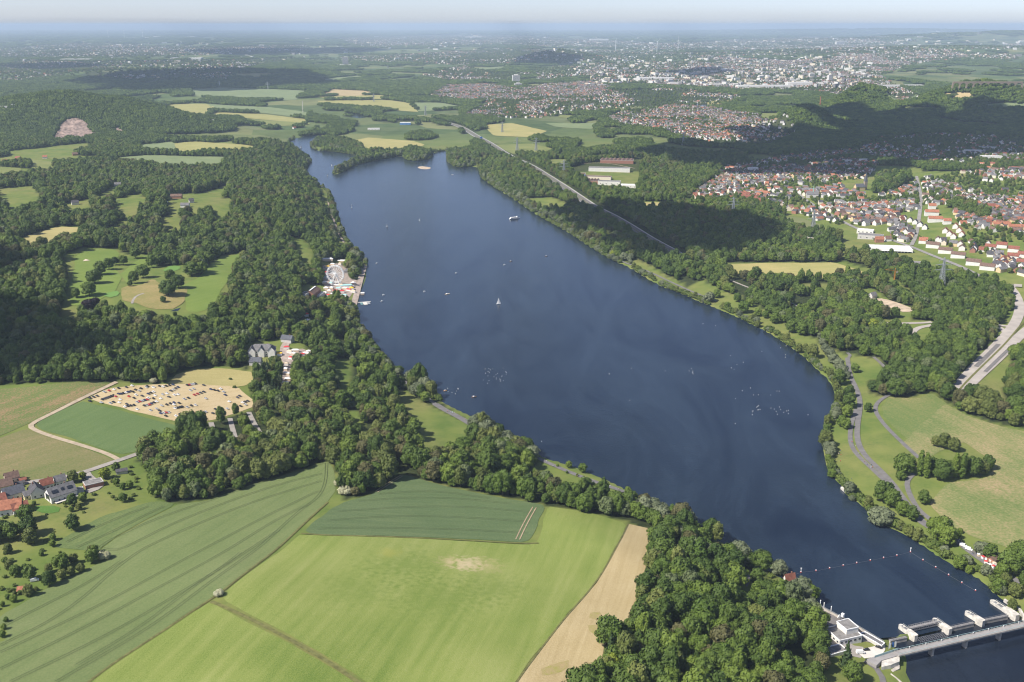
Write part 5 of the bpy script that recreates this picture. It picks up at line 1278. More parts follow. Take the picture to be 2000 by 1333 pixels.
x, y = at(27, 972); gable_house(x, y, RAD(40), 15, 10, 5.0, 4.6, 'white', 'slate', 'white house with plain gable and slate roof beside the red roofed house', windows=4)
x, y = at(57, 972); gable_house(x, y, RAD(40), 8, 7, 3.4, 2.6, 'pale yellow', 'grey', 'low pale yellow annex between two white houses', windows=2, chimney=False)
x, y = at(72, 968); gable_house(x, y, RAD(126), 12, 10, 5.0, 4.8, 'white', 'dark grey', 'white house with steep dark roof and solar panels next to the big gabled house', windows=3)
x, y = at(18, 1000); gable_house(x, y, RAD(20), 19, 14, 5.2, 4.8, 'white', 'orange', 'large house under a broad red tiled roof at the garden trees', windows=5, hip=False)
x, y = at(5, 958); gable_house(x, y, RAD(35), 15, 10, 5.0, 4.2, 'pale yellow', 'brown', 'pale yellow house with brown roof at the photo edge', windows=4)
x, y = at(183, 949); flat_house(x, y, RAD(35), 14, 9, 3.2, 'brick red', 'flat grey', 'flat roofed brick garage beside the paved yard', name='garage', cat='garage')
x, y = at(238, 924); gable_house(x, y, RAD(25), 9, 6, 2.6, 1.4, 'grey', 'dark grey', 'small dark shed alone on the meadow edge', name='shed', cat='shed', chimney=False)
x, y = at(49, 1156); gable_house(x, y, RAD(15), 8, 6, 2.4, 2.0, 'white', 'orange', 'garden hut with bright orange roof beside the wheat field', name='garden_hut', cat='hut', chimney=False)
x, y = at(37, 948); gable_house(x, y, RAD(35), 9, 4, 2.3, .8, 'grey', 'dark grey', 'long low dark shed behind the white houses', name='shed', cat='shed', chimney=False)
x, y = at(45, 941); gable_house(x, y, RAD(35), 5, 4, 2.3, 1.2, 'brick red', 'red', 'tiny red garden shed behind the white houses', name='shed', cat='shed', chimney=False)
for px_, py_, L_, W_, wl_c, rf_c, lb_ in ((92,953,9,7,'white','red','small white house with red roof behind the big gabled house'),(118,946,8,7,'white','grey','small white cottage at the street behind the big gabled house'),(40,1000,11,9,'white','red','white house with red roof between garden trees'),(-6,985,13,10,'white','red','white house with red roof cut by the photo edge'),(24,940,10,8,'cream','brown','cream cottage across the street from the white houses')):
    x, y = at(px_, py_); gable_house(x, y, RAD(38), L_, W_, 4.2, 3.8, wl_c, rf_c, lb_, windows=3)
x, y = at(152, 962); flat_house(x, y, RAD(30), 9, 6, 2.8, 'grey', 'flat grey', 'low grey carport at the end of the big gabled house', name='carport', cat='carport')

for o in list(COL.objects):
    if o.type == 'EMPTY' and o.name.split('.')[0] in ('house', 'garage') and o.parent is None: o.scale = (1.04, 1.04, 1.05)
# ------------------------------------------------------------------ town houses
LM = [('the church spire', (1690,371)), ('the supermarket', (1735,488)), ('the sports ground', (1560,436)), ('the apartment blocks', (1820,420)), ('the terrace blocks', (1870,505)),
 ('the allotments', (1900,390)), ('the green spire', (1585,388)), ('the wooded knoll', (1730,350)), ('the factory', (1200,340)), ('the red row', (1975,495)), ('the motorway meadow',(1400,400)), ('the ochre block',(1965,445)), ('the upper slope',(1900,340)), ('the brick rows',(1450,385))]
lmw = Wl([q[1] for q in LM])
def town_where(x, y):
    d = np.hypot(lmw[:, 0] - x, (lmw[:, 1] - y) * .8); k = int(d.argmin()); d = d[k]
    dx = lmw[k, 0] - x; dy = lmw[k, 1] - y
    if d < 45: rel = 'close by'
    elif abs(dx) > abs(dy): rel = 'left of' if dx > 0 else 'right of'
    else: rel = 'in front of' if dy > 0 else 'behind'
    return f'{rel} {LM[k][0]}'
rt = np.random.default_rng(4)
hn = 0
cand = []
for tn, P_, A_ in SITES:
    z_ = H(P_[:, 0], P_[:, 1]); qx, qy = proj(P_[:, 0], P_[:, 1], z_)
    bad = in_any(P_, KEEP_OFF) | in_any(P_, CLR) 
    for j in range(len(P_)):
        if bad[j] or qx[j] < -40 or qx[j] > 2045: continue
        cand.append((P_[j, 0], P_[j, 1], A_[j], qx[j], qy[j], tn))
cand.sort(key=lambda c: c[1])
NH = 215
inv = [c for c in cand if 0 < c[3] < 1998]
ind_set = set(id(c) for c in inv[:NH])
WCH = ['white', 'white', 'white', 'cream', 'grey', 'white', 'ochre', 'brick red']; RCH = ['red', 'brown', 'dark grey', 'dark grey', 'grey', 'orange', 'brown', 'grey']
far_h = []
for c in cand:
    wall = WCH[rt.integers(8)]; roof = RCH[rt.integers(8)]
    if c[1] > 4000 and roof in ('orange', 'red') and rt.random() < .5: roof = 'brown'
    L = float(rt.choice([10, 11, 12, 13, 15])); Wd = float(rt.choice([8, 9, 10])); hw = float(rt.choice([3.4, 5.0, 5.6, 6.0])); hr = float(rt.choice([3.4, 4.0, 4.6]))
    ang = c[2] + (math.pi / 2 if rt.random() < .35 else 0)
    if id(c) in ind_set:
        if rt.random() < .12: L = float(rt.choice([18, 20]))
        size = 'long ' if L > 15 else 'tall ' if hw > 5.8 else 'low ' if hw < 4 else ''
        gable_house(c[0], c[1], ang, L, Wd, hw, hr, wall, roof, f'{size}{wall} house with {roof} roof {town_where(c[0], c[1])}', 'houses of the hillside town', chimney=bool(rt.random() < .6))
    else:
        s = 1.0 if c[1] < 4500 else 1.0 + min(1.5, (c[1] - 4500) / 7000.)
        if rt.random() < .05: L *= 2.0; Wd *= 1.5
        far_h.append((c[0], c[1], ang, L * s, Wd * s, hw * (1 + .25 * (s - 1)), hr, wall, roof))
# other rows seen as rows: (kind, list of px)
rows = [
 ('brown','white',22,11,6.5,4,RAD(-32),[(1822,484),(1846,495),(1871,504),(1901,518),(1928,527)],'long pale block with brown roof, {} above the woods'),
 ('orange','white',26,11,7.5,4.2,RAD(-12),[(1819,421),(1826,434)],'long white apartment block with orange red roof, {} of its pair'),
 ('orange','white',14,11,7.0,4.2,RAD(-12),[(1820,408),(1849,438)],'short white apartment block with orange red roof, {} of its pair'),
 ('dark grey','white',9,9,5.5,4,RAD(58),[(1766,430),(1777,434),(1787,438),(1797,443),(1806,448)],'narrow white gabled terrace house with dark roof, {} of the stepped row'),
 ('red','white',10,9,5.5,4,RAD(58),[(1846,455),(1854,461),(1862,466)],'white gabled house with red roof, {} of the short stepped row'),
 ('orange','white',11,9,5.5,4,RAD(58),[(1866,446),(1873,454),(1878,462)],'white gabled house with orange roof, {} of the row beside the lawn'),
 ('red','white',17,10,6,4,RAD(-32),[(1934,488),(1956,484),(1979,492),(1998,503),(1978,506),(1996,518)],'red roofed white house, {} of the cluster above the road'),
 ('orange','ochre',30,11,7.5,3.5,RAD(-10),[(1955,445),(1985,450)],'long ochre apartment block with orange roof, {} of the two'),
 ('red','brick red',34,9,5,3.6,RAD(-14),[(1450,382),(1462,388),(1475,394),(1432,390),(1447,398)],'long red brick terrace with red roof, {} of the parallel rows'),
]
ORD = ['first','second','third','fourth','fifth','sixth','seventh']
for roof, wall, L, Wd, hw, hr, a_, lst, lab in rows:
    for j, p in enumerate(lst):
        x, y = at(*p); gable_house(x, y, a_ if L > 12 or True else 0, L, Wd, hw, hr, wall, roof, lab.format(ORD[j] + ' from the ' + ('front' if lst[0][1] > lst[-1][1] else 'back')), lab.split(',')[0] + 's', name='terrace_house' if L < 20 else 'apartment_block')
lone = [((310,400),12,9,'white','dark grey','white house with dark roof in the golf side hamlet'),((322,396),10,8,'white','brown','small white house with brown roof in the golf side hamlet'),((345,388),22,12,'brick red','brown','large brown roofed barn in the golf side hamlet'),((362,405),16,10,'white','grey','long white farmhouse in the golf side hamlet'),((374,396),9,8,'grey','dark grey','small grey house at the hamlet edge'),
 ((147,400),13,10,'white','dark grey','white villa alone among the trees'),((157,430),14,9,'brick red','brown','brown roofed house among the trees'),((138,428),12,9,'grey','slate','slate roofed house among the trees'),((92,378),26,8,'white','white','long white hall roof among the trees'),((124,369),12,9,'white','orange','white house with orange roof among the trees'),((104,374),9,8,'brick red','red','small red brick house beside the long white hall'),
 ((230,364),14,10,'white','grey','white house above the paddock'),((262,355),11,9,'cream','brown','cream house above the paddock'),((284,362),10,9,'brick red','red','red house on the wood edge'),((388,348),12,9,'white','grey','white house on the hill road'),
 ((36,312),14,10,'brick red','red','red farmhouse on the far left meadow'),((88,310),11,9,'white','orange','white cottage with orange roof on the meadow'),((10,318),12,9,'white','red','white house with red roof in the left hedge'),((147,304),14,10,'brick red','brown','brown cottage at the wood edge'),((490,312),12,9,'white','dark grey','white house on the ridge end'),((470,318),14,10,'grey','dark grey','grey house on the ridge end'),
 ((15,492),34,13,'brick red','red','long red roofed farm barn above the dark wood'),((64,494),26,15,'brick red','brown','tall brown roofed barn above the dark wood'),((-5,500),20,11,'white','orange','white farm cottage beside the red barn'),
 ((500,712),13,10,'grey','slate','small slate roofed house below the villa'),((562,668),14,9,'grey','slate','slate roofed cottage by the pink tent'),((1541,1140),8,4,'white','red','small red roofed kiosk on the lake bank'),
 ((1670,578),12,8,'white','brown','site hut with brown roof at the woodland yard'),((1704,582),10,8,'grey','grey','grey site hut at the woodland yard'),((575,252),12,9,'white','red','red roofed boathouse at the river mouth'),((1596,212),30,16,'brick red','orange','orange roofed works at the red chimney')]
for (p, L, Wd, wall, roof, lab) in lone:
    x, y = at(*p); gable_house(x, y, RAD((p[0] * 37) % 70 - 20), L, Wd, 4.6 if L < 20 else 5.2, 4.0, wall, roof, lab, name='barn' if 'barn' in lab else 'kiosk' if 'kiosk' in lab else 'house', cat='barn' if 'barn' in lab else 'house')
# the mass of houses farther away
V = []; F = []; M = []
mats = [MATS['wall_' + k] for k in WALLC] + [MATS['roof_' + k] for k in ROOFC]; wi = {k: i for i, k in enumerate(WALLC)}; ri = {k: i + len(WALLC) for i, k in enumerate(ROOFC)}
fh = far_h; n = len(fh)
a = np.array([q[:7] for q in fh]); zz = H(a[:, 0], a[:, 1]); cs, sn = np.cos(a[:, 2]), np.sin(a[:, 2])
loc = []
for sx, sy, top in ((-1,-1,0),(1,-1,0),(1,1,0),(-1,1,0),(-1,-1,1),(1,-1,1),(1,1,1),(-1,1,1),(-1,0,2),(1,0,2)):
    lx = sx * a[:, 3] / 2; ly = sy * a[:, 4] / 2; lz = np.where(top == 0, -1.5, np.where(top == 1, a[:, 5], a[:, 5] + a[:, 6]))
    loc.append(np.stack([a[:, 0] + lx * cs - ly * sn, a[:, 1] + lx * sn + ly * cs, zz + lz], -1))
V = np.stack(loc, 1).reshape(-1, 3)
for i, q in enumerate(fh):
    b = 10 * i
    for f in ((0,1,5,4),(2,3,7,6),(1,2,6,9,5),(3,0,4,8,7)): F.append(tuple(b + j for j in f)); M.append(wi[q[7]])
    for f in ((4,5,9,8),(6,7,8,9)): F.append(tuple(b + j for j in f)); M.append(ri[q[8]])
setp(link('distant_houses', mesh_from('distant_houses', V, F, mats, M)), 'countless small houses of the far villages and towns', kind='stuff')
print('HOUSES', n, NH)
# larger far buildings: blocks, halls (white specks to the horizon)
fb = MB(); rb = np.random.default_rng(9); bm_ = [MATS['wall_white'], MATS['wall_cream'], MATS['wall_grey'], MATS['roof_flat grey']]
def far_block(px, py, L, Wd, h, ang, m):
    x, y = at(px, py); z_ = H1(x, y); fb.box(x, y, z_ - 3, L, Wd, h + 3, m, ang)
for i in range(1000):
    u = rb.random()
    if u < .45: px_, py_ = rb.uniform(1120, 1700), rb.uniform(112, 172)
    elif u < .8: px_, py_ = rb.uniform(0, 2000), 57 + 48 * rb.random() ** 1.2
    else: px_, py_ = rb.uniform(0, 2000), rb.uniform(80, 125)
    k = 1 + max(0, (105 - py_)) / 16
    far_block(px_, py_, rb.uniform(18, 55) * k, rb.uniform(12, 24) * k, rb.uniform(8, 20) * (1 + .2 * k), rb.uniform(0, 3.1), int(rb.choice(4, p=[.3, .3, .25, .15])))
o = fb.build('distant_blocks', bm_); setp(o, 'scattered pale blocks and halls of the far towns', kind='stuff')

# ------------------------------------------------------------------ weir, bridge, control house
def p3(px, py, z): q = P0(px, py, z); return (float(q[0]), float(q[1]), z)
def ang2(a, b): return math.atan2(b[1] - a[1], b[0] - a[0])
def weir_pier(nose, tail, label, wd=3.6, top=2.7, low_nose=0.0):
    a = np.array(p3(*nose, top)[:2]); b = np.array(p3(*tail, top)[:2]); L = float(np.linalg.norm(b - a)); e = empty('weir_pier', (a[0], a[1], 0), ang2(a, b)); setp(e, label, 'pier', 'white concrete piers of the weir')
    m = MB(); h = wd / 2
    nose_ = [(h - h * math.cos(t) * 1.0, -h * math.sin(t)) for t in np.linspace(math.pi / 2, -math.pi / 2, 7)]
    pl = [(L * .52, -h)] + [(L * .52, h)] + [(q[0], -q[1]) for q in reversed(nose_)]
    pl = [(L * .52, -h), (L * .52, h)] + [(h * (1 - math.cos(t)), h * math.sin(t)) for t in np.linspace(math.pi / 2, -math.pi / 2, 8)]
    m.prism(pl, -5, top - low_nose); m.build('pier_nose', MATS['concrete_pale'], e)
    m = MB(); m.prism([(L * .52 + .003, -h * 1.12), (L - 1.5, -h * 1.12), (L, -h * .8), (L, h * .8), (L - 1.5, h * 1.12), (L * .52 + .003, h * 1.12)], -5, top + .5); m.build('pier_block', MATS['concrete_pale'], e)
    m = MB(); m.box(L * .36, 0, top - low_nose + .01, L * .16, wd * .5, .18); m.build('hatch', MATS['steel_grey'], e)
    m = MB(); m.box(L * .17, 0, top - low_nose + .01, L * .07, wd * .4, .18); m.build('hatch', MATS['steel_grey'], e)
    m = MB()
    for s in (-1, 1):
        m.bar((L * .1, s * h * .9, top - low_nose + 1.0), (L * .5, s * h * .9, top - low_nose + 1.0), .12)
        for t in np.linspace(.1, .5, 6): m.bar((L * t, s * h * .9, top - low_nose), (L * t, s * h * .9, top - low_nose + 1.0), .1)
    m.build('railing', MATS['galvanised'], e)
    return e
weir_pier((1757,1219),(1790,1243), 'weathered white weir pier nearest the control house')
weir_pier((1823,1207),(1857,1230), 'white weir pier second from the control house')
weir_pier((1886,1193),(1922,1214), 'white weir pier third from the control house')
weir_pier((1936,1169),(1988,1203), 'long pointed dividing pier beside the lock', 4.4, 2.7, .9)
def gate(a, b, label, kind):
    A = np.array(p3(*a, 1.5)); B = np.array(p3(*b, 1.5)); L = float(np.linalg.norm(B - A)); e = empty('weir_gate', (A[0], A[1], 0), ang2(A, B)); setp(e, label, 'gate', 'gates of the weir')
    m = MB(); m.box(L / 2, 0, -5, L, 1.2, 5.9); m.build('gate_leaf', MATS['concrete'], e)
    m = MB(); m.box(L / 2, .2, .92, L, 2.0, .4); m.build('walkway', MATS['deck_grey'], e)
    m = MB()
    for y_ in (-.7, 1.1):
        m.bar((0, y_, 2.3), (L, y_, 2.3), .14); m.bar((0, y_, 1.85), (L, y_, 1.85), .08)
        for t in np.linspace(0, L, int(L / 2.2) + 1): m.bar((t, y_, 1.32), (t, y_, 2.3), .1)
    m.build('railing', MATS['steel_grey'], e); return e
gate((1738,1251),(1771,1244), 'narrow weir gate with walkway next to the quay', 0)
gate((1857,1226),(1902,1216), 'weir gate with walkway between the two middle piers', 0)
gate((1918,1212),(1968,1202), 'weir gate with walkway beside the dividing pier', 0)
# raised service gate between the first two piers
A = np.array(p3(1773,1226,2.0)); B = np.array(p3(1826,1214,2.0)); L = float(np.linalg.norm(B - A)); e = empty('service_gate', (A[0], A[1], 0), ang2(A, B)); setp(e, 'dark steel lattice gate drawn up between the first two piers', 'gate')
m = MB()
for yy, z_ in ((0, 2.0), (-3.6, 1.2), (-3.6, 3.0), (0, 3.6)):
    m.bar((0, yy, z_), (L, yy, z_), .35)
n = 12
for i in range(n):
    t0, t1 = L * i / n, L * (i + 1) / n
    m.bar((t0, 0, 2.0), (t1, 0, 3.6), .22); m.bar((t0, -3.6, 1.2), (t1, -3.6, 3.0), .22); m.bar((t0, 0, 2.0), (t0, -3.6, 1.2), .25); m.bar((t0, 0, 3.6), (t0, -3.6, 3.0), .2); m.bar((t0, 0, 3.6), (t1, -3.6, 3.0), .16)
m.build('lattice', MATS['steel_grey'], e)
m = MB(); m.box(L / 2, 0.4, -5, L, 1.0, 5.8); m.build('sill_wall', MATS['concrete'], e)
m = MB(); m.box(L / 2, -1.8, 3.1, L, 2.0, .15); m.build('walkway', MATS['deck_grey'], e)
A = np.array(p3(1791,1247,1.0)); B = np.array(p3(1843,1236,1.0)); L = float(np.linalg.norm(B - A)); e = empty('stop_log_frame', (A[0], A[1], 0), ang2(A, B)); setp(e, 'low steel grid frame closing the bay below the lattice gate', 'frame')
m = MB()
for z_ in (-1.2, 0, 1.2): m.bar((0, 0, z_), (L, 0, z_), .25); m.bar((0, -4, z_ - .6), (L, -4, z_ - .6), .2)
for t in np.linspace(0, L, 14): m.bar((t, 0, -3), (t, 0, 1.3), .25); m.bar((t, -4, -3), (t, -4, .7), .2); m.bar((t, 0, 1.2), (t, -4, .6), .18)
m.build('grid', MATS['steel_grey'], e)
# road bridge
ZB = 5.6
A = np.array(p3(1751,1277,ZB)); B = np.array(p3(2000,1220,ZB)); dirv = (B - A)[:2] / np.linalg.norm((B - A)[:2]); L = float(np.linalg.norm(B - A)) + 70
br = empty('road_bridge', (A[0], A[1], 0), math.atan2(dirv[1], dirv[0])); setp(br, 'slim concrete bridge on blade piers crossing the river below the weir', 'bridge')
m = MB(); m.box(L / 2, 0, ZB - 1.15, L, 4.4, 1.1); m.build('deck', MATS['deck_grey'], br)
for s in (-1, 1):
    m = MB(); m.box(L / 2, s * 2.35, ZB - .75, L, .4, 1.05); m.build('edge_beam', MATS['concrete'], br)
    m = MB(); m.bar((0, s * 2.35, ZB + 1.35), (L, s * 2.35, ZB + 1.35), .14)
    for t in np.arange(0, L, 2.5): m.bar((t, s * 2.35, ZB + .3), (t, s * 2.35, ZB + 1.35), .1)
    m.build('railing', MATS['railing_teal'], br)
inv_ = Matrix.Rotation(-math.atan2(dirv[1], dirv[0]), 3, 'Z')
for (px_, py_) in ((1820,1281),(1886,1266),(1952,1251),(2019,1236)):
    q = p3(px_, py_, -1.6); l_ = inv_ @ Vector((q[0] - A[0], q[1] - A[1], 0)); m = MB(); m.hexa([(l_.x - .8, -1.5, -5.5), (l_.x + .8, -1.5, -5.5), (l_.x + .8, 1.5, -5.5), (l_.x - .8, 1.5, -5.5), (l_.x - .8, -1.9, ZB - 1.16), (l_.x + .8, -1.9, ZB - 1.16), (l_.x + .8, 1.9, ZB - 1.16), (l_.x - .8, 1.9, ZB - 1.16)]); m.build('bridge_pier', MATS['concrete'], br)
for t in np.arange(12, L - 60, 13): m = MB(); m.tube((t, 2.0, ZB), (t, 2.0, ZB + 1.0), .12, .12, 6); m.box(t, 2.0, ZB + 1.0, .5, .5, .35); m.build('lamp', MATS['white_paint'], br)
# light teal parapet at the bridge head and the lane on the abutment
ab = empty('bridge_abutment', (A[0], A[1], 0), 0); setp(ab, 'pale concrete bridge abutment with sloping wing walls at the river edge', 'abutment')
cor = [(1722,1290),(1757,1281),(1757,1292),(1740,1299),(1722,1303)]
tp = [p3(*c, 4.0) for c in cor]
m = MB(); m.prism([(q[0] - A[0], q[1] - A[1]) for q in tp], -6, 4.0); m.build('wing_wall', MATS['concrete_pale'], ab)
cor = [(1719,1304),(1738,1310),(1757,1297),(1757,1306),(1738,1316),(1718,1310)]
m = MB(); m.prism([(p3(*c, 1.0)[0] - A[0], p3(*c, 1.0)[1] - A[1]) for c in cor], -6, 1.0); m.build('footing', MATS['concrete'], ab)
cor = [(1690,1288),(1750,1271),(1756,1280),(1722,1290),(1712,1300)]
m = MB(); m.prism([(p3(*c, 4.6)[0] - A[0], p3(*c, 4.6)[1] - A[1]) for c in cor], -6, 4.6); m.build('lane', MATS['deck_grey'], ab)
q0 = p3(1708,1284,5.2); q1 = p3(1754,1269,5.2); m = MB(); m.hexa([(q[0] - A[0] + dx, q[1] - A[1] + dy, z_) for z_ in (4.4, 6.3) for q, dx, dy in ((q0, 0, 0), (q1, 0, 0), (q1, .2, .3), (q0, .2, .3))]); m.build('parapet_panel', MATS['railing_teal'], ab)
# quay wall (the terrain bank is behind it)
def wall_strip(name, pts, z0, z1, th, mat, label, cat='wall'):
    L_ = np.array([P0(px_, py_, z1) for px_, py_ in pts]); m = MB(); 
    for a, b in zip(L_[:-1], L_[1:]):
        d = (b - a) / np.linalg.norm(b - a); nrm = np.array([-d[1], d[0]]) * th / 2
        q = [a - nrm, b - nrm, b + nrm, a + nrm]; m.hexa([(v[0], v[1], z0) for v in q] + [(v[0], v[1], z1) for v in q])
    o = m.build(name, MATS[mat]); setp(o, label, cat); return o
wall_strip('quay_wall', [(1590,1177),(1635,1201),(1672,1221),(1727,1254)], -4, 2.6, .9, 'concrete', 'concrete quay wall along the weir yard')
wall_strip('lock_wall', [(1962,1170),(1978,1181),(1993,1190),(2000,1202),(2030,1225)], -4, 2.4, 1.3, 'concrete_pale', 'pale concrete lock wall on the far bank')
wall_strip('bank_wall', [(1644,951),(1652,958)], -3, 2.2, 2.0, 'concrete_pale', 'short concrete landing wall on the meadow bank')
wall_strip('river_wall', [(1740,1316),(1752,1325),(1775,1345)], -5, 1.6, .8, 'concrete', 'river embankment wall below the abutment')
o = MB(); L_ = [P0(px_, py_, 3.4) for px_, py_ in ((1590,1176),(1635,1200),(1672,1220),(1727,1253))]
for a, b in zip(L_[:-1], L_[1:]):
    for z_ in (3.1, 3.6): o.bar((a[0], a[1], z_), (b[0], b[1], z_), .12)
    for t in np.linspace(0, 1, 9): o.bar((*(a + (b - a) * t), 2.5), (*(a + (b - a) * t), 3.6), .1)
setp(o.build('quay_railing', MATS['galvanised']), 'steel railing along the quay edge of the weir yard', 'railing')
gz0 = 2.6
def roof_building(corn, zr, zb, wall, roof, name, label, cat='building', parent=None, band=None):
    P_ = [np.array(p3(*c, zr)) for c in corn]; c = sum(P_) / len(P_)
    if parent is None: e = empty(name, (c[0], c[1], 0)); setp(e, label, cat)
    else: e = parent; c = np.array([e.location[0], e.location[1], 0])
    pl = [(p[0] - c[0], p[1] - c[1]) for p in P_]; cc = np.mean(pl, 0)
    m = MB(); m.prism(pl, zb, zr - .02); w = m.build('wall' if parent is None else 'upper_wall', MATS[wall], e)
    ins = [cc + (np.array(p) - cc) * .95 for p in pl]
    m = MB(); m.prism(ins, zr - .01, zr + .1); m.build('roof' if parent is None else 'upper_roof', MATS[roof], e)
    m = MB(); n_ = len(pl)
    for i in range(n_):
        a, b = np.array(pl[i]), np.array(pl[(i + 1) % n_]); d = (b - a) / np.linalg.norm(b - a); nn = np.array([-d[1], d[0]]) * .22
        m.hexa([(v[0], v[1], z_) for z_ in (zr, zr + .5) for v in (a - nn, b - nn, b + nn, a + nn)])
    m.build('parapet', MATS['white_paint'], e)
    if band:
        for i in range(n_):
            a, b = np.array(pl[i]), np.array(pl[(i + 1) % n_]); d = (b - a) / np.linalg.norm(b - a); nn = np.array([d[1], -d[0]])
            Lb = np.linalg.norm(b - a)
            if np.dot(nn, (a + b) / 2 - cc) < 0: nn = -nn
            k = max(2, int(Lb / 3.2))
            for j in range(k):
                q = a + d * Lb * ((j + .5) / k) + nn * .04; m = MB(); m.box(q[0], q[1], band, 1.7, .2, 1.2, 0, math.atan2(d[1], d[0])); m.build('window', MATS['window_glass'], e)
    return e
ch = roof_building([(1612,1227),(1640,1252),(1684,1242),(1657,1218)], 7.2, 0, 'wall_white', 'roof_flat grey', 'weir_control_house', 'white flat roofed weir control house of two stepped blocks on the quay', band=4.6)
roof_building([(1634,1215),(1654,1231),(1677,1226),(1657,1209)], 11.0, 7.3, 'wall_white', 'roof_flat grey', '', '', parent=ch)
m = MB(); m.box(-8, 1, 7.35, 4.5, 1.2, .9); m.build('roof_unit', MATS['steel_grey'], ch)
m = MB(); m.tube((6, -3, 7.3), (6, -3, 12.5), .1, .05, 6); m.build('antenna', MATS['galvanised'], ch)
roof_building([(1608,1266),(1623,1280),(1655,1271),(1641,1259)], 6.5, 0, 'wall_cream', 'roof_flat grey', 'dwelling', 'cream flat roofed dwelling behind the control house under the conifer', 'house', band=3.2)
roof_building([(1680,1238),(1722,1262),(1728,1257),(1690,1235)], 3.6, 0, 'wall_grey', 'roof_grey', 'ramp', 'long grey ramp roof running from the control house to the bridge', 'ramp')
for j, (px_, py_, c) in enumerate(((1735,1268,'white_paint'),(1741,1266,'blue_paint'),(1746,1265,'white_paint'))):
    q = p3(px_, py_, 2.0); e = empty('banner', q); setp(e, ['white banner nearest the quay corner', 'blue banner between two white ones', 'white banner nearest the bridge rail'][j], 'banner', 'banners at the quay corner')
    m = MB(); m.tube((0, 0, -4.5), (0, 0, 4.6), .09, .07, 6); m.build('pole', MATS['galvanised'], e); m = MB(); m.hexa([(.1, 0, .3), (1.5, .3, .3), (1.5, .42, .3), (.1, .12, .3), (.1, 0, 4.5), (1.4, .3, 4.3), (1.4, .42, 4.3), (.1, .12, 4.5)]); m.build('cloth', MATS[c], e)
for j, (px_, py_) in enumerate(((1602,1182),(1609,1187),(1623,1194))):
    q = p3(px_, py_, 2.6); e = empty('bollard_post', q); setp(e, ['white mooring post at the wood end of the quay', 'white mooring post second on the quay', 'white mooring post nearest the crane unit'][j], 'post', 'mooring posts on the quay')
    m = MB(); m.tube((0, 0, -.5), (0, 0, 3.6), .3, .28, 8); m.build('shaft', MATS['white_paint'], e); m = MB(); m.tube((0, 0, 3.6), (0, 0, 4.0), .42, .3, 8); m.build('cap', MATS['white_paint'], e)
q = p3(1643,1208,2.6); e = empty('rake_machine', q, .6); setp(e, 'white trash rake machine standing on the quay', 'machine')
m = MB(); m.box(0, 0, 0, 3.2, 2.4, .9); m.build('chassis', MATS['steel_grey'], e); m = MB(); m.box(1.4, 0, .92, 1.6, 2.0, 2.4); m.build('cabin', MATS['white_paint'], e); m = MB(); m.bar((-1, 0, .9), (-2.6, 0, 3.6), .5); m.bar((-2.6, 0, 3.6), (-4.2, 0, 2.0), .4); m.build('arm', MATS['white_paint'], e)

# ------------------------------------------------------------------ vehicles
CARC = {'black': (.02,.02,.022), 'dark grey': (.07,.07,.075), 'silver': (.46,.47,.48), 'white': (.80,.80,.79), 'red': (.45,.03,.025), 'dark blue': (.02,.04,.12)}
CM = {}
def loft(m, secs, mi=0):
    """secs: list of rings with the same count"""
    k = len(m.v); n = len(secs[0])
    for s in secs: m.v += [tuple(p) for p in s]
    for a in range(len(secs) - 1):
        for i in range(n): m.f.append((k + a * n + i, k + a * n + (i + 1) % n, k + (a + 1) * n + (i + 1) % n, k + (a + 1) * n + i)); m.m.append(mi)
    m.f.append(tuple(k + i for i in reversed(range(n)))); m.m.append(mi); m.f.append(tuple(k + (len(secs) - 1) * n + i for i in range(n))); m.m.append(mi)
for k, c in CARC.items():
    pmat('car_' + k, c, .25, .06, .5, spec=.5)
    m = MB()
    def ring(x, w, z0, z1): return [(x, -w, z0), (x, w, z0), (x, w * 1.02, (z0 + z1) / 2), (x, w * .93, z1), (x, -w * .93, z1), (x, -w * 1.02, (z0 + z1) / 2)]
    loft(m, [ring(-2.15, .74, .35, .72), ring(-2.0, .86, .25, .9), ring(-.6, .9, .22, .95), ring(.9, .9, .22, .96), ring(1.95, .87, .25, .98), ring(2.15, .78, .38, .85)])
    body = m.mesh('body', [MATS['car_' + k]])
    g = MB()
    def ring2(x, w, z0, z1): return [(x, -w, z0), (x, w, z0), (x, w * .8, z1), (x, -w * .8, z1)]
    loft(g, [ring2(-1.05, .80, .9, .93), ring2(-.35, .82, .92, 1.42), ring2(1.2, .82, .94, 1.44), ring2(1.9, .80, .93, .97)])
    glass = g.mesh('cabin', [MATS['window_glass']])
    rf = MB(); rf.hexa([(-.38, -.62, 1.41), (1.25, -.62, 1.43), (1.25, .62, 1.43), (-.38, .62, 1.41), (-.3, -.58, 1.50), (1.15, -.58, 1.52), (1.15, .58, 1.52), (-.3, .58, 1.50)]); roof = rf.mesh('roof', [MATS['car_' + k]])
    CM[k] = (body, glass, roof)
w = MB(); w.tube((0, -.1, 0), (0, .1, 0), .32, .32, 10); WHEEL = w.mesh('wheel', [MATS['rubber']])
def car(x, y, rz, col, label, group, z=None, sc_=1.0):
    e = empty('car', (x, y, (H1(x, y) + float(off(y)) + .08) if z is None else z), rz); setp(e, label, 'car', group); e.scale = (sc_,) * 3
    b, g, r_ = CM[col]; link('body', b, e); link('cabin', g, e); link('roof', r_, e)
    for sx in (-1.3, 1.35):
        for sy in (-.8, .8): o = link('wheel', WHEEL, e); o.location = (sx, sy, .32)
    return e
rc = np.random.default_rng(21)
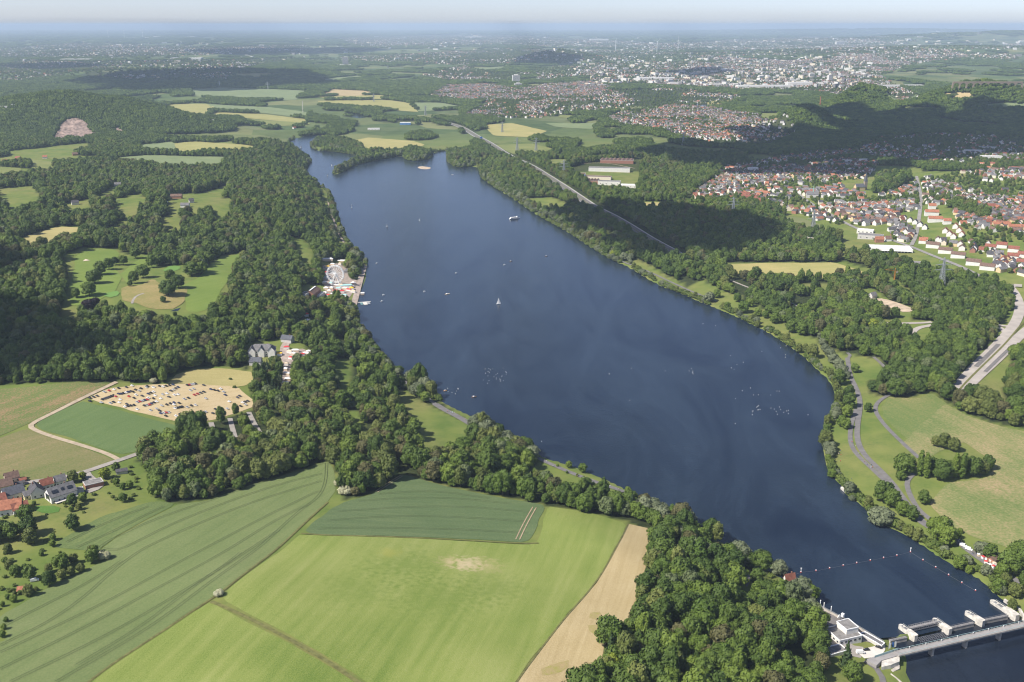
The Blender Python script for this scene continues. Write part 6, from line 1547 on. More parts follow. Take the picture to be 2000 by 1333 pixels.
# car rows: pixel start, end, how many (traced rows of the meadow car park)
CROWS = [((204,766),(232,759),4),((247,757),(258,754),2),((265,762),(286,757),3),((288,755),(292,753),1),((300,757),(312,755),2),((318,756),(338,752),4),((334,764),(348,757),4),((366,753),(382,750),5),((398,753),(402,752),1),((372,763),(378,760),2),((412,761),(426,764),3),((431,760),(432,760),1),
 ((437,766),(440,772),2),((236,770),(256,765),5),((260,766),(272,764),2),((266,772),(278,774),2),((290,770),(300,766),3),((303,773),(304,773),1),((318,771),(326,769),2),((341,772),(348,771),2),((330,776),(331,776),1),((380,772),(398,766),4),((402,779),(403,779),1),
 ((176,778),(190,774),3),((176,784),(178,784),1),((200,781),(222,773),6),((226,775),(232,770),2),((252,775),(262,778),2),((235,781),(236,781),1),((198,787),(200,787),1),((216,788),(222,786),2),((233,787),(234,787),1),((268,786),(288,781),5),((296,789),(306,785),3),((290,778),(300,779),2),((314,779),(318,782),1),
 ((244,795),(262,792),4),((248,790),(252,791),1),((282,793),(292,791),3),((268,800),(270,800),1),((316,793),(318,793),1),((326,791),(340,787),3),((340,791),(350,788),2),((342,798),(352,796),3),((356,795),(366,796),2),((374,793),(382,792),2),((360,780),(368,778),2),
 ((294,802),(296,801),1),((306,799),(312,803),2),((314,808),(330,806),4),((324,813),(326,812),1),((344,813),(346,813),1),((352,810),(354,810),1),((362,818),(366,818),1),((360,825),(362,824),1),((380,813),(402,805),6),((398,813),(400,813),1),((416,808),(420,806),1),((421,800),(425,801),2),((444,799),(448,800),1),
 ((464,777),(468,774),2),((474,787),(484,784),3),((480,791),(470,794),2),((448,785),(449,785),1),((462,796),(464,796),1)]
a_car = ang_px((366,753),(382,749)) + RAD(90)
cc_ = ['black','black','dark grey','silver','white','white','silver','dark blue','black','red','dark grey','black']
front = {}
for ri_, (a, b, n_) in enumerate(CROWS):
    for t in range(n_):
        u = t / max(1, n_ - 1) if n_ > 1 else 0
        px_, py_ = a[0] + (b[0] - a[0]) * u, a[1] + (b[1] - a[1]) * u
        x, y = at(px_, py_ + 1); col = cc_[rc.integers(len(cc_))]
        zone = 'back parking rows' if py_ < 762 else 'second parking rows' if py_ < 775 else 'middle parking rows' if py_ < 790 else 'front parking rows'
        side = 'near the dirt track' if px_ < 240 else 'near the wood' if px_ > 420 else 'towards the hay field' if px_ > 330 else 'in the open centre'
        car(x, y, a_car + rc.normal() * .08, col, f'{col} car in the {zone} {side}', f'{col} cars parked on the meadow')
for (px_, py_, col, lab, rz) in ((1692,1271,'black','black car under the wall in the white court at the bridge',.2),(1716,1266,'black','black car beside the grey ramp at the bridge',-.6),(162,941,'black','dark car parked by the street above the garage',.7),
   (1846,1060,'white','white car on the lakeside path',.5)):
    x, y = at(px_, py_); car(x, y, rz, col, lab, None)
def van(px_, py_, rz, lab, L=5.6, mat='white_paint'):
    x, y = at(px_, py_); e = empty('van', (x, y, H1(x, y) + .3), rz); setp(e, lab, 'van'); m = MB()
    loft(m, [[(-L/2, -.95, .4), (-L/2, .95, .4), (-L/2, .95, 2.3), (-L/2, -.95, 2.3)], [(L*.22, -1, .35), (L*.22, 1, .35), (L*.22, .95, 2.45), (L*.22, -.95, 2.45)], [(L*.34, -1, .35), (L*.34, 1, .35), (L*.34, .85, 1.5), (L*.34, -.85, 1.5)], [(L/2, -.9, .4), (L/2, .9, .4), (L/2, .8, 1.1), (L/2, -.8, 1.1)]]); m.build('body', MATS[mat], e)
    m = MB(); m.hexa([(L*.235, -.86, 1.55), (L*.335, -.82, 1.52), (L*.335, .82, 1.52), (L*.235, .86, 1.55), (L*.225, -.82, 2.36), (L*.245, -.82, 2.36), (L*.245, .82, 2.36), (L*.225, .82, 2.36)]); m.build('windscreen', MATS['window_glass'], e)
    for sx in (-L*.3, L*.3):
        for sy in (-.9, .9): o = link('wheel', WHEEL, e); o.location = (sx, sy, .32)
van(1881,1068,-.7,'white van on the lakeside path, upper of the two'); van(1892,1075,-.7,'white van on the lakeside path, lower of the two'); van(68,1136,.4,'white caravan parked by the allotment hedge'); van(1680,1277,.1,'white van in the yard by the conifer')
# cars on the motorway and main road
mw = [l for n_, _, _, l in ROAD_W if n_ == 'motorway'][0]
for i, (f_, s) in enumerate(((.12,-5.5),(.2,5.5),(.27,-5.5),(.33,5.5),(.41,-6),(.5,5.5),(.57,-5.5),(.66,5.5))):
    k = int(f_ * (len(mw) - 2)); d = mw[k + 1] - mw[k]; d /= np.linalg.norm(d); q = mw[k] + np.array([-d[1], d[0]]) * s
    car(q[0], q[1], math.atan2(d[1], d[0]), ['white','red','silver','black'][i % 4], f'{["white","red","silver","black"][i % 4]} car on the motorway, {ORD[i % 7] if i < 7 else "last"} from the far end', 'cars on the motorway', z=H1(*q) + float(off(q[1])) + .9)
# ------------------------------------------------------------------ boats, buoys, birds
def hull(m, L, Wd, h, z0=-.3, mi=0):
    def ring(x, w_, z1): return [(x, -w_ * .6, z0), (x, w_ * .6, z0), (x, w_, z1), (x, -w_, z1)]
    loft(m, [ring(-L/2, Wd*.40, h), ring(-L*.2, Wd*.5, h), ring(L*.2, Wd*.46, h), ring(L*.4, Wd*.25, h*1.1), ring(L/2, Wd*.03, h*1.2)], mi)
def sailboat(px_, py_, hpx, lab, rz):
    q = P0(px_, py_, 0); s = hpx / (FPX / math.hypot(q[1], CAM_H)) / 11.5; e = empty('sailboat', (q[0], q[1], 0), rz); e.scale = (s,) * 3; setp(e, lab, 'sailboat', 'sailing boats on the lake')
    m = MB(); hull(m, 6.2, 2.1, .7); m.build('hull', MATS['white_paint'], e)
    m = MB(); m.tube((.4, 0, .4), (.4, 0, 9), .07, .05, 6); m.bar((.4, 0, 1.3), (-2.6, .5, 1.3), .1); m.build('mast', MATS['galvanised'], e)
    m = MB(); m.hexa([(.32, 0, 1.4), (-2.5, .5, 1.4), (-2.5, .56, 1.4), (.32, .06, 1.4), (.32, 0, 8.8), (.1, .05, 8.8), (.1, .1, 8.8), (.32, .06, 8.8)]); m.build('mainsail', MATS['white_cloth'], e)
    m = MB(); m.hexa([(.5, 0, 1.2), (2.9, .1, 1.0), (2.9, .15, 1.0), (.5, .3, 1.2), (.46, 0, 7.4), (.56, 0, 7.4), (.56, .05, 7.4), (.46, .05, 7.4)]); m.build('jib', MATS['white_cloth'], e)
for a in ((974,594,16,'tall white sailboat alone in the lake middle',.3),(756,443,9,'white sailboat off the left bank ahead of the ferry',.8),(819,431,7,'small sailboat between the left bank and the ferry',2.0),(687,406,9,'white sailboat nearest the left bank',1.4),(588,289,7,'sailboat in the river mouth under the wooded hill',.9),(648,325,5,'small sailboat at the spit tip',.2),(640,344,6,'sailboat just below the spit tip',1.1),(1028,406,7,'moored sailboat at the right bank meadow',.5)): sailboat(*a)
def small_boat(px_, py_, L, lab, col, rz=0.5, grp=None):
    q = P0(px_, py_, 0); e = empty('boat', (q[0], q[1], 0), rz); setp(e, lab, 'boat', grp); m = MB(); hull(m, L, L * .34, .6); m.build('hull', MATS[col], e); m = MB(); m.box(-L * .1, 0, .5, L * .25, L * .28, .9); m.build('cabin', MATS['white_paint'], e)
for a in ((874,575,8,'brown raft boat off the fairground pier','beige_cloth'),(829,570,4,'small white pedal boat beside the brown raft','white_paint'),(749,577,4,'small white boat near the jetty, upper','white_paint'),(746,589,4,'small white boat near the jetty, lower','white_paint'),(998,511,5,'dark rowing boat in midlake, nearer the ferry side','wood_brown'),(1067,501,5,'dark rowing boat off the right bank','wood_brown'),
   (985,518,4,'white rowing boat beside the dark one','white_paint'),(891,534,4,'small white boat in midlake above the raft','white_paint'),(926,776,6,'brown canoe near the bird flock','wood_brown'),(884,342,7,'white motor boat off the wooded cove','white_paint'),(870,764,4,'orange dinghy by the left bank','orange_paint'),(736,515,4,'small white boat off the fairground','white_paint')): small_boat(*a)
q = P0(1005,428,0); e = empty('passenger_ship', (q[0], q[1], 0), RAD(24)); setp(e, 'long white passenger ship crossing the upper lake', 'ship')
m = MB(); hull(m, 24, 5.4, 1.5); m.build('hull', MATS['white_paint'], e); m = MB(); m.box(-1.5, 0, 1.45, 17, 4.6, 2.3); m.build('saloon', MATS['white_paint'], e)
for s in (-1, 1): m = MB(); m.box(-1.5, s * 2.33, 2.1, 16, .12, 1.0); m.build('window_band', MATS['window_glass'], e)
m = MB(); m.box(-3, 0, 3.9, 12, 4.9, .25); m.build('sun_deck', MATS['white_cloth'], e); m = MB(); m.box(5.6, 0, 3.76, 2.4, 3.2, 1.8); m.build('wheelhouse', MATS['white_paint'], e)
def buoy(px_, py_, lab, tall=False):
    q = P0(px_, py_, 0); e = empty('marker_buoy', (q[0], q[1], 0)); setp(e, lab, 'buoy', 'red and white buoys of the weir barrier line')
    m = MB(); k = .62; v, f = ICO1; m.v = [tuple(a_ * k * np.array([1, 1, .8]) + np.array([0, 0, .25])) for a_ in v]; m.f = [tuple(t) for t in f]; m.m = [0] * len(f); m.build('float', MATS['red_paint'], e)
    m = MB(); m.tube((0, 0, .65), (0, 0, .95), .46, .38, 8); 
    if tall: m.tube((0, 0, 1.1), (0, 0, 3.0), .2, .2, 8); m.box(0, 0, 3.0, .9, .3, .9)
    m.build('topmark', MATS['white_paint'], e)
BL = [(709,742),(745,728),(828,720),(903,706),(978,691),(1052,677),(1127,663),(1200,649),(1273,636),(1348,616),(1417,661),(1487,701),(1558,743),(1631,786),(1706,829)]
for i, b in enumerate(BL): buoy(1300 + b[0] / 2.819, 860 + b[1] / 2.819, ('tall sign buoy near the wooded bank' if i == 1 else 'tall sign buoy at the turn of the barrier' if i == 9 else f'red and white buoy, {["first","","second","third","fourth","fifth","sixth","seventh","eighth","","first after the turn","second after the turn","third after the turn","fourth after the turn","last by the lock"][i]} of the barrier counted from the wooded bank'), i in (1, 9))
rpt = [P0(1300 + b[0] / 2.819, 860 + b[1] / 2.819, 0) for b in BL]; m = MB()
for a, b in zip(rpt[:-1], rpt[1:]): m.bar((*a, .05), (*b, .05), .07)
setp(m.build('barrier_rope', MATS['steel_grey']), 'thin floating rope linking the barrier buoys', 'rope')
m = MB()
loft(m, [[(-.55, -.06, .25), (-.55, .06, .25), (-.55, .05, .4), (-.55, -.05, .4)], [(-.2, -.3, 0), (-.2, .3, 0), (-.2, .25, .5), (-.2, -.25, .5)], [(.25, -.3, 0), (.25, .3, 0), (.25, .2, .48), (.25, -.2, .48)], [(.55, -.08, .15), (.55, .08, .15), (.55, .07, .45), (.55, -.07, .45)]]); m.bar((.45, 0, .35), (.55, 0, 1.0), .13); m.bar((.52, 0, 1.0), (.8, 0, .95), .12)
SWAN = m.mesh('swan', [MATS['white_cloth']])
rbd = np.random.default_rng(33); birds = []
for (x0_, x1_, y0_, y1_, n_) in ((943,992,719,750,26),(868,905,752,770,9),(1468,1545,793,812,20),(1415,1530,757,780,8),(1420,1455,695,725,5),(1485,1560,670,700,6),(1345,1372,720,732,5)):
    for _ in range(n_): birds.append((rbd.uniform(x0_, x1_), rbd.uniform(y0_, y1_), 'middle' if x0_ < 1000 else 'right'))
birds += [(a, b, 'lone') for a, b in ((1190,731),(1233,720),(1299,725),(1373,633),(1398,637),(1578,811),(1436,828),(1058,863),(1230,783))]
for a, b, s in birds:
    q = P0(a, b, 0); o = link('swan', SWAN, None, (q[0], q[1], 0)); o.rotation_euler = (0, 0, rbd.uniform(0, 6)); o.scale = (.72,) * 3
    setp(o, {'middle': 'white swan in the loose flock off the left bank', 'right': 'white swan in the loose flock off the meadow bank', 'lone': 'single white swan out on the open lake'}[s], 'swan', {'middle': 'swans off the left bank', 'right': 'swans off the meadow bank', 'lone': 'scattered swans'}[s])

# ------------------------------------------------------------------ fairground
def wx(px, py, z=0): x, y = at(px, py); return x, y
x, y = at(656, 557); z = H1(x, y) + .3; R_ = 14.0; HC_ = 18.0
fw_ = empty('ferris_wheel', (x, y, z), RAD(-8)); setp(fw_, 'big white ferris wheel over the lakeside fairground', 'ferris wheel')
m = MB()
for yo in (-.8, .8):
    for ra in (R_, R_ * .9):
        for i in range(40):
            t0, t1 = 2 * math.pi * i / 40, 2 * math.pi * (i + 1) / 40; m.bar((ra * math.cos(t0), yo, HC_ + ra * math.sin(t0)), (ra * math.cos(t1), yo, HC_ + ra * math.sin(t1)), .55)
m.build('rim', MATS['white_paint'], fw_)
for i in range(20):
    t = 2 * math.pi * i / 20; m = MB()
    for yo in (-.7, .7): m.bar((.6 * math.cos(t), yo, HC_ + .6 * math.sin(t)), (R_ * math.cos(t), yo, HC_ + R_ * math.sin(t)), .34)
    m.build('spoke', MATS['white_paint'], fw_)
    m = MB(); gx_, gz_ = (R_ + .2) * math.cos(t), HC_ + (R_ + .2) * math.sin(t); m.tube((gx_, 0, gz_ - 2.0), (gx_, 0, gz_ - .6), .8, .9, 8); m.bar((gx_, 0, gz_ - .6), (gx_, 0, gz_), .2); m.build('gondola', MATS['white_paint' if i % 3 else 'beige_cloth'], fw_)
m = MB(); m.tube((0, -1.6, HC_), (0, 1.6, HC_), 1.1, 1.1, 12); m.build('hub', MATS['white_paint'], fw_)
for s in (-1, 1):
    for yo in (-3, 3): m = MB(); m.bar((0, yo * .5, HC_), (s * 8, yo, 0), .7); m.build('support_leg', MATS['white_paint'], fw_)
m = MB(); m.box(0, 0, 0, 20, 9, 1.0); m.build('platform', MATS['white_cloth'], fw_)
TENT = {}
def stall(px, py, L, Wd, h, col, lab, rz=0.0, peak=True, name='market_stall', cat='stall', grp=None):
    x, y = at(px, py); e = empty(name, (x, y, H1(x, y) + .2), rz); setp(e, lab, cat, grp)
    key = (L, Wd, h, col, peak)
    if key not in TENT:
        m = MB(); m.box(0, 0, -.5, L * .92, Wd * .92, h + .5); a = m.mesh('booth', [MATS['white_cloth' if col != 'white_cloth' else 'beige_cloth']])
        m = MB(); X, Y = L / 2, Wd / 2; t = h + (min(L, Wd) * .35 if peak else .3)
        if peak:
            rx = max(0, X - Y)
            A = [(-X, -Y, h + .02), (X, -Y, h + .02), (X, Y, h + .02), (-X, Y, h + .02), (-rx, 0, t), (rx, 0, t)]
            for q in ((0, 1, 5, 4), (1, 2, 5), (2, 3, 4, 5), (3, 0, 4), (3, 2, 1, 0)): m.poly([A[i] for i in q])
        else: m.box(0, 0, h + .02, L, Wd, .35)
        TENT[key] = (a, m.mesh('canopy', [MATS[col]]))
    link('booth', TENT[key][0], e); link('canopy', TENT[key][1], e); return e
rs = np.random.default_rng(8)
cs_ = ['white_cloth', 'red_cloth', 'beige_cloth', 'white_cloth', 'yellow_cloth', 'teal_cloth', 'white_cloth']
nm = {'white_cloth': 'white', 'red_cloth': 'red', 'beige_cloth': 'beige', 'yellow_cloth': 'orange', 'teal_cloth': 'teal'}
FS_ = [(636,545),(634,555),(637,566),(643,571),(648,565),(655,571),(661,566),(668,572),(651,578),(643,580),(660,580),(668,582),(674,566),(681,569),(686,562),(690,556),(637,535),(672,580),(690,572),(646,556),(666,560),(634,575),(640,524),(650,519),(664,518),(674,516),(684,515),(695,512)]
for i, p in enumerate(FS_):
    col = cs_[rs.integers(7)]; q = 'behind the ferris wheel' if p[1] < 530 else 'beside the ferris wheel foot' if p[1] < 560 else 'in front of the ferris wheel'
    stall(p[0], p[1], float(rs.choice([6, 8, 9])), float(rs.choice([4, 5])), 2.8, col, f'{nm[col]} roofed fair stall {q}', rs.uniform(-.4, .4), True, grp=f'{nm[col]} fair stalls around the wheel')
for i, p in enumerate([(560,682),(566,690),(574,694),(582,697),(590,696),(598,694),(603,690),(577,688),(560,714),(558,724),(560,733),(562,744),(557,752),(560,758),(568,702)]):
    col = cs_[rs.integers(4)]; stall(p[0], p[1], float(rs.choice([5, 7, 9])), 4.0, 2.6, col, f'{nm[col]} market stall {"on the villa forecourt" if p[1] < 705 else "along the tree lined fair street"}', rs.uniform(-.4, .4), True, grp=f'{nm[col]} stalls near the villa')
stall(594, 645, 15, 8, 3.4, 'pink_cloth', 'bright pink tent roof among the lakeside trees', .1, True, 'marquee', 'tent'); stall(596, 618, 10, 6, 3, 'red_cloth', 'red and white tent at the woodland yard', .3, True, 'marquee', 'tent'); stall(599, 630, 9, 5, 3, 'white_cloth', 'white tent at the woodland yard', .9, True, 'marquee', 'tent')
stall(546, 695, 6, 5, 3, 'yellow_cloth', 'orange yellow awning at the villa corner', .1, False, 'awning', 'awning'); stall(676, 562, 18, 9, 4, 'teal_cloth', 'long pale teal ride roof beside the ferris wheel', .15, False, 'ride', 'ride'); stall(687, 567, 7, 6, 3.5, 'yellow_cloth', 'orange ride canopy by the promenade', .1, True, 'ride', 'ride')
stall(636, 510, 26, 6, 3.2, 'white_cloth', 'long white marquee on the lawn behind the fair', .1, True, 'marquee', 'tent'); stall(618, 505, 8, 6, 3.2, 'white_cloth', 'small white tent on the lawn behind the fair', .5, True, 'marquee', 'tent'); stall(672, 513, 24, 5, 3, 'white_cloth', 'long white marquee at the tree edge behind the fair', -.05, True, 'marquee', 'tent'); stall(708, 575, 6, 7, 3, 'white_cloth', 'white boathouse on the water edge', .1, False, 'boathouse', 'boathouse')
x, y = at(611, 576); gable_house(x, y, RAD(82), 30, 15, 5.0, 4.5, 'brick red', 'brown', 'long brown roofed hall with white ridge strip by the fair', name='hall', cat='hall', chimney=False)
o = [q for q in bpy.data.objects if q.get('label', '').startswith('long brown roofed hall')][0]
m = MB(); m.box(0, 0, 9.72, 27, 2.2, .25); m.build('ridge_light', MATS['white_paint'], o)
for px_, s in ((595, 0), (625, 1)): x, y = at(px_, 578); flat_house(x, y, RAD(82), 22, 8, 3.2, 'white', 'white' if s else 'grey', 'white flat annex on the ' + ('lake' if s else 'hill') + ' side of the brown roofed hall', name='annex', cat='building')
x, y = at(682, 534); gable_house(x, y, RAD(10), 17, 11, 4.5, 3.5, 'grey', 'grey', 'grey hipped roof pavilion behind the ferris wheel', name='pavilion', cat='pavilion', chimney=False, hip=True)
x, y = at(513, 692); va = gable_house(x, y, RAD(4), 30, 14, 7, 5.5, 'white', 'grey', 'large white villa with grey brown roof and projecting gables', name='villa', windows=8, hip=True)
for u in (-11, 0, 12):
    w_, r_ = gable_meshes(None, 9, 8 if u else 7, 7.4, 4.6, 'white', 'slate' if u > 5 else 'grey'); a = link('gable_wing', w_, va); a.rotation_euler = (0, 0, RAD(90)); a.location = (u, -6.0, 0); b = link('gable_roof', r_, va); b.rotation_euler = (0, 0, RAD(90)); b.location = (u, -6.0, 0)
# jetty
A = np.array(P0(697,592,0)); B = np.array(P0(724,590,0)); L = float(np.linalg.norm(B - A)); e = empty('jetty', (A[0], A[1], 0), ang2(A, B)); setp(e, 'white boat hire jetty with a square pontoon', 'jetty')
m = MB(); m.box(L / 2, 0, .25, L, 2.2, .4); m.build('walkway', MATS['concrete_light'], e); m = MB(); m.box(L * .55, -8, .2, 6, 15, .4); m.build('pontoon', MATS['concrete_light'], e)
for i in range(6): m = MB(); hull(m, 4, 1.6, .6); o = m.build('moored_boat', MATS['white_paint' if i % 2 else 'teal_cloth'], e); o.location = (L * .55 + (5.4 if i % 2 else -5.2), -3 - 2.2 * (i // 2) * 2, 0)

# ------------------------------------------------------------------ churches, halls, towers, masts
x, y = at(1689, 371); c_ = empty('church', (x, y, H1(x, y)), RAD(15)); setp(c_, 'stone church with a tall pointed spire in the hillside town', 'church')
pmat('stone', (.30,.24,.18), .9, .2, .4); pmat('copper_green', (.25,.42,.34), .7, .15, .5)
m = MB(); m.box(0, 0, -2, 7, 7, 22); t_ = m.build('tower', MATS['stone'], c_)
m = MB()
for i in range(4):
    a0, a1 = math.pi / 4 + i * math.pi / 2, math.pi / 4 + (i + 1) * math.pi / 2; m.poly([(5.1 * math.cos(a0), 5.1 * math.sin(a0), 20.02), (5.1 * math.cos(a1), 5.1 * math.sin(a1), 20.02), (0, 0, 42)])
m.build('spire', MATS['roof_slate'], t_)
w_, r_ = gable_meshes(None, 24, 12, 8, 7, 'ochre', 'slate'); a = link('nave', w_, c_); a.location = (-15, 0, 0); b = link('nave_roof', r_, c_); b.location = (-15, 0, 0)
x, y = at(1586, 386); c_ = empty('church', (x, y, H1(x, y)), RAD(-10)); setp(c_, 'grey church with slim green spire near the sports ground', 'church')
w_, r_ = gable_meshes(None, 26, 14, 8, 6, 'grey', 'grey'); link('nave', w_, c_); link('nave_roof', r_, c_); m = MB(); m.tube((2, 0, 13), (2, 0, 30), 1.8, .1, 8); m.build('spire', MATS['copper_green'], c_)
halls = [((1737,490),72,34,6,-10,'white','white','white flat roofed supermarket with long glazed front'),((1700,466),44,22,7,-25,'grey','flat grey','grey commercial hall behind the supermarket'),((1690,455),30,18,6,-25,'white','white','white retail hall beside the sports ground'),((1785,515),60,30,.6,-20,'grey','flat grey','grey forecourt slab of the supermarket car park'),
 ((1205,318),96,44,9,-8,'brick red','brown','long brown factory hall with ridged roofs'),((1190,335),112,26,10,-8,'white','grey','long white factory hall in front of the brown one'),((1124,346),52,30,9,-6,'grey','brown','blue sided factory hall at the end of the works'),((1146,358),62,34,8,-12,'brick red','brown','low brown roofed workshop hall'),((1190,361),56,22,9,-10,'white','grey','white office hall at the factory yard'),((1228,366),40,26,6,-10,'white','white','pale small hall at the factory gate'),((1168,350),70,22,7,-12,'cream','brown','cream workshop between the factory halls'),
 ((792,244),44,24,9,0,'white','white','white leisure pool hall with blue walls near the river'),((730,254),46,18,6,5,'white','white','white market hall in the marina yard'),((1470,338),26,14,14,10,'white','white','white apartment tower in the shaded town'),((405,239),46,22,8,-5,'white','white','bright white hall between the upper fields'),((15,212),60,24,9,8,'white','grey','white school block on the hill at the photo edge'),((35,208),40,18,8,8,'white','white','white school wing behind the school block'),
 ((1575,468),44,12,5,-25,'cream','flat grey','long low shed below the sports ground'),((1900,300),50,16,10,-5,'white','white','stepped white terraces in the cloud shade'),((1935,312),56,16,10,-5,'white','white','second stepped white terraces in the cloud shade'),((1930,292),50,16,8,-5,'white','grey','grey roofed school hall in the cloud shade'),((1690,318),34,14,10,10,'white','white','pair of white blocks at the cloud edge'),((1655,320),22,12,10,10,'white','white','small white block at the cloud edge')]
for p, L, Wd, h, a_, wall, roof, lab in halls:
    x, y = at(*p); e, ro = flat_house(x, y, RAD(a_), L, Wd, h, wall, roof, lab, name='hall' if 'slab' not in lab else 'forecourt', cat='hall' if 'slab' not in lab else 'forecourt', windows=0 if L > 60 else 4)
    if 'brown factory' in lab or 'workshop hall' in lab:
        for i in range(8):
            m = MB(); X = (i + .5) / 8 * L - L / 2; w2 = L / 17; m.poly([(X - w2, -Wd/2+1, h+.3), (X + w2, -Wd/2+1, h+.3), (X + w2, Wd/2-1, h+.3), (X - w2, Wd/2-1, h+.3)]); m.poly([(X - w2, -Wd/2+1, h+.3), (X - w2, Wd/2-1, h+.3), (X, Wd/2-1, h+3.2), (X, -Wd/2+1, h+3.2)]); m.poly([(X + w2, Wd/2-1, h+.3), (X + w2, -Wd/2+1, h+.3), (X, -Wd/2+1, h+3.2), (X, Wd/2-1, h+3.2)]); m.poly([(X - w2, -Wd/2+1, h+.3), (X, -Wd/2+1, h+3.2), (X + w2, -Wd/2+1, h+.3)]); m.poly([(X - w2, Wd/2-1, h+.3), (X + w2, Wd/2-1, h+.3), (X, Wd/2-1, h+3.2)]); m.build('roof_ridge', MATS['roof_brown'], e)
    if 'blue' in lab:
        for s in (-1, 1): m = MB(); m.box(0, s * (Wd / 2 + .1), .5, L + .4, .3, h - 1); m.build('blue_cladding', MATS['blue_steel'], e)
    if 'supermarket with' in lab:
        m = MB(); m.box(8, -Wd / 2 - 1.5, 3.6, L * .7, 4, .5); m.build('canopy', MATS['white_paint'], e)
        for i in range(10): m = MB(); m.box(-20 + i * 5.6, -Wd / 2 - .1, .4, 3.6, .3, 2.6); m.build('shop_window', MATS['window_glass'], e)
def tower(px, py, L, Wd, h, wall, lab, n=6):
    x, y = at(px, py); e = empty('tower_block', (x, y, H1(x, y)), .15); setp(e, lab, 'tower'); m = MB(); m.box(0, 0, -3, L, Wd, h + 3); m.build('wall', MATS[wall], e)
    m = MB(); m.box(0, 0, h + .01, L * .5, Wd * .5, 5); m.build('roof_plant', MATS[wall], e)
    for j in range(n): m = MB(); m.box(0, -Wd / 2 - .1, 2 + j * h / n, L * .94, .5, h / n * .4); m.build('window_band', MATS['window_glass'], e)
tower(675,129,52,40,78,'wall_grey','tall grey slab tower above its low wings',9); tower(1008,163,50,22,52,'wall_white','white twin apartment tower in the village',8); tower(1012,171,44,20,24,'wall_white','lower white block in front of the twin tower',5); tower(1585,152,40,22,30,'wall_white','white high block in the far town',5); tower(1620,160,26,24,44,'wall_white','pale twin tower in the far town',6); tower(1640,88,160,60,60,'wall_white','pale hospital block on the far rise',5)
for (px_, py_, L, Wd, h, lab) in ((672,130,130,40,16,'low pale wings around the grey slab tower'),(330,74,1500,420,30,'vast white warehouse roofs near the horizon, larger'),(270,75,700,260,24,'vast white warehouse roofs near the horizon, smaller'),(365,116,330,120,14,'long white hall with a taller middle in the distance'),(150,119,300,110,18,'grey and white depot hall in the left distance'),(1170,80,420,200,40,'pale office campus near the horizon'),(925,74,500,250,30,'pale town blocks near the horizon'),(1490,172,330,60,16,'long pale works hall in the far town'),(1750,171,330,50,14,'long pale shed row at the far town end'),(1560,168,160,60,22,'blue green works block in the far town'),(1280,156,260,60,14,'long cream hall at the far town edge')):
    x, y = at(px_, py_); flat_house(x, y, RAD(3), L, Wd, h, 'white' if 'grey and' not in lab else 'grey', 'white', lab, name='far_hall', cat='hall', strip=False)
def pylon(px, py, h, lab, rz):
    x, y = at(px, py); e = empty('power_pylon', (x, y, H1(x, y)), rz); setp(e, lab, 'pylon', 'steel lattice pylons in the valley'); m = MB(); b0 = h * .085; w = .5 + .0001 * y
    lv = [0, .18, .34, .48, .6, .7, .8, .9, 1.0]
    def half(u): return b0 * (1 - u) ** 1.15 * (1 if u < .6 else 1) + .5
    for a, b in zip(lv[:-1], lv[1:]):
        A = [(sx * half(a), sy * half(a), a * h) for sx, sy in ((-1,-1),(1,-1),(1,1),(-1,1))]; B = [(sx * half(b), sy * half(b), b * h) for sx, sy in ((-1,-1),(1,-1),(1,1),(-1,1))]
        for i in range(4):
            j = (i + 1) % 4; m.bar(A[i], B[i], w); m.bar(A[i], B[j], w * .6); m.bar(A[j], B[i], w * .6); m.bar(B[i], B[j], w * .5)
    m.build('mast', MATS['galvanised'], e)
    for u, s in ((.62, .30), (.78, .26), (.92, .16)):
        m = MB()
        for d in (-1, 1):
            for yo in (-1, 1): m.bar((0, yo * half(u), u * h), (d * s * h, 0, u * h + .3), w * .6)
            m.bar((0, 0, u * h + h * .035), (d * s * h, 0, u * h + .3), w * .5); m.bar((d * s * h, 0, u * h), (d * s * h, 0, u * h - 2.5), w * .4)
        m.build('cross_arm', MATS['galvanised'], e)
for a in ((1837,566,50,'tall steel pylon standing in the valley wood by the main road',.15),(1587,456,46,'steel pylon below the sports ground',.2),(1431,424,42,'steel pylon in the motorway wood',.2),(1334,284,40,'steel pylon in the shaded meadow',.1),(1101,347,46,'steel pylon at the factory end',.3),(1047,295,42,'steel pylon in the valley meadow, right of two',.3),(1010,294,42,'steel pylon in the valley meadow, left of two',.3),(981,259,40,'steel pylon on the round hay meadow',.3),(831,226,44,'steel pylon where the motorway starts',.3),(758,139,44,'far steel pylon above the grain fields',.3),(730,199,40,'steel pylon in the yellow field',.3),(523,175,44,'far steel pylon at the dark wood',.2),(429,171,40,'far steel pylon at the pale field',.2)): pylon(*a)
x, y = at(1745, 560); e = empty('tower_crane', (x, y, H1(x, y)), RAD(205)); setp(e, 'orange tower crane over the woodland building site', 'crane'); m = MB()
for sx in (-.7, .7):
    for sy in (-.7, .7): m.bar((sx, sy, 0), (sx, sy, 24), .35)
for i in range(12): m.bar((-.7, -.7, 2 * i), (.7, -.7, 2 * i + 2), .25); m.bar((-.7, .7, 2 * i), (-.7, -.7, 2 * i + 2), .25); m.bar((.7, -.7, 2 * i), (.7, .7, 2 * i + 2), .25)
m.build('mast', MATS['orange_paint'], e); m = MB(); m.bar((-5, 0, 24), (20, 0, 29), .9); m.bar((0, 0, 28), (16, 0, 30), .3); m.bar((0, 0, 24), (0, 0, 29), .6); m.build('jib', MATS['orange_paint'], e); m = MB(); m.box(-4.5, 0, 21.5, 2, 1.6, 2.4); m.build('counterweight', MATS['concrete'], e); m = MB(); m.box(0, 0, -.5, 5, 5, 1.0); m.build('base', MATS['concrete'], e)
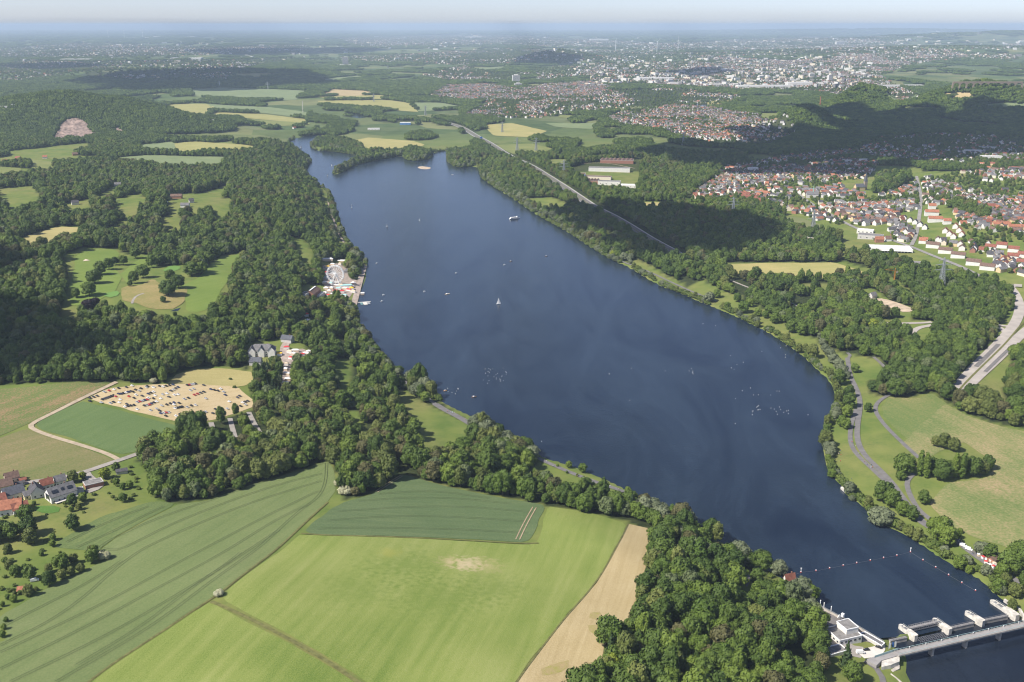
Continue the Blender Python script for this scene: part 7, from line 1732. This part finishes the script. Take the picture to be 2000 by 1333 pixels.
def turbine(px, py, h, lab, ph):
    x, y = at(px, py); e = empty('wind_turbine', (x, y, H1(x, y)), .1); setp(e, lab, 'wind turbine', 'white wind turbines far off'); m = MB(); m.tube((0, 0, -2), (0, 0, h), h * .028, h * .016, 10); m.build('tower', MATS['white_paint'], e); m = MB(); m.box(0, 0, h - 2, 4, 12, 5); na = m.build('nacelle', MATS['white_paint'], e)
    for i in range(3):
        t = ph + i * 2.094; m = MB(); c, s = math.cos(t), math.sin(t); L = h * .46; m.hexa([(-s * 2.4, -8.5, h + c * 2.4), (s * 2.4, -8.5, h - c * 2.4), (s * 2.4, -7.5, h - c * 2.4), (-s * 2.4, -7.5, h + c * 2.4), (c * L - s * .6, -8.5, h + s * L + c * .6), (c * L + s * .6, -8.5, h + s * L - c * .6), (c * L + s * .6, -7.9, h + s * L - c * .6), (c * L - s * .6, -7.9, h + s * L + c * .6)]); m.build('blade', MATS['white_paint'], e)
for a in ((1202,99,135,'white wind turbine left of the far trio',1.2),(1283,102,140,'white wind turbine in the middle of the far trio',.7),(1324,102,150,'white wind turbine right of the far trio',1.6),(212,76,200,'pale wind turbine on the left horizon, first of three',.3),(243,76,200,'pale wind turbine on the left horizon, second of three',.8),(279,74,240,'pale wind turbine on the left horizon, third of three',1.9)): turbine(*a)
x, y = at(1597, 212); m = MB(); m.tube((0, 0, -2), (0, 0, 52), 3.4, 2.2, 12); e = empty('chimney_stack', (x + 10, y, H1(x, y))); setp(e, 'slim red brick works chimney before the far town', 'chimney'); m.build('shaft', MATS['roof_orange'], e); m = MB(); m.tube((0, 0, 52), (0, 0, 54), 2.7, 2.7, 12); m.build('rim', MATS['chimney_brick'], e)
x, y = at(592, 220); m = MB(); m.tube((0, 0, -2), (0, 0, 50), 1.6, 1.1, 10); e = empty('mast_tower', (x, y, H1(x, y))); setp(e, 'slim pale mast at the upper field edge', 'mast'); m.build('shaft', MATS['concrete_pale'], e); m = MB(); m.tube((0, 0, 50), (0, 0, 56), .5, .3, 8); m.build('tip', MATS['galvanised'], e)
x, y = at(1928, 170); e = empty('railway_viaduct', (x, y, H1(x, y)), .02); setp(e, 'long arched stone viaduct on the far right', 'viaduct'); m = MB(); m.box(0, 0, 17, 300, 7, 5); m.build('deck', MATS['stone'], e)
for i in range(11):
    X = -150 + 30 * i; m = MB(); m.box(X, 0, -6, 5, 6.4, 22.99); m.build('pier', MATS['stone'], e)
    if i < 10:
        m = MB(); pts = [(X + 2.5, 16.99)] + [(X + 15 - 12.4 * math.cos(t), 6 + 10 * math.sin(t)) for t in np.linspace(0, math.pi, 9)] + [(X + 27.5, 16.99)]
        for s in (-3.1, 3.1): m.poly([(p[0], s, p[1]) for p in pts])
        m.build('arch', MATS['stone'], e)
# quarry faces on the wooded hill
pmat('quarry_rock', (.27,.20,.165), .95, .5, .05)
for q, lb in zip(quarry, ('broad reddish quarry face on the wooded hill', 'narrow quarry scar beside the broad face', 'small quarry scar on the wooded hill')):
    V_, F_ = tri_sheet(q, 9, 0); rq = np.random.default_rng(3); V_[:, 2] += 1.5 + 4.5 * rq.random(len(V_)); me = mesh_from('quarry_face', V_, F_, [MATS['quarry_rock']]); setp(link('quarry_face', me), lb, kind='structure')
# motorway sign gantry, overpass over the main road
x, y = at(940, 273); e = empty('road_sign', (x, y, H1(x, y)), .2); setp(e, 'large blue motorway sign beside the road', 'sign')
m = MB(); m.box(0, 0, 4, 9, .4, 6); m.build('panel', MATS['blue_paint'], e)
for s in (-3, 3): m = MB(); m.box(s, .4, -1, .5, .3, 6); m.build('post', MATS['galvanised'], e)
# people strolling: tiny figures on the paths
def person_mesh(col, col2):
    m = MB(); n = 8
    def ring(z_, rx, ry, x_=0): return [(x_ + rx * math.cos(2 * math.pi * i / n), ry * math.sin(2 * math.pi * i / n), z_) for i in range(n)]
    loft(m, [ring(.0, .12, .08), ring(.5, .13, .1), ring(.85, .18, .13)], 1); loft(m, [ring(.85, .19, .14), ring(1.2, .2, .13), ring(1.42, .23, .13), ring(1.5, .08, .08)], 0); loft(m, [ring(1.5, .06, .06), ring(1.58, .1, .11), ring(1.7, .1, .11), ring(1.78, .05, .05)], 2)
    for s in (-1, 1): m.bar((s * .24, 0, 1.4), (s * .29, .06, .82), .09, 0)
    return m.mesh('person', [MATS[col], MATS[col2], MATS['skin']])
PM = [person_mesh('white_cloth', 'blue_paint'), person_mesh('red_cloth', 'rubber'), person_mesh('beige_cloth', 'wood_brown'), person_mesh('rubber', 'blue_paint'), person_mesh('teal_cloth', 'white_cloth')]
pl_ = ['white top and blue trousers', 'red top and dark trousers', 'beige top and brown trousers', 'dark top and blue trousers', 'teal top and white trousers']
rp = np.random.default_rng(14); spots_p = []
for pts, n_, wh in (([(1063,902),(1111,923),(1164,943),(1217,960)], 12, 'on the lakeside promenade'), ([(867,801),(895,815),(920,830)], 8, 'by the lake meadow'), ([(1660,835),(1662,860),(1680,893),(1713,926)], 9, 'on the meadow path'), ([(1868,1056),(1904,1086),(1960,1121)], 16, 'by the beer garden path'), ([(708,530),(700,565),(692,598)], 10, 'on the fair promenade'), ([(558,760),(562,705)], 6, 'on the fair street'), ([(1635,880),(1650,920),(1668,955)], 7, 'sunbathing lawn by the bank')):
    L_ = resample(Wl(pts), 1.0)
    for i in range(n_): q = L_[rp.integers(len(L_))] + rp.normal(size=2) * 1.6; spots_p.append((q, wh))
for i, (q, wh) in enumerate(spots_p):
    k = int(rp.integers(5)); o = link('person', PM[k], None, (q[0], q[1], H1(*q) + float(off(q[1])) + .33)); o.rotation_euler = (0, 0, rp.uniform(0, 6.28)); o.scale = (1.05,) * 3
    setp(o, f'person in {pl_[k]} {wh if "lawn" not in wh else "on the bank lawn"}', 'person', f'people {wh}')
# beer garden tables
for i, (px_, py_) in enumerate(((1912,1087),(1920,1092),(1928,1095),(1935,1099),(1925,1101),(1942,1104),(1933,1107),(1940,1110))):
    stall(px_, py_, 2.6, 2.6, 2.0, ['white_cloth', 'red_cloth', 'beige_cloth'][i % 3], f'{["white","red","beige"][i % 3]} sunshade of the lakeside beer garden', .3 * i, True, 'sunshade', 'sunshade', 'sunshades of the beer garden')
x, y = at(1941, 1096); gable_house(x, y, .5, 9, 6, 2.8, 1.6, 'brick red', 'brown', 'small brown kiosk in the beer garden', name='kiosk', cat='kiosk', chimney=False)

# ------------------------------------------------------------------ labels: what look and place leave alike is told apart by its order across the picture
ONES = ['', 'first', 'second', 'third', 'fourth', 'fifth', 'sixth', 'seventh', 'eighth', 'ninth', 'tenth', 'eleventh', 'twelfth', 'thirteenth', 'fourteenth', 'fifteenth', 'sixteenth', 'seventeenth', 'eighteenth', 'nineteenth']
TENS = {20: 'twentieth', 30: 'thirtieth', 40: 'fortieth', 50: 'fiftieth'}; TN = {20: 'twenty', 30: 'thirty', 40: 'forty', 50: 'fifty'}
def ordinal(n): return ONES[n] if n < 20 else TENS[n] if n % 10 == 0 else TN[n // 10 * 10] + '-' + ONES[n % 10]
by = {}
for o in COL.objects:
    if o.parent is None and 'label' in o.keys() and 'category' in o.keys(): by.setdefault(o['label'], []).append(o)
for lab, os_ in by.items():
    if len(os_) < 2: continue
    os_.sort(key=lambda o: float(proj(o.location.x, o.location.y, o.location.z)[0]))
    for i, o in enumerate(os_): o['label'] = lab + (', leftmost' if i == 0 else ', rightmost' if i == len(os_) - 1 else f', {ordinal(i + 1)} from left')
